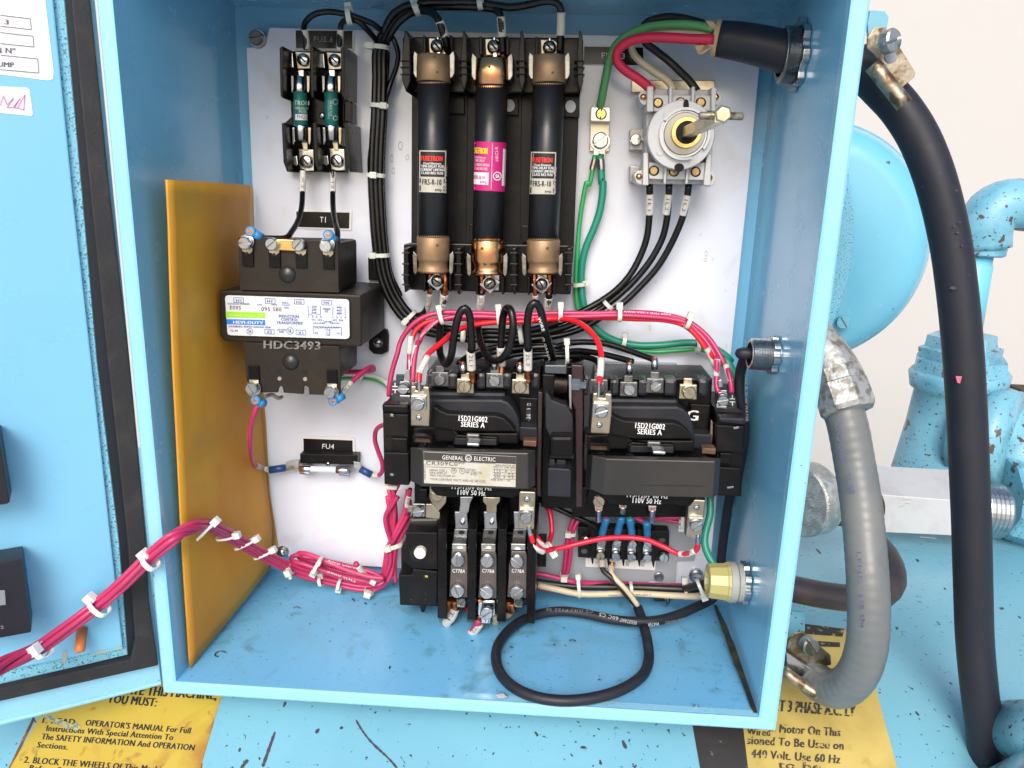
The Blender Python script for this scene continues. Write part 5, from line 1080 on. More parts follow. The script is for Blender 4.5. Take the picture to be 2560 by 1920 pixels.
part('left_plate', nickel, ol, t(475, 65, 520, 62, 540, 130, 650, 150, 640, 240, 560, 330, 500, 260, 470, 180), 66, 2, .5); screw(ol, t.one(556, 145), 69, 16, -30, nickel, 'slot', 'screw', 3)
part('flag_plate', nickel, ol, t(430, 250, 490, 248, 580, 340, 580, 405, 430, 390), 62, 2, .4)
part('screw_plate', zinc, ol, t(300, 245, 425, 248, 420, 382, 298, 375), 64, 3, .5); screw(ol, t.one(360, 315), 66, 14, 12, zinc, 'slot', 'screw', 3); part('tab', nickel, ol, t(245, 268, 300, 268, 300, 345, 245, 330), 60, 1.5, .3)
part('post', black, ol, t(370, 95, 445, 92, 440, 200, 370, 210), 66, 20, .8)
part('top_screw_cap', nickel, ol, t(1060, 178, 1165, 182, 1150, 205, 1120, 215, 1085, 212), 76, 2, .4)
part('right_foot', black, ol, t(1590, 720, 1680, 720, 1680, 905, 1590, 900), 30, 26, .6)
# ---- terminal strip --------------------------------------------------------------
ts = thing('terminal_strip', 'black four-pole terminal strip with blue crimps on the grey plate', 'terminal strip', base(w_.one(800, 880), 3))
part('base', blackmatte, ts, w_(352, 482, 1285, 525, 1278, 835, 348, 792), 14, 10, .6)
part('white_marker_strip', paper, ts, w_(425, 800, 1145, 832, 1138, 925, 425, 888), 4, .6, .1)
letters(ts, [('MAINS', w_.one(838, 845), w_.one(878, 847), 3.5), ('BANC', w_.one(838, 862), w_.one(876, 864), 3.5), ('DEL', w_.one(838, 880), w_.one(874, 882), 3.5), ('MAINS', w_.one(990, 848), w_.one(1035, 850), 3.5), ('BANC', w_.one(990, 866), w_.one(1033, 868), 3.5), ('DEL', w_.one(990, 884), w_.one(1030, 886), 3.5), ('L1', w_.one(530, 850), w_.one(556, 851), 4)], 4.7, ink)
for x, y in ((505, 500), (668, 515), (822, 520), (985, 525), (1130, 535)):
    part('barrier', black, ts, w_(x-28, y-15, x+12, y-12, x+8, y+280, x-2, y+365, x-14, y+362, x-28, y+280), 22, 12, .5)
for i, (x, y, x2, y2) in enumerate(((592, 628, 577, 765), (745, 640, 736, 775), (905, 648, 895, 782), (1058, 658, 1056, 788))):
    part('link_plate', zinc, ts, w_(x-45, y-50, x+45, y-48, x2+42, y2+40, x2-48, y2+38), 16, 1, .3)
    screw(ts, w_.one(x, y), 17.5, 11, (80, 35, 85, -40)[i], zinc, 'slot', 'screw', 2.4); screw(ts, w_.one(x2, y2), 17.5, 11.5, (90, -40, -30, 35)[i], nickel if i == 0 else zinc, 'slot', 'screw', 2.4)
screw(ts, w_.one(430, 600), 16, 11.5, 5, bright, 'phil', 'mounting_screw', 3); screw(ts, w_.one(1222, 782), 16, 12, 88, zinc, 'slot', 'mounting_screw', 3)
for x, y in ((412, 730), (1210, 618)):
    bm = nb(); prism(bm, circ(*w_.one(x, y), 8, 16, .7), 14.2, .3, 0); obj('hole', bm, mat('hole_dark', (.06, .07, .07), .6), ts)
for i, ((x0, y0), (x1, y1), lb) in enumerate((((640, 385), (595, 555), 'leftmost blue crimp above the terminal strip'), ((795, 375), (752, 545), 'second blue crimp from the left above the terminal strip'), ((880, 385), (900, 560), 'third blue crimp above the terminal strip, on the green wire'), ((1055, 430), (1058, 570), 'rightmost blue crimp above the terminal strip'))):
    cr = thing('crimp_terminal', lb, 'crimp terminal', hit(*w_.one(x1, y1), 18), 'blue crimps on the terminal strip')
    rod('barrel', bluecrimp, cr, (*w_.one(x0, y0), 30), (*w_.one(x1, y1), 20), 2.7, prof=[(0, 2.6), (.04, 2.8), (.40, 2.75), (.44, 2.5), (.6, 2.55), (.96, 2.7), (1, 2.4)])
    part('tongue', bright, cr, w_(x1-28, y1-5, x1+28, y1-3, x1+32, y1+55, x1-34, y1+52), 19, 1, .2)
for (x0, y0, x1, y1, lb) in ((560, 270, 558, 420, 'bare crimp hanging under the left terminal of the right contactor'), (808, 240, 805, 330, 'bare crimp beside the green wire under the right contactor'), (1110, 270, 1105, 430, 'bare crimp hanging under the middle of the right contactor')):
    cr = thing('bare_crimp', lb, 'crimp terminal', hit(*w_.one(x1, y1), 40), 'bare crimps under the right contactor')
    part('flat_end', bright, cr, w_(x0-42, y0-5, x0+42, y0-3, x0+35, y0+50, x0-35, y0+48), 52, 1, .2)
    rod('ferrule', bright, cr, (*w_.one(x0, y0+25), 50), (*w_.one(x1, y1), 46), 2.1, prof=[(0, 2), (.1, 2.2), (.5, 1.9), (.9, 2.2), (1, 2)]); rod('strand_end', copper, cr, (*w_.one(x1, y1-12), 46), (*w_.one(x1, y1+8), 46), 1.5)
    part('window', copper, cr, w_(x0-26, y0+22, x0+26, y0+24, x0+20, y0+42, x0-20, y0+40), 52.6, .3, 0)
screw(c2, w_.one(560, 205), 58, 15.5, -50, nickel, 'slot', 'lower_screw', 3)
# ================================================================ WIRES
def cat_(*ls):
    r = []
    for q_ in ls: r += list(q_)
    return r
R8 = 2.2
# shared centre line of the left vertical bundle and the lower run
VB = cat_(a.p(1352, 420, 16, 1345, 700, 14, 1335, 1000, 14, 1318, 1300, 14, 1312, 1600, 14), f_.p(1528, 120, 14, 1542, 350, 14, 1565, 560, 14, 1600, 740, 14, 1680, 930, 14, 1790, 1075, 14), g.p(330, 1300, 14, 500, 1345, 14, 700, 1372, 14, 950, 1380, 15, 1200, 1378, 15))
G1 = 'black power wires from the switch to the fuses'
def up(zz, *v): return zz.p(*v)
wire('black wire from the left switch terminal over the top to the left cartridge fuse', cat_(b.p(552, 440, 34, 530, 350, 38, 478, 190, 42, 440, 130, 40, 370, 95, 36, 250, 105, 30, 130, 190, 26, 60, 290, 22), lane(VB, -11), k.p(-30, 1270, 16, 150, 1190, 18, 330, 1095, 18, 480, 990, 18, 600, 860, 18, 690, 700, 18, 750, 530, 19, 772, 330, 20, 775, 150, 22, 773, 75, 24)), R8, vinyl,
     [(b.p(527, 318, 39, 503, 250, 40, 478, 180, 42), None), (k.p(774, 158, 22, 774, 245, 21, 772, 335, 20), '1L1')], [(b.p(530, 335, 37, 552, 400, 33, 560, 470, 30), copper, 1.7)], group=G1)
wire('black wire from the middle switch terminal over the top to the middle cartridge fuse', cat_(b.p(1030, 470, 34, 1020, 330, 36, 1012, 200, 38, 1000, 120, 38, 950, 80, 36, 800, 60, 34, 600, 55, 32, 400, 60, 30, 230, 85, 28, 110, 170, 24, 30, 290, 20), lane(VB, 0), k.p(0, 1320, 16, 170, 1250, 16, 350, 1150, 16, 520, 1020, 16, 680, 860, 16, 800, 700, 17, 890, 520, 18, 928, 340, 20, 940, 150, 22, 942, 75, 24)), R8, vinyl,
     [(b.p(1022, 318, 36, 1016, 240, 37, 1011, 145, 38), '1L1'), (k.p(936, 160, 22.6, 925, 250, 21.6, 915, 333, 20.6), '1L2')], [(b.p(1020, 325, 36, 1030, 400, 33, 1030, 500, 30), copper, 1.7)], group=G1)
wire('black wire from the right switch terminal over the top to the right cartridge fuse', cat_(b.p(1520, 460, 34, 1525, 320, 36, 1530, 110, 40, 1515, 50, 41, 1470, 15, 42, 1390, 10, 42, 1250, 40, 40, 1100, 62, 38, 950, 45, 36, 750, 15, 35, 550, 18, 34, 350, 25, 33, 200, 50, 30, 80, 120, 26, 10, 240, 22), lane(VB, 11), k.p(0, 1375, 14, 180, 1320, 14, 350, 1225, 14, 530, 1110, 14, 700, 950, 14, 840, 790, 15, 960, 590, 17, 1065, 340, 20, 1100, 170, 22, 1112, 75, 24)), R8, vinyl,
     [(b.p(1526, 308, 37, 1530, 210, 38, 1531, 105, 40), None), (k.p(1100, 165, 22, 1082, 250, 21, 1058, 340, 20), '1L3')], [(b.p(1522, 318, 36, 1522, 400, 33, 1520, 470, 30), copper, 1.7)], group=G1)
G2 = 'thin black wires of the twin fuse holder'
wire('thin black wire arching from the top left of the twin fuse holder into the bundle', cat_(a.p(712, 430, 24, 690, 250, 28, 705, 190, 32, 770, 130, 34, 880, 102, 34, 1000, 112, 34, 1150, 150, 32, 1300, 215, 26, 1380, 300, 20), lane(VB, -16, -3)[0:10], g.p(60, 1010, 14, 150, 1130, 14, 260, 1200, 14, 330, 1190, 16, 375, 1120, 20, 395, 1010, 28, 398, 930, 32)), 1.75, vinyl,
     [(a.p(720, 425, 24, 708, 340, 25, 695, 250, 28), None), (g.p(396, 1008, 28, 388, 1080, 23, 368, 1160, 17), '2L1')], [(g.p(397, 1010, 29, 400, 920, 32, 398, 840, 33), copper, 1.5)], group=G2)
wire('thin black wire from the top right of the twin fuse holder into the bundle', cat_(a.p(1000, 435, 24, 1005, 250, 28, 1020, 200, 30, 1075, 168, 32, 1160, 185, 32, 1230, 250, 28, 1310, 340, 20), lane(VB, -5, -4)[0:13], g.p(900, 1400, 12, 1100, 1395, 10, 1250, 1200, 12, 1310, 1100, 22, 1310, 1000, 30)), 1.75, vinyl,
     [(a.p(1000, 440, 24, 1003, 350, 25, 1006, 250, 28), None), (g.p(1308, 1025, 30, 1308, 1100, 24, 1308, 1170, 18), '2L3')], [(g.p(1305, 1030, 30, 1300, 930, 33, 1300, 845, 33), copper, 1.5)], group=G2)
wire('thin black wire bowing out on the right of the vertical bundle', cat_(a.p(1420, 270, 18, 1470, 350, 18, 1505, 470, 16, 1490, 580, 14, 1450, 690, 12, 1415, 800, 12), lane(VB, 14, -5)[3:9]), 1.6, vinyl, group=G2)
wire('black wire from the lower left screw of the twin fuse holder to the transformer', cat_(a.p(680, 1470, 16, 682, 1560, 18, 678, 1659, 20), f_.p(885, 20, 22, 878, 130, 30, 850, 240, 40, 800, 330, 52, 740, 395, 62, 640, 400, 66, 540, 398, 68)), 1.75, vinyl, [(a.p(682, 1480, 16, 681, 1570, 18, 677, 1665, 20), 'X2')], group=G2)
wire('black wire from the lower right screw of the twin fuse holder to the transformer', cat_(a.p(940, 1470, 16, 942, 1560, 18, 940, 1659, 20), f_.p(1147, 20, 22, 1150, 130, 30, 1165, 250, 44, 1188, 350, 58, 1185, 430, 66)), 1.75, vinyl, [(a.p(941, 1490, 16, 942, 1570, 18, 939, 1665, 20), 'H2')], group=G2)
G3 = 'coiled black wires between the fuses and the left contactor'
wire('left coiled black wire dropping from the left fuse in one big loop', cat_(g.p(525, 980, 30, 518, 1080, 27, 500, 1180, 22, 485, 1300, 30, 478, 1430, 40, 490, 1550, 50, 530, 1625, 58, 575, 1570, 64, 600, 1420, 68, 625, 1280, 70, 660, 1175, 70, 700, 1140, 70, 735, 1190, 69, 750, 1320, 68, 757, 1500, 66), o.p(818, 130, 64, 825, 290, 62)), 2.35, vinyl,
     [(g.p(522, 1018, 29, 515, 1090, 26, 508, 1165, 23), '2L1'), (o.p(818, 128, 64, 822, 210, 63, 825, 292, 62), '2L1')], [(g.p(527, 840, 33, 530, 930, 33, 524, 1025, 30), copper, 1.8), (o.p(826, 290, 62, 832, 350, 60, 836, 400, 59), copper, 1.8)], group=G3)
wire('middle coiled black wire curling round below the middle fuse', cat_(g.p(845, 990, 30, 838, 1090, 27, 828, 1170, 22, 815, 1290, 26, 825, 1400, 36, 865, 1510, 48, 930, 1590, 56, 1000, 1590, 62, 1065, 1520, 66, 1105, 1390, 68, 1115, 1260, 68, 1095, 1160, 66, 1065, 1140, 62, 1035, 1190, 58, 1018, 1330, 54, 1010, 1480, 52), o.p(1082, 150, 50, 1085, 255, 50)), 2.35, vinyl,
     [(g.p(842, 1020, 29, 837, 1090, 27, 828, 1165, 22), '2L2'), (g.p(1011, 1480, 52, 1012, 1560, 51)+o.p(1085, 255, 50), '2L2')], [(g.p(845, 850, 33, 846, 940, 32, 842, 1030, 29), copper, 1.8), (o.p(1085, 250, 50, 1085, 330, 52), copper, 1.8)], group=G3)
wire('right coiled black wire with white WIRE print looping over the magenta run', cat_(g.p(1428, 1000, 30, 1420, 1100, 26, 1412, 1250, 14, 1420, 1450, 10, 1450, 1560, 20, 1462, 1600, 34, 1455, 1560, 48, 1420, 1430, 58, 1385, 1310, 66, 1365, 1200, 68, 1335, 1120, 69, 1300, 1095, 70, 1265, 1130, 70, 1243, 1220, 69, 1240, 1350, 68, 1245, 1490, 66), o.p(1312, 120, 64, 1312, 290, 62)), 2.35, vinyl,
     [(g.p(1424, 1045, 28, 1418, 1110, 25, 1414, 1175, 21), '2L3'), (o.p(1312, 115, 64, 1313, 205, 63, 1312, 292, 62), '2L3')], [(g.p(1430, 850, 33, 1432, 940, 32, 1425, 1050, 28), copper, 1.8), (o.p(1312, 290, 62, 1316, 345, 60, 1318, 400, 59), copper, 1.8)], group=G3,
     prints=[('WIRE', g.one(1328, 1225), g.one(1368, 1345), 7, 70.5, white_ink), ('O CAROL', g.one(1368, 1400), g.one(1425, 1600), 5, 68, dim_ink)])
G4 = 'black wires crossing behind the contactors'
for i, (pts, lb, fer) in enumerate(((g.p(740, 1640, 40, 800, 1560, 30, 950, 1520, 22, 1100, 1500, 22, 1300, 1480, 24)+k.p(-20, 1470, 24, 50, 1450, 26, 200, 1435, 28, 400, 1450, 32, 600, 1510, 38, 740, 1560, 44, 825, 1590, 48), 'upper black wire arching behind to the third terminal of the right contactor', 1),
     (g.p(930, 1640, 36, 1000, 1590, 26, 1150, 1540, 20, 1350, 1530, 20)+k.p(0, 1530, 22, 150, 1510, 26, 350, 1535, 34, 500, 1570, 40, 630, 1605, 46), 'middle black wire running to the second terminal of the right contactor', 1),
     (g.p(1150, 1650, 40, 1200, 1590, 30, 1350, 1560, 24)+k.p(30, 1560, 24, 200, 1560, 28, 320, 1600, 36, 350, 1659, 44), 'lower black wire running behind the red wire into the right contactor', 0),
     (g.p(640, 1620, 20, 760, 1540, 12, 1000, 1470, 10, 1300, 1450, 10)+k.p(0, 1480, 12, 200, 1600, 16), 'lowest black wire half hidden behind the coiled wires', 0))):
    wire(lb, pts, 2.0, vinyl, group=G4)
# magenta / red control wires
G5 = 'magenta and red control wires arching over the contactors'
RM = 1.68
wire('outermost magenta wire arching over both contactors from the far left', cat_(o.p(112, 520, 40, 118, 430, 40, 140, 300, 38, 185, 150, 36), g.p(140, 1440, 34, 190, 1350, 33, 270, 1265, 32, 380, 1205, 31, 520, 1180, 30, 750, 1182, 30, 1000, 1190, 30, 1300, 1192, 31), k.p(0, 1185, 32, 300, 1188, 32, 500, 1180, 32, 700, 1180, 32, 900, 1200, 32, 1080, 1245, 33, 1200, 1320, 35, 1300, 1420, 38, 1375, 1540, 42, 1425, 1640, 46), p.p(1660, 300, 50, 1685, 420, 54, 1692, 490, 55)), RM, magenta, [(p.p(1640, 250, 47, 1662, 320, 50, 1680, 392, 53), None)], group=G5,
     prints=[('AWG VW-1 (UL) 600V', k.one(550, 1178), k.one(960, 1205), 4.5, 34, white_ink)])
wire('second magenta wire with pale print over the contactors to the right auxiliary', cat_(o.p(318, 400, 62, 322, 300, 60, 335, 180, 56, 360, 60, 50), g.p(300, 1440, 42, 345, 1350, 38, 430, 1270, 34, 560, 1225, 32, 800, 1215, 31, 1100, 1225, 31, 1400, 1222, 32), k.p(150, 1215, 33, 500, 1205, 33, 750, 1215, 33, 950, 1235, 33, 1100, 1275, 34, 1210, 1370, 36, 1290, 1470, 40, 1345, 1570, 44), p.p(1562, 200, 47, 1560, 350, 50, 1560, 430, 52, 1580, 490, 54)), RM, magenta,
     [(o.p(345, 85, 52, 332, 170, 55, 318, 265, 58), None), (p.p(1566, 198, 47, 1562, 270, 48, 1556, 350, 50), None)], group=G5, prints=[('WIRE COMPANY', g.one(318, 1395), g.one(470, 1255), 4, 42, white_ink)])
wire('red wire behind the magenta run from the left auxiliary contact', cat_(o.p(285, 290, 48, 290, 200, 48, 300, 20, 44), g.p(240, 1420, 40, 270, 1340, 36, 360, 1270, 32, 520, 1235, 29, 800, 1238, 28, 1200, 1232, 28, 1450, 1220, 30), k.p(100, 1225, 31, 400, 1225, 31, 650, 1235, 31, 900, 1245, 32, 1050, 1280, 33, 1140, 1340, 36, 1210, 1420, 40, 1265, 1500, 44), p.p(1500, 140, 46, 1530, 210, 44, 1560, 300, 40)), RM, red,
     [(o.p(300, 5, 45, 296, 80, 47, 288, 155, 48), None), (p.p(1478, 110, 46, 1505, 170, 45, 1540, 245, 43), None)], [(o.p(288, 150, 48, 288, 230, 50), magenta, 1.5), (o.p(288, 205, 50, 290, 330, 54), zinc, .8)], group=G5)
wire('bright red wire sweeping down to the left coil bracket', cat_(o.p(372, 400, 86, 376, 330, 84, 400, 260, 80, 440, 170, 74, 500, 110, 68, 600, 30, 60), g.p(560, 1385, 52, 640, 1330, 46, 760, 1290, 40, 950, 1265, 36, 1150, 1262, 34, 1350, 1245, 33, 1500, 1240, 33)), RM*1.05, red,
     [(o.p(372, 325, 84, 405, 255, 80, 445, 180, 75), None)], [(o.p(372, 330, 85, 372, 400, 87), red, 1.55), (o.p(370, 385, 88, 375, 480, 88), bright, 1.0)], group=G5)
wire('bright red wire dropping to the right coil bracket', cat_(g.p(1300, 1245, 34, 1500, 1232, 36, 1620, 1245, 42, 1720, 1290, 50, 1800, 1360, 58, 1855, 1450, 66, 1878, 1560, 74), p.p(560, 200, 76, 555, 340, 82, 545, 420, 86)), RM*1.05, red,
     [(p.p(562, 195, 76, 560, 270, 79, 552, 355, 83), None)], [(p.p(550, 350, 83, 546, 400, 86), red, 1.55), (p.p(545, 395, 87, 540, 530, 87), bright, 1.0)], group=G5)
# green
wire('thick teal green wire from the ground lug curving down to the yellow cord grip', cat_(c.p(345, 1340, 7, 355, 1470, 8, 365, 1600, 9), k.p(372, 30, 9, 368, 150, 9, 342, 310, 9, 290, 460, 9, 230, 600, 9, 195, 740, 9, 185, 900, 9, 195, 1050, 10, 225, 1180, 10, 285, 1290, 10, 380, 1375, 10, 500, 1430, 10, 660, 1462, 10, 850, 1462, 10, 1100, 1440, 10, 1240, 1455, 11, 1370, 1510, 12, 1470, 1590, 14), p.p(1640, 200, 17, 1700, 300, 20, 1740, 450, 22, 1740, 700, 22, 1690, 1000, 24, 1600, 1300, 28), w_.p(1715, 100, 36, 1700, 350, 44, 1650, 560, 50, 1650, 680, 54, 1710, 820, 58, 1790, 930, 62, 1860, 980, 66)), 2.45, teal, [], [(c.p(360, 1335, 7, 350, 1385, 8), copper, 1.8), (c.p(352, 1375, 8, 358, 1465, 8), zinc, 2.6)])
wire('thin green wire beside the thick teal one', cat_(c.p(300, 1340, 7, 285, 1450, 8, 250, 1600, 8), k.p(235, 50, 8, 195, 220, 8, 168, 420, 8, 150, 650, 8, 140, 850, 8, 140, 1020, 8, 165, 1180, 8, 240, 1310, 8, 350, 1405, 8, 500, 1470, 8, 680, 1505, 8, 850, 1518, 8, 1000, 1508, 8, 1200, 1500, 8, 1330, 1540, 8), p.p(1600, 260, 12)), 1.5, green, [], [(c.p(305, 1345, 7, 298, 1395, 8), copper, 1.2), (c.p(298, 1380, 8, 275, 1470, 8), nickel, 1.9)])
G6 = 'conductors of the thick black supply cord'
wire('pale green conductor from the supply cord to the ground lug', c.p(1330, 250, 52, 1200, 225, 48, 1050, 212, 45, 900, 215, 42, 760, 235, 38, 620, 285, 34, 510, 360, 30, 440, 470, 26, 405, 620, 22, 375, 780, 18, 352, 900, 14, 345, 930, 12), 2.45, palegreen, group=G6)
wire('crimson conductor looping from the supply cord to the switch', c.p(1330, 342, 54, 1150, 338, 52, 980, 328, 50, 820, 322, 47, 680, 335, 44, 560, 380, 41, 495, 450, 38, 495, 530, 36, 560, 605, 35, 660, 670, 34, 740, 730, 33, 800, 790, 32), 2.75, redthick, group=G6)
wire('cream conductor between the crimson and black ones', c.p(1330, 292, 48, 1150, 288, 44, 950, 272, 38, 780, 285, 32, 660, 320, 26, 615, 390, 22, 640, 470, 21, 730, 560, 22, 840, 640, 24, 930, 700, 26, 985, 780, 28), 2.2, cream, group=G6)
wire('black conductor arching highest from the supply cord to the switch', c.p(1330, 235, 44, 1180, 190, 38, 1050, 158, 34, 930, 150, 30, 810, 170, 26, 730, 215, 22, 710, 300, 18, 740, 370, 18, 830, 440, 19, 950, 535, 21, 1040, 620, 23, 1120, 700, 26, 1185, 790, 28), 2.35, mat('black_conductor', (.014, .014, .015), .4), group=G6)
cord = wire('thick black supply cord entering at the top right through a metal locknut', c.p(1350, 332, 46, 1500, 350, 48, 1750, 400, 50, 2030, 474, 54, 2150, 505, 56), (9.4, 12.2), rubber, cat='cord', name='supply_cord', seg=32)
bm = nb(); Pj = hit(*c.one(1352, 332), 46); aj = hit(*c.one(1500, 350), 48)-Pj
lathe(bm, Pj, aj, [(-1.5, 9.7), (0, 10.0), (1.2, 9.9), (1.5, 9.4)], 28); obj('torn_end_ring', bm, tanjacket, cord)
part('paper_tongue', tanjacket, cord, c(1165, 395, 1230, 385, 1320, 395, 1365, 345, 1340, 260, 1290, 230, 1255, 172, 1325, 180, 1370, 240, 1345, 400, 1290, 430, 1240, 465, 1195, 468), 54, 1.5, .5)
# locknuts in the right wall
def locknut(label, u, v, rpx, parent=None, thr=8, ma=None, tilt=0):
    Rn = fl_wall(u, v); root = thing('locknut', label, 'locknut', Rn, 'locknuts on the right wall')
    d0 = mm_wall(rpx, Rn)
    bm = nb(); cs, sn = [], []
    ax_ = V((-1, 0, 0)); n1 = 24; outer = []
    for i in range(n1*2):
        th = math.pi*i/n1; rr = d0*(1.0 if (i % 6) in (0, 1, 2) else .88); outer.append(Rn+V((0, math.cos(th)*rr, math.sin(th)*rr)))
    loft(bm, [[x+V((-.0005, 0, 0)) for x in outer], [x+V((-.0042, 0, 0)) for x in outer]], .4); obj('nut', bm, ma or zinc, root)
    if thr:
        bm = nb(); pr = [(0, d0*760)]; nn = int(thr*1.2)
        for i in range(nn): pr += [(4+i*.9, d0*800), (4.45+i*.9, d0*740)]
        pr += [(4+nn*.9, d0*720), (4+nn*.9, d0*600), (1, d0*590)]
        lathe(bm, Rn, ax_, pr, 36); obj('threaded_nipple', bm, ma or zinc, root, smooth=False)
    return root
wn_o = FB['TR']; wn_n = (FB['BR']-FB['TR']).cross(BB['TR']-FB['TR']).normalized()
def fl_wall(u, v):
    d = ray(u, v); return CAM+d*((wn_o-CAM).dot(wn_n)/d.dot(wn_n))
def mm_wall(rpx, P): return rpx/FL*(P-CAM).dot(_f)
locknut('big castellated metal locknut round the supply cord at the top of the right wall', *c.one(2085, 480), 82/.95, None, 7)
locknut('threaded metal nipple halfway down the right wall', *p.one(2080, 165), 50, None, 11)
locknut('zinc locknut behind the yellow cord grip low on the right wall', *w_.one(2085, 1055), 54, None, 0)
# yellowed nylon cord grip
cg = thing('cord_grip', 'yellowed nylon cord grip on the right wall near the floor', 'cord grip', fl_wall(*w_.one(2085, 1055)))
Cg = fl_wall(*w_.one(2085, 1055)); rg = mm_wall(50, Cg)*1000
bm = nb(); lathe(bm, Cg, (-1, 0, 0), [(4, rg*.95), (7, rg*.95), (7, rg*.9), (8, rg*1.0), (12, rg*1.02), (12.6, rg*.95)], 36); obj('base_ring', bm, mat('grip_grey', (.35, .36, .33), .4), cg)
bm = nb(); lathe(bm, Cg, (-1, 0, 0), [(9, rg*.98), (14, rg*.98), (14.5, rg*.93), (25, rg*.86), (25.5, rg*.78), (25.5, rg*.6), (20, rg*.55)], 12); obj('cap', bm, yelnylon, cg)
# cable near the right wall
NW = fl_wall(*p.one(2080, 165))
NIP = [(0, 0, (lambda u, v, k_=k_: NW+V((-k_*.001, 0, 0)))) for k_, k2_ in ((5, 0), (16, 0), (21, 0))]
wire('black cable curving from the wall nipple down behind the right contactor', cat_(NIP + p.p(1845, 150, 64, 1795, 215, 58, 1765, 320, 52, 1758, 470, 50, 1790, 650, 48, 1800, 850, 44, 1765, 1080, 38, 1720, 1300, 30), w_.p(1910, 150, 24, 1850, 500, 14, 1815, 800, 10, 1790, 1000, 10)), 3.2, rubber, cat='cable', name='cable', seg=18, prints=[('TYPE R122-66 WATER', p.one(1800, 330), p.one(1812, 740), 7, 55, dim_ink)])
# ---- loose cord looping on the floor
FH = lambda hgt: floorat(hgt)
S4 = FH(3.6); S10 = FH(10); S16 = FH(16)
def X(zz, x, y, sf): return (*zz.one(x, y), sf)
lp = [X(x_, 1245, 375, 26), X(x_, 1275, 450, 34), X(x_, 1298, 540, 44), X(x_, 1322, 640, FH(9)), X(x_, 1335, 740, FH(5)), X(x_, 1325, 830, S4), X(x_, 1285, 910, S4), X(x_, 1190, 985, S4), X(x_, 1050, 1050, S4), X(x_, 850, 1098, S4), X(x_, 650, 1112, S4), X(x_, 450, 1085, S4), X(x_, 290, 1020, S4), X(x_, 180, 925, S4), X(x_, 128, 800, S4), X(x_, 140, 680, S4), X(x_, 215, 570, S4), X(x_, 330, 480, S4), X(x_, 480, 425, S4), X(x_, 650, 405, S4), X(x_, 830, 425, S4), X(x_, 1000, 462, S4), X(x_, 1180, 485, S4), X(x_, 1380, 480, S4), X(x_, 1560, 435, FH(4.5)), X(x_, 1710, 370, FH(6)), X(x_, 1830, 310, FH(8)), X(x_, 1880, 260, FH(14))]
wl = wire('black rubber cord lying in one big loop on the box floor', lp, 3.35, rubber, cat='cord', name='cord_loop', seg=18, prints=[('CS (UL) P122 SE', x_.one(895, 395), x_.one(520, 380), 7, FH(6.9), dim_ink), ('60C CS', x_.one(1095, 450), x_.one(945, 415), 9, FH(6.9), white_ink), ('RESISTANT', x_.one(1240, 485), x_.one(1110, 458), 9, FH(6.9), white_ink), ('WATER', x_.one(1415, 490), x_.one(1325, 498), 9, FH(6.9), white_ink), ('OIL AND', x_.one(1620, 455), x_.one(1460, 487), 7, FH(6.9), dim_ink), ('WDIS', x_.one(1110, 1095), x_.one(990, 1130), 7, FH(6.9), dim_ink)])
G7 = 'conductors of the looped cord'
wire('black conductor from the looped cord up to the terminal strip', w_.p(950, 1290, 26, 880, 1220, 27, 780, 1100, 28, 690, 1000, 27, 610, 930, 24, 590, 860, 20), 1.9, mat('black_conductor', (.014, .014, .015), .4), [], [(w_.p(595, 895, 23, 592, 830, 20), mat('clear_sleeve', (.40, .36, .30), .2), 2.6)], group=G7)
wire('cream conductor from the looped cord up to the terminal strip', w_.p(960, 1285, 30, 900, 1200, 30, 820, 1100, 30, 740, 1020, 28, 690, 950, 24, 690, 880, 18), 1.8, cream, [], [(w_.p(685, 935, 22, 695, 850, 17), mat('clear_sleeve', (.40, .36, .30), .2), 2.7), (w_.p(695, 870, 19.5, 698, 840, 19), copper, 2.0)], group=G7)
# ---- bottom run to the grip
G8 = 'motor wires running along the bottom into the cord grip'
wire('thick black motor wire along the foot of the plate', w_.p(-120, 1040, 12, 150, 1075, 12, 400, 1090, 12, 700, 1095, 12, 1000, 1100, 14, 1300, 1112, 16, 1550, 1120, 20, 1700, 1090, 36, 1880, 1050, 60), 2.7, mat('black_conductor', (.014, .014, .015), .4), group=G8)
wire('second black motor wire entering the grip above the cream one', w_.p(1450, 1110, 26, 1600, 1070, 40, 1750, 1040, 52, 1890, 1035, 66), 2.6, mat('black_conductor', (.014, .014, .015), .4), group=G8)
wire('cream motor wire with faint print under the black one', w_.p(-60, 1080, 16, 150, 1125, 18, 350, 1165, 20, 600, 1170, 20, 850, 1160, 20, 1100, 1170, 20, 1350, 1185, 24, 1550, 1190, 32, 1700, 1155, 46, 1880, 1125, 66), 2.3, cream, group=G8, prints=[('AWG TYPE   M OR 600 V', w_.one(660, 1190), w_.one(1100, 1180), 4, 24, greyink)])
wire('magenta motor wire dipping into the run from the left', w_.p(-200, 940, 14, 0, 970, 16, 150, 1005, 16, 300, 1040, 16, 450, 1055, 12, 800, 1062, 8, 1300, 1085, 8, 1500, 1080, 16), 1.9, magenta, group=G8)
wire('red motor wire arching into the cord grip', w_.p(1500, 1100, 12, 1600, 1055, 26, 1700, 1000, 44, 1780, 975, 54, 1880, 985, 66), 2.3, redthick, group=G8)
wire('magenta wire below the overload relay edge', w_.p(-150, 1040, 8, 0, 1120, 10, 80, 1120, 10, 200, 1080, 8), 1.5, magenta, group=G8)
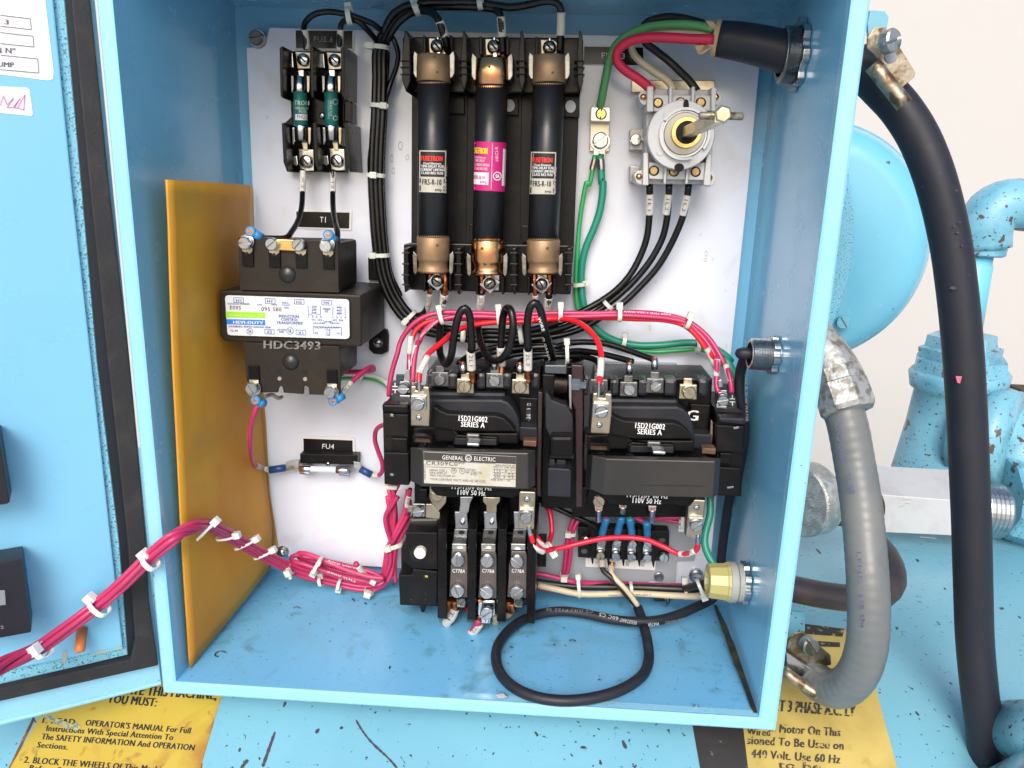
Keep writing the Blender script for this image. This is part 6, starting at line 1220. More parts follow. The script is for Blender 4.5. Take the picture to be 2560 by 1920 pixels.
# jumper and neighbours
wire('red jumper wire crossing over the terminal strip', cat_(t.p(1540, 620, 70, 1590, 690, 70, 1660, 735, 66, 1750, 715, 60), w_.p(60, 718, 56, 200, 690, 52, 400, 640, 50, 620, 598, 50, 850, 588, 52, 1050, 612, 54, 1220, 680, 58, 1380, 755, 62, 1480, 750, 66, 1560, 715, 68, 1575, 670, 70)), 1.75, mat('scarlet_vinyl', (.60, .014, .045), .32, bump=(60, .1)), [(w_.p(1385, 758, 62, 1470, 755, 65, 1545, 725, 68), '2'), (t.p(1545, 650, 70, 1590, 710, 70, 1650, 745, 67), None)], [(t.p(1500, 480, 72, 1520, 570, 72), bright, 1.7), (t.p(1520, 560, 72, 1545, 640, 71), red, 1.8), (w_.p(1578, 560, 72, 1578, 650, 71), bright, 1.6), (w_.p(1578, 640, 71, 1572, 700, 69), mat('scarlet_vinyl', (.60, .014, .045), .32), 1.8)])
wire('white-sleeved red wire beside the right bottom heater', t.p(1560, 560, 62, 1620, 640, 62, 1680, 700, 60, 1750, 740, 54), 1.7, red, [(t.p(1570, 590, 62, 1620, 650, 62, 1680, 705, 60), None)])
wire('red wire bowing beside the overload relay', t.p(1660, 260, 20, 1705, 300, 24, 1735, 420, 28, 1738, 560, 32, 1700, 670, 40), 1.75, mat('scarlet_vinyl', (.60, .014, .045), .32))
wire('black wire slanting from the interlock to the terminal strip', w_.p(40, 255, 26, 150, 300, 26, 300, 370, 26, 420, 420, 26, 540, 480, 24), 1.9, vinyl)
wire('black wires passing behind the interlock foot', w_.p(-60, 200, 14, 100, 225, 14, 380, 235, 14), 2.4, vinyl)
G9 = 'magenta pair dropping left of the terminal strip'
wire('left magenta wire of the pair dropping beside the terminal strip', w_.p(350, 240, 10, 320, 350, 12, 270, 480, 14, 240, 600, 14, 225, 750, 14, 205, 920, 12, 180, 1000, 10), 1.6, magenta, group=G9)
wire('right magenta wire of the pair dropping beside the terminal strip', w_.p(420, 320, 10, 360, 400, 12, 305, 500, 14, 280, 640, 14, 265, 800, 14, 235, 950, 12, 200, 1010, 10), 1.6, magenta, group=G9)
wire('thin green wire peeping out under the right contactor', w_.p(380, 380, 9, 420, 335, 9, 480, 300, 9, 560, 290, 9), 1.3, green)
wire('green wire feeding the third blue crimp', w_.p(790, 250, 24, 840, 300, 28, 872, 350, 30, 882, 390, 30), 1.7, green)
wire('magenta wire feeding the leftmost blue crimp', w_.p(590, 250, 26, 625, 330, 29, 645, 395, 30), 1.6, magenta, [(w_.p(600, 275, 27, 620, 320, 28, 635, 360, 29.5), None)])
wire('magenta wires curling under the right contactor to its coil bracket', w_.p(850, 260, 22, 920, 340, 24, 1020, 410, 26, 1120, 410, 28, 1200, 385, 30, 1320, 385, 32, 1480, 370, 34), 1.6, magenta)
wire('second magenta wire under the right contactor', w_.p(1130, 380, 24, 1220, 400, 26, 1340, 425, 28, 1480, 445, 30), 1.5, magenta)
wire('magenta wire emerging beside the second blue crimp', w_.p(870, 280, 20, 900, 350, 24, 960, 400, 26, 1040, 425, 28), 1.5, magenta)
# transformer secondary wires
wire('magenta wire from the lower left transformer terminal to the glass fuse', n.p(500, 450, 72, 470, 530, 72, 440, 640, 68, 432, 760, 64, 440, 870, 56, 470, 970, 36, 540, 1005, 11, 605, 1022, 10), 1.6, magenta, [(n.p(492, 985, 28, 545, 1005, 11, 605, 1024, 10), 'X1')])
wire('magenta wire from the glass fuse up into the left auxiliary contact', n.p(1478, 1062, 10, 1530, 1068, 12, 1570, 1040, 16, 1575, 960, 20, 1540, 860, 22, 1512, 760, 24, 1520, 680, 28, 1560, 640, 34, 1620, 620, 40), 1.6, magenta, [(n.p(1478, 1060, 10, 1510, 1066, 11, 1545, 1064, 13), None)])
wire('magenta wire curling from the lower right transformer terminal', n.p(1225, 370, 62, 1270, 310, 58, 1330, 240, 52, 1400, 180, 46, 1460, 135, 40, 1495, 130, 34, 1500, 155, 30, 1450, 165, 26, 1380, 170, 22, 1220, 175, 14, 1100, 170, 10), 1.6, magenta, [(n.p(1225, 362, 62, 1262, 315, 59, 1305, 262, 55), 'X2')])
wire('white wire passing behind the transformer', n.p(1100, 190, 6, 1220, 185, 6, 1330, 195, 6, 1450, 200, 6, 1550, 225, 6, 1620, 280, 8, 1650, 350, 10), 1.5, mat('white_vinyl', (.72, .70, .68), .4))
wire('thin green wire passing behind the transformer', n.p(1100, 225, 6, 1220, 230, 6, 1380, 225, 6, 1500, 238, 6, 1580, 270, 6, 1640, 320, 8), 1.2, green)
wire('brown-sleeved stub wire behind the lower left transformer terminal', n.p(560, 390, 64, 620, 370, 50, 680, 400, 36, 705, 390, 30), 1.3, mat('tan_stub', (.45, .38, .30), .5))
# ---- pink harness to the door
HN = cat_([(-140, 1738, ('y', -.10)), (-60, 1700, ('y', -.075))], [(0, 1667, ('y', -.058)), (95, 1620, ('y', -.04)), (231, 1522, ('y', -.016)), (310, 1455, ('y', -.012)), (376, 1390, ('y', -.006)), (434, 1343, ('y', -.004)), (477, 1319, ('y', .008)), (521, 1314, ('y', .026)), (560, 1330, ('y', .042)), (600, 1354, ('y', .058)), (640, 1377, ('y', .072)), (690, 1403, ('y', .087)), (745, 1428, ('y', .100)), (800, 1444, ('y', .106)), (850, 1456, ('y', .109)), (905, 1466, ('y', .110)), (943, 1463, ('y', .110)), (962, 1445, ('y', .110)), (970, 1415, ('y', .110)), (977, 1373, ('y', .110))])
Hn = [hit(*x) for x in HN]
ups = [([(974, 1340), (968, 1310), (967, 1290), (975, 1262), (986, 1230), (996, 1210)], magenta), ([(978, 1330), (981, 1290), (978, 1250), (972, 1225)], magenta), ([(982, 1330), (986, 1290), (985, 1240), (982, 1215)], pink), ([(985, 1340), (998, 1310), (1010, 1285), (1016, 1250), (1020, 1225)], magenta), ([(988, 1345), (1008, 1310), (1022, 1280), (1024, 1250)], magenta)]
for i in range(6):
    th = i*math.pi*2/5; rr = 2.6 if i < 5 else 0
    pts = []
    for j, P in enumerate(Hn):
        tg = (Hn[min(j+1, len(Hn)-1)]-Hn[max(j-1, 0)]).normalized(); nx = V((0, -1, 0)); nx = (nx-tg*nx.dot(tg)).normalized(); ny = tg.cross(nx)
        tw = th+.04*j; spread = 1.0+(.8 if j < 3 else 0)*(3-j)/3*.6
        pts.append(P+(nx*math.cos(tw)+ny*math.sin(tw))*rr*.001*spread)
    if i < 5:
        pts += [hit(u, v, 18+2*i-q_*0) for q_, (u, v) in enumerate(ups[i][0])]
    lbs = ['frontmost pink wire of the harness crossing from the door', 'upper pink wire of the door harness', 'upper rear pink wire of the door harness', 'lower rear pink wire of the door harness', 'lowest pink wire of the door harness with dark print', 'core pink wire hidden in the middle of the door harness']
    bm = nb(); sweep(bm, pts, 1.68, 12); ob = obj('harness_wire', bm, pink if i % 2 else mat('pink_vinyl_deep', (.48, .032, .12), .34, bump=(60, .1), mott=(40, .4, .8, (.40, .028, .10))), None, smooth=True); tagp(ob, lbs[i], 'wire', 'pink harness wires to the door')
# coil of spare harness wire
G10 = 'folded spare magenta wires in the lower left'
for i, (q_, lb) in enumerate(((s.p(1600, 730, 22, 1540, 770, 24, 1440, 740, 26, 1250, 700, 28, 1050, 640, 30, 900, 590, 30, 800, 560, 28, 795, 525, 24, 850, 510, 22, 960, 560, 20, 1150, 600, 18, 1350, 650, 16, 1450, 690, 14), 'lower folded magenta spare wire'), (s.p(1590, 710, 28, 1480, 700, 28, 1300, 650, 28, 1150, 590, 28, 1000, 525, 26, 900, 495, 24, 845, 500, 20, 870, 540, 16, 1000, 580, 14, 1200, 650, 14, 1400, 700, 14), 'upper folded magenta spare wire'), (s.p(1560, 690, 24, 1430, 640, 24, 1300, 610, 24, 1150, 575, 22, 1020, 545, 22, 880, 520, 22), 'short magenta spare wire with white print'), (s.p(1530, 760, 20, 1350, 740, 20, 1150, 690, 20, 1000, 640, 20, 850, 585, 20), 'magenta spare wire tucked under the fold'))):
    wire(lb, q_, 1.75, magenta if i != 1 else pink, group=G10, prints=[('600V (UL)', s.one(1100, 660+i*12), s.one(1340, 745+i*5), 4, 32, white_ink)] if i == 0 else ([('AWG VW-1', s.one(1100, 565), s.one(1330, 632), 4, 30, white_ink)] if i == 2 else ()))
wire('cut magenta wire end poking up with a white tube', s.p(1345, 580, 30, 1390, 640, 26, 1460, 690, 22), 1.9, magenta, [(s.p(1362, 605, 29, 1400, 650, 26, 1440, 680, 23), None)])
for i, (q_, lb) in enumerate(((s.p(1620, 0, 20, 1640, 130, 20, 1650, 300, 20, 1665, 400, 20), 'straight magenta riser left of the overload relay'), (s.p(1710, 5, 26, 1660, 80, 26, 1605, 170, 26, 1610, 260, 26, 1645, 370, 24, 1665, 430, 22), 'magenta riser crossing over in front of its neighbours'), (s.p(1680, 30, 16, 1690, 200, 18, 1685, 400, 20, 1670, 560, 20, 1640, 700, 20, 1560, 790, 20), 'magenta riser turning into the folded wires'), (s.p(1650, 480, 22, 1640, 600, 22, 1590, 700, 22, 1530, 740, 24, 1450, 720, 24), 'magenta riser printed in white beside the relay'), (s.p(1800, 170, 20, 1770, 280, 22, 1720, 380, 22, 1690, 470, 20, 1680, 620, 18, 1690, 740, 16), 'outer right magenta riser'))):
    wire(lb, q_, 1.75, magenta if i % 2 else pink, group='magenta risers beside the overload relay')
wire('magenta stub with white sleeve above the flag plate', s.p(1815, -60, 40, 1800, 60, 36, 1790, 150, 30), 1.6, magenta, [(s.p(1808, 0, 39, 1795, 40, 37, 1790, 90, 35), 'D')])
part('white_collar', sleeve, al, n(1590, 1155, 1705, 1160, 1700, 1195, 1595, 1190), 56, 4, .8)
wire('white-sleeved bottom wire hooking under the left heater', t.p(740, 1300, 54, 715, 1390, 54, 680, 1460, 52, 640, 1490, 46), 3.1, vinyl, [(t.p(735, 1330, 54, 700, 1410, 54, 650, 1480, 50), 'T1')])
wire('white-sleeved magenta wire hooking under the middle heater', t.p(990, 1440, 62, 960, 1520, 60, 900, 1590, 56, 865, 1580, 46, 850, 1450, 34, 850, 1310, 26), 2.6, magenta, [(t.p(990, 1490, 61, 950, 1550, 59, 895, 1600, 56), '1T2')], [(t.p(988, 1450, 62, 992, 1400, 63), copper, 2.2)])
wire('cream wire hooking under the right heater', t.p(1320, 1300, 52, 1310, 1360, 50, 1270, 1400, 46, 1250, 1380, 40), 2.8, cream)
wire('cream wire end behind the lower relay terminal', t.p(1150, 1400, 50, 1160, 1450, 46, 1150, 1490, 42), 2.3, cream)
# ---- cable ties ------------------------------------------------------------
tie('cable tie high on the arch above the small fuse wires', a.one(1078, 70), a.one(1095, 205), 35, 8, 'p0', 3, None, 0, 1.2)
tie('cable tie on the top arch left of the first large fuse', b.one(270, 35), b.one(300, 125), 32, 10, 'p0', 3.2, None, 0, 1.3)
tie('cable tie at the very top between the first two large fuses', b.one(832, 0), b.one(836, 75), 36, 9, 'p0', 3, None, 0, 1.2)
tie('uppermost cable tie on the vertical black bundle', a.one(1262, 405), a.one(1425, 420), 17, 11, 'f0', 2.6, None, 4, 1.1)
tie('second cable tie down the vertical black bundle', a.one(1262, 908), a.one(1412, 922), 14, 10, 'f1', 2.6, None, 3, 1.1)
tie('third cable tie down the vertical black bundle', a.one(1232, 1510), a.one(1388, 1520), 14, 10, 'f', 2.6, None, 3, 1.15)
tie('cable tie where the bundle passes the transformer', f_.one(1490, 545), f_.one(1632, 545), 14, 10, 'f0', 2.6, None, 4, 1.1)
tie('slanted cable tie at the lower bend of the black bundle', f_.one(1775, 1120), f_.one(1858, 1035), 16, 10, 'f0', 2.6, None, 3, 1.1)
tie('cable tie left over the magenta wires below the left fuse', g.one(480, 1150), g.one(515, 1275), 34, 8, 'p0', 2.6, None, 0, 1.1)
tie('cable tie over the magenta wires below the middle fuse', g.one(990, 1145), g.one(1000, 1290), 34, 8, 'p0', 2.6, None, 0, 1.1)
tie('cable tie over the magenta wires below the right fuse', g.one(1528, 1125), g.one(1525, 1255), 34, 8, 'p0', 2.6, None, 0, 1.1)
tie('cable tie where the red wires meet the black diagonal', k.one(515, 1130), k.one(515, 1250), 35, 8, 'p0', 2.6, None, 0, 1.2)
tie('cable tie at the right shoulder of the magenta arch', k.one(1125, 1215), k.one(1085, 1310), 36, 8, 'p0', 2.6, None, 0, 1.2)
tie('cable tie on the teal green wire below the fuse block', k.one(218, 930), k.one(112, 940), 10, 9, 'p0', 2.6, None, 0, 1.1)
tie('plain cable tie band across the rising black wires', k.one(385, 1085), k.one(450, 1150), 20, 8, 'p0', 2.4, None, 0, .01)
tie('cable tie on the green wires above the right contactor', k.one(560, 1385), k.one(545, 1465), 14, 9, 'p0', 2.6, None, 0, 1.1)
tie('cable tie band on the green wires near the right wall', k.one(1195, 1435), k.one(1185, 1530), 14, 9, 'p0', 2.4, None, 0, .01)
tie('long-tailed cable tie across the wires between the contactors', k.one(60, 1440), k.one(65, 1610), 42, 12, 'p0', 2.2, None, 0, 1.1)
tie('cable tie hidden behind the left coiled wire', g.one(690, 1300), g.one(680, 1430), 22, 8, 'p0', 2.4, None, 0, .9)
tie('cable tie behind the black run at the centre', g.one(1170, 1290), g.one(1190, 1445), 23, 8, 'p0', 2.4, None, 0, 1.0)
tie('cable tie gathering the magenta risers by the relay', s.one(1620, 435), s.one(1750, 400), 22, 10, 'f0', 3, None, 4, 1.2)
W9 = nylonw
def hz(pt, y_): return None
def tie2(label, p0, p1, ydep, dep, head, bw=3, hs=1.2, tail=0, ma=None):
    tie(label, p0, p1, (YP-ydep)*1000, dep, head, bw, ma or W9, tail, hs)
tie2('white cable tie nearest the left edge on the pink harness', r_.one(335, 865), r_.one(405, 960), -.040, 9, 'f0', 4, 1.5)
tie2('white cable tie second from the left on the pink harness', r_.one(790, 480), r_.one(925, 600), -.016, 9, 'p0', 3.2, 1.5)
tie2('white cable tie on the pink harness over the box rim', r_.one(1250, 100), r_.one(1350, 205), -.008, 9, 'p0', 3.2, 1.5)
tie2('white cable tie at the crest of the pink harness', m.one(1855, 1405), m.one(1715, 1545), .022, 8.5, 'p0', 1.5, 1.25)
tie2('white cable tie just right of the harness crest', m.one(2035, 1515), m.one(1880, 1535), .0445, 9, 'p0', 1.4, 1.2)
tie2('white cable tie on the harness in front of the envelope fold', s.one(475, 375), s.one(310, 450), .062, 9, 'p0', 1.4, 1.2)
tie2('white cable tie on the harness at the edge of the envelope', s.one(620, 470), s.one(475, 530), .077, 9, 'p0', 1.4, 1.2)
tie2('cable tie knot where the spare wires join the harness', s.one(770, 600), s.one(800, 660), .094, 10, 'f', 2.6, 1.3, 5, nylon)
tie2('cable tie across the folded spare wires', s.one(1045, 540), s.one(985, 660), .096, 14, 'p1', 2.4, 1.3, 0, nylon)
tie2('small cable tie below the folded spare wires', s.one(1040, 690), s.one(1060, 760), .104, 10, 'p0', 2.4, 1.2, 0, nylon)
tie2('cable tie hanging onto the blue floor below the harness', s.one(1200, 800), s.one(1215, 720), .106, 10, 'p0', 2.2, 1.2, 0, nylon)
tie2('cable tie at the bottom bend of the harness', s.one(1430, 805), s.one(1500, 830), .106, 9, 'f', 2.4, 1.3, 3, nylon)
tie2('cable tie stub above the harness bend', s.one(1495, 700), s.one(1530, 720), .106, 9, 'f', 2.4, 1.1, 0, nylon)
tie('cable tie on the magenta pair left of the terminal strip', w_.one(235, 540), w_.one(320, 545), 16, 7, 'f0', 2.4, None, 2, 1.1)
tie('cable tie at the foot of the magenta pair', w_.one(170, 980), w_.one(240, 985), 14, 7, 'f', 2.4, None, 2, 1.2)
tie('cable tie round the bottom run left of the cord', w_.one(350, 1000), w_.one(365, 1190), 18, 9, 'p0', 2.4, None, 0, 1.1)
tie('plain cable tie band round the bottom run behind the cord', w_.one(890, 1060), w_.one(895, 1170), 18, 9, 'p0', 2.2, None, 0, .01)
tie('cable tie round the bottom run near the loose screw', w_.one(1440, 1035), w_.one(1450, 1205), 22, 9, 'p0', 2.2, None, 0, 1.2)
tie('cable tie with its head hanging by the cord grip', w_.one(1635, 1185), w_.one(1570, 1030), 44, 9, 'p0', 2.2, None, 0, 1.3)
tie('cable tie on the red jumper wire at its left end', w_.one(95, 745), w_.one(30, 655), 58, 8, 'p0', 2.0, W9, 0, 1.25)
tie('cable tie on the magenta wires under the right contactor', w_.one(1405, 480), w_.one(1412, 360), 34, 7, 'p0', 2.2, None, 0, 1.2)
tie('faint cable tie behind the transformer on the white wire', n.one(1385, 250), n.one(1420, 190), 7, 6, 'p0', 2.0, None, 0, .9)
# loose screw on the floor
ls = thing('loose_screw', 'loose dark screw lying on the floor beneath the bottom wires', 'screw', floorat(0)(*w_.one(1220, 1260)))
A_ = floorat(4)(*w_.one(1125, 1215)); B_ = floorat(4.2)(*w_.one(1290, 1212)); L_ = (B_-A_).length*1000
bm = nb(); pr = [(0, .8)]
for i in range(11): pr += [(.5+i*L_*.06, 2.4), (.5+(i+.5)*L_*.06, 1.9)]
pr += [(L_*.74, 2.0)]; lathe(bm, A_, B_-A_, pr, 18); obj('threaded_shank', bm, darksteel, ls)
bm = nb(); lathe(bm, A_, B_-A_, [(L_*.72, 2.4), (L_*.74, 4.9), (L_*.8, 5.0), (L_*.93, 3.6), (L_, 1.2)], 24); obj('head', bm, darksteel, ls, smooth=True)
# ================================================================ OUTSIDE, RIGHT
# motor end bell
Cm = hit(1990, 612, ('y', .20)); mo = thing('motor', 'big round light blue motor housing behind the right side of the box', 'motor', Cm+V((0, .05, -.1)))
Rm = (hit(2300, 640, ('y', .20))-hit(1990, 612, ('y', .20))).length*1000*.975
mblue = mat('motor_paint', (.16, .49, .66), .22, bump=(9, .12, .004), mott=[(12, .5, .8, (.14, .45, .61))], spots=(75, .735, .008, (.12, .12, .18)), coat=.5)
bm = nb(); lathe(bm, Cm+V((0, -.03, 0)), (0.12, 1, 0), [(3, Rm*.05), (3.2, Rm*.40), (4, Rm*.74)]+[(4+26*(1-math.cos(i*.1963)), Rm*(.76+.23*math.sin(i*.1963))) for i in range(9)]+[(31, Rm*1.01), (34, Rm*1.01), (35, Rm*.985), (60, Rm*.98), (150, Rm*.97)], 96); obj('end_bell', bm, mblue, mo, smooth=True)
screw(mo, l.one(642, 1262), (YP-.165)*1000, 17, -55, blueworn, 'slot', 'cover_screw', 3)
# junction plate between rim and motor (rough casting)
arc_ = [(1556+580*math.cos(t_*.05), 566+580*math.sin(t_*.05)) for t_ in range(-10, 12)]
bm = nb(); prism(bm, arc_+[(1930, 880), (1930, 280)], ('y', .160), 10, 1.2); obj('inner_casting', bm, bluetex, mo)
# big black hose
hp = [(2130, 150), (2168, 185), (2205, 222), (2248, 268), (2292, 335), (2325, 410), (2350, 490), (2375, 600), (2392, 720), (2405, 850), (2415, 1000), (2422, 1150), (2428, 1300), (2432, 1450), (2437, 1600), (2448, 1720), (2462, 1830), (2475, 1960), (2490, 2120)]
hy = [.072, .068, .062, .058, .055, .052, .050, .048, .046, .044, .042, .040, .038, .036, .034, .030, .026, .022, .016]
bm = nb(); sweep(bm, [hit(u, v, ('y', y)) for (u, v), y in zip(hp, hy)], 10.4, 32, 3); hs_ = obj('hose', bm, rubber, None, smooth=True); tagp(hs_, 'thick black rubber hose hanging down the right side', 'hose')
bm = nb()
for (x, yn, w0) in ((1630, 128, 18), (1615, 435, 16), (1640, 490, 20), (1660, 400, 14), (1680, 605, 14), (1600, 970, 34), (1745, 860, 12), (1770, 1130, 14), (1780, 1225, 14), (1815, 1475, 18)):
    u, v = l.one(x, yn); cs = plane(hit(u, v, ('y', .036)), (0, 1, 0))
    prism(bm, [(u-w0*.29, v), (u, v-w0*.18), (u+w0*.29, v+1), (u, v+w0*.12)], cs, .8, .1)
obj('nicks', bm, mat('hose_nick', (.05, .05, .06), .7), hs_)
bm = nb(); u, v = q.one(1650, 232); prism(bm, [(u-8, v-7), (u+8, v-6), (u+6, v+1), (u+3, v+12), (u-4, v+10)], plane(hit(u, v, ('y', .0318)), (0, 1, 0)), .6, .2); obj('red_speck', bm, mat('red_speck_paint', (.55, .12, .16), .5), hs_)
# strap clamp and screw at hose top
sc_ = thing('strap_clamp', 'flecked metal strap clamp with big slotted screw holding the hose', 'clamp', hit(*d_.one(1000, 500), ('y', .05)))
bm = nb(); prism(bm, d_(885, 85, 1010, 95, 1045, 150, 1030, 240, 930, 300, 870, 330, 860, 200), ('y', .060), 3, .5); obj('painted_tab', bm, bluechip, sc_)
hq = d_(915, 240, 1010, 235, 1085, 330, 1150, 425, 1275, 625, 1265, 665, 1145, 770, 1050, 640, 920, 470, 860, 420, 860, 330)
part('strap', rusty, sc_, hq, ('y', .046), 1.6, .3)
bm = nb(); prism(bm, circ(*d_.one(1062, 492), 15.5, 24), ('y', .0455), .4, 0); obj('strap_hole', bm, mat('wall_through_hole', (.25, .27, .33), .7), sc_)
Pa, Pb = hit(*d_.one(905, 560), ('y', .040)), hit(*d_.one(1178, 905), ('y', .036)); bm = nb(); sweep(bm, [Pa, (Pa+Pb)/2, Pb], 4.2, 20); obj('rolled_edge', bm, rusty, sc_, smooth=True)
u, v = d_.one(1020, 365); screw(sc_, (u, v), (YP-.036)*1000, 30, 20, mat('weathered_screw', (.45, .47, .45), .4, .85, bump=(260, .5), mott=(120, .45, .6, (.18, .18, .14))), 'slot', 'screw', 5, ax=V((.55, -.8, .1)).normalized())
# black side hose of the clamp
# connector (90 degree) and clear conduit
ce = thing('conduit_elbow', 'corroded cast zinc conduit connector on the outside right of the box', 'connector', hit(2110, 1000, ('y', .03)))
Ea, Eb = hit(2035, 850, ('y', .052)), hit(2130, 1015, ('y', .028))
bm = nb(); sweep(bm, [hit(2010, 830, ('y', .060)), hit(2050, 875, ('y', .050)), hit(2092, 940, ('y', .04)), hit(2110, 985, ('y', .034))], (13.5, 14), 28, 2); obj('body', bm, cast, ce, smooth=True)
bm = nb(); A_ = hit(2085, 925, ('y', .042)); B_ = hit(2122, 1030, ('y', .028)); L_ = (B_-A_).length*1000; lathe(bm, A_, B_-A_, [(0, 12.5), (1.5, 14.6), (L_*.35, 14.8), (L_*.38, 15.6), (L_*.9, 15.8), (L_, 14)], 8); obj('compression_nut', bm, cast, ce)
cp = [(2095, 985), (2118, 1060), (2135, 1150), (2150, 1240), (2160, 1330), (2168, 1430), (2172, 1530), (2166, 1620), (2140, 1690), (2095, 1722), (2045, 1705), (2010, 1660), (1985, 1610)]
cy = [.036, .030, .024, .016, .008, -.002, -.008, -.010, -.006, .004, .018, .030, .042]
bm = nb(); sweep(bm, [hit(u, v, ('y', y)) for (u, v), y in zip(cp, cy)], 10.9, 36, .8, rib=(.006, .9)); cn = obj('conduit', bm, conduit, None, smooth=True); tagp(cn, 'ribbed grey flexible conduit bending down in front of the right decal', 'conduit')
cl_ = mat('conduit_ink', (.06, .07, .16), .6)
letters(cn, [('LIQUID', q.one(575, 615), q.one(635, 970), 13), ('TUFF', q.one(665, 1055), q.one(705, 1230), 13), ('TYPE', q.one(725, 1420), q.one(755, 1650), 13)], plane(hit(2110, 1150, ('y', .009)), (0, 1, -.14)), cl_, .0)
letters(cn, [('LFNC  1/2 IN   CSA', y_.one(655, 60), y_.one(705, 900), 11)], plane(hit(2160, 1450, ('y', -.016)), (0, 1, -.06)), cl_, .0)
# lower clamp
lc = thing('strap_clamp', 'shiny angled clamp with slotted screw low beside the grey conduit', 'clamp', hit(*y_.one(280, 900), ('y', .02)))
part('painted_tab', blueworn, lc, y_(160, 500, 275, 510, 275, 650, 240, 650, 150, 690), ('y', .052), 2, .5)
bm = nb(); plo(bm, [(y_(150, 720, 200, 655, 265, 650, 465, 820, 470, 895, 320, 925, 140, 800), ('y', .020)), (y_(140, 740, 190, 670, 260, 660, 450, 835, 460, 890, 320, 915, 140, 800), ('y', .034))], .8); obj('upper_leaf', bm, mat('stained_leaf', (.35, .32, .26), .35, .9, bump=(300, .5), mott=(150, .45, .6, (.18, .14, .05))), lc)
part('middle_leaf', bright, lc, y_(135, 800, 320, 925, 372, 1085, 145, 930), ('y', .016), 2, .4)
bm = nb(); A_ = hit(*y_.one(115, 940), ('y', .014)); B_ = hit(*y_.one(370, 1120), ('y', .006)); sweep(bm, [A_, (A_+B_)/2, B_], 3.2, 14); obj('rolled_edge', bm, rusty, lc, smooth=True)
u, v = y_.one(285, 745); screw(lc, (u, v), (YP-.016)*1000, 24, -55, mat('weathered_screw', (.45, .47, .45), .4, .85), 'slot', 'screw', 5, ax=V((.35, -.9, .2)).normalized())
# dark cord leaving low on the right wall
wire('black cord leaving the low right fitting and curling up behind the conduit', [(1935, 1462, ('y', .062)), (1990, 1474, ('y', .062)), (2060, 1488, ('y', .064)), (2140, 1496, ('y', .068)), (2205, 1488, ('y', .075)), (2232, 1455, ('y', .085)), (2225, 1410, ('y', .10)), (2200, 1370, ('y', .12)), (2150, 1330, ('y', .14))], 8.5, mat('brown_black_rubber', (.035, .03, .035), .4, bump=(200, .3), mott=(40, .5, .8, (.07, .05, .045))), cat='cord', name='cord', seg=24)
# pipe fittings, far right
def fit_(u0, v0, y0, u1, v1, y1, prof, seg=36):
    A0, B0 = hit(u0, v0, ('y', y0)), hit(u1, v1, ('y', y1)); L0_ = (B0-A0).length*1000; bm = nb(); lathe(bm, A0, B0-A0, [(f0*L0_, rr) for f0, rr in prof], seg); return bm
YV = .36
kpx = (hit(2401, 900, ('y', YV))-hit(2400, 900, ('y', YV))).length*1000
pv = thing('valve_assembly', 'flaking blue pipe fittings stacked up at the far right behind the hose', 'pipe fitting', hit(2380, 1160, ('y', YV)))
def K(px): return px*kpx
obj('valve_body', fit_(2370, 1180, YV, 2398, 925, YV, [(0, K(138)), (.05, K(135)), (.5, K(112)), (.82, K(100)), (.84, K(112)), (.97, K(118)), (1, K(112))]), blueworn, pv, smooth=True)
obj('hex_collar', fit_(2398, 930, YV, 2402, 895, YV, [(0, K(108)), (.1, K(112)), (1, K(108))], 8), blueworn, pv)
obj('hex_nut', fit_(2398, 900, YV, 2405, 838, YV, [(0, K(95)), (.5, K(98)), (.55, K(84)), (1, K(80))], 6), blueworn, pv)
obj('nipple', fit_(2405, 850, YV, 2445, 630, YV, [(0, K(42)), (.85, K(39)), (.86, K(36)), (1, K(36))]), mat('nipple_paint', (.16, .52, .68), .35, bump=(120, .6), spots=(120, .68, .02, (.10, .07, .05))), pv, smooth=True)
obj('elbow_collar', fit_(2450, 640, YV, 2458, 600, YV, [(0, K(48)), (.1, K(56)), (1, K(56))]), blueworn, pv)
bm = nb(); sweep(bm, [hit(2458, 620, ('y', YV)), hit(2462, 570, ('y', YV)), hit(2480, 530, ('y', YV)), hit(2520, 512, ('y', YV)), hit(2580, 515, ('y', YV)), hit(2680, 520, ('y', YV))], K(62), 28, 4); obj('elbow', bm, blueworn, pv, smooth=True)
obj('side_branch', fit_(2400, 1075, YV-.02, 2530, 1100, YV-.05, [(0, K(112)), (.5, K(108)), (.55, K(120)), (1, K(122))]), blueworn, pv, smooth=True)
obj('round_body', fit_(2420, 1080, YV-.03, 2520, 1075, YV+.02, [(0, K(80)), (.3, K(110)), (.7, K(118)), (1, K(90))]), blueworn, pv, smooth=True)
obj('lower_union', fit_(2500, 1240, YV-.06, 2620, 1250, YV-.06, [(0, K(98)), (.05, K(104)), (.2, K(106)), (.5, K(120)), (1, K(120))], 10), blueworn, pv)
obj('neck', fit_(2500, 1180, YV-.05, 2560, 1130, YV-.02, [(0, K(86)), (1, K(100))]), blueworn, pv, smooth=True)
ab = thing('manifold_block', 'bright bare aluminium block between the conduit and the blue valve', 'block', hit(2290, 1340, ('y', .28)))
part('block', aluminium, ab, [(2190, 1235), (2500, 1258), (2500, 1345), (2190, 1330)], ('y', .26), 34, 1)
bm = nb(); A_ = hit(2190, 1235, ('y', .2602)); loft(bm, [[hit(2190, 1234, ('y', .261)), hit(2500, 1257, ('y', .261)), hit(2440, 1178, ('y', .30)), hit(2176, 1164, ('y', .30))], [x+V((0, .002, -.004)) for x in (hit(2190, 1234, ('y', .261)), hit(2500, 1257, ('y', .261)), hit(2440, 1178, ('y', .30)), hit(2176, 1164, ('y', .30)))]], 0); obj('top_face', bm, aluminium, ab)
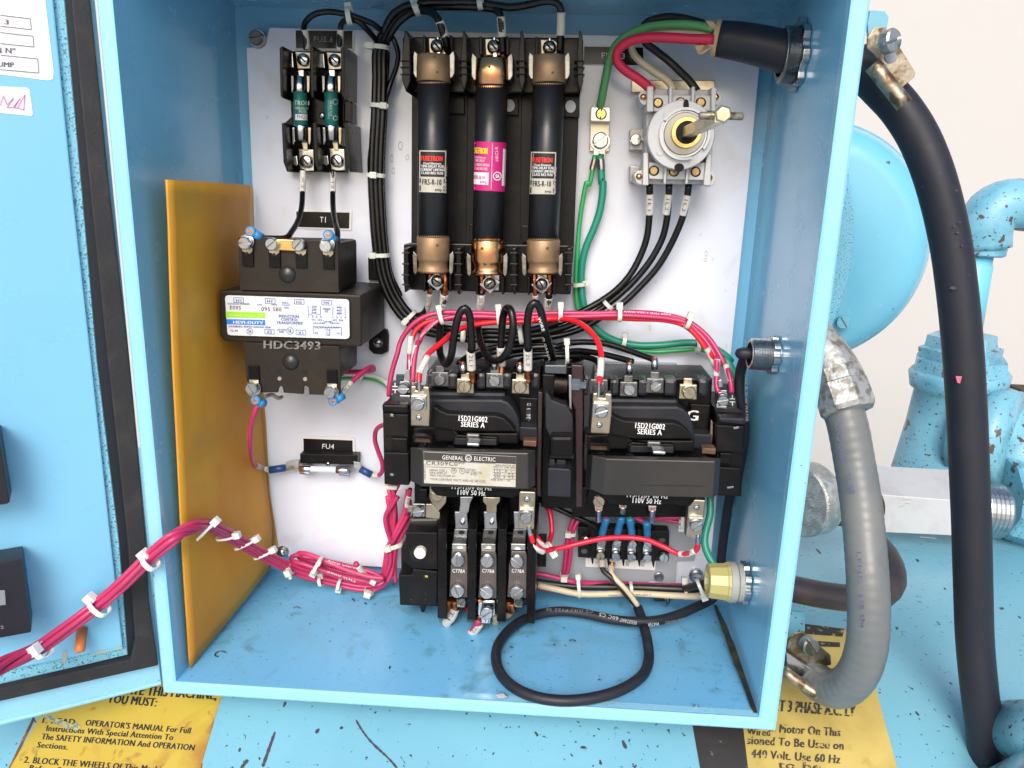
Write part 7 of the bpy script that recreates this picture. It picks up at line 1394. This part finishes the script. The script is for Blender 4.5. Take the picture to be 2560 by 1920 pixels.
lines(ab, [((2258, 1249), (2278, 1250)), ((2262, 1258), (2276, 1260)), ((2246, 1268), (2262, 1264)), ((2300, 1342), (2340, 1346))], 1.5, ('y', .2597), mat('scribe_mark', (.35, .32, .32), .6), 'scribe_marks')
tn_ = thing('threaded_pipe', 'short bare threaded pipe entering the lower blue union', 'pipe', hit(2470, 1340, ('y', .27)))
bm = fit_(2440, 1272, .27, 2500, 1278, .27, [(0, K(62))]+[(0.08+i*.09, K(66 if i % 2 else 63)) for i in range(10)]+[(1, K(62))]); obj('thread', bm, zinc, tn_)
bn = thing('knurled_knob', 'brass-worn knurled knob peeping out right of the box rim', 'knob', hit(2040, 1330, ('y', .20)))
bm = nb(); A_ = hit(1995, 1252, ('y', .21)); B_ = hit(2060, 1256, ('y', .21)); L_ = (B_-A_).length*1000; Rk = (hit(2030, 1165, ('y', .21))-hit(2030, 1252, ('y', .21))).length*1000
lathe(bm, A_, B_-A_+V((0, .012, 0)), [(0, Rk*.72), (0.2, Rk*.96), (2, Rk), (L_*.85, Rk), (L_, Rk*.93)], 64); obj('knurled_ring', bm, mat('knurled_brass', (.50, .49, .44), .38, .8, bump=(700, 1, .001), mott=[(120, .45, .6, (.70, .68, .62)), (45, .56, .72, (.42, .30, .10))]), bn)
obj('stem', fit_(2055, 1262, .21, 2180, 1268, .22, [(0, Rk*.55), (1, Rk*.55)]), mat('brass_stem', (.50, .33, .12), .4, .9, mott=(90, .45, .6, (.25, .15, .06))), bn, smooth=True)
# blue ball fitting, bottom right corner
bc = thing('pipe_elbow', 'scuffed blue pipe elbow in the bottom right corner', 'pipe fitting', hit(2560, 1900, ('y', .03)))
bm = nb(); lathe(bm, hit(2668, 1850, ('y', -.01)), (.15, -.8, .5), [(-40, 17), (-10, 20.5), (2, 20), (9, 16), (14, 9), (15.5, .1)], 40); obj('upper_lobe', bm, blueworn, bc, smooth=True)
bm = nb(); lathe(bm, hit(2640, 1975, ('y', -.025)), (.1, -.6, .8), [(-40, 20), (-6, 22), (4, 22.5), (10, 20), (14, 15), (15, 8)], 40); obj('lower_lobe', bm, mat('worn_casting', (.16, .42, .52), .5, bump=(120, .8), mott=[(60, .5, .62, (.10, .08, .07)), (30, .5, .7, (.30, .50, .58))]), bc, smooth=True)
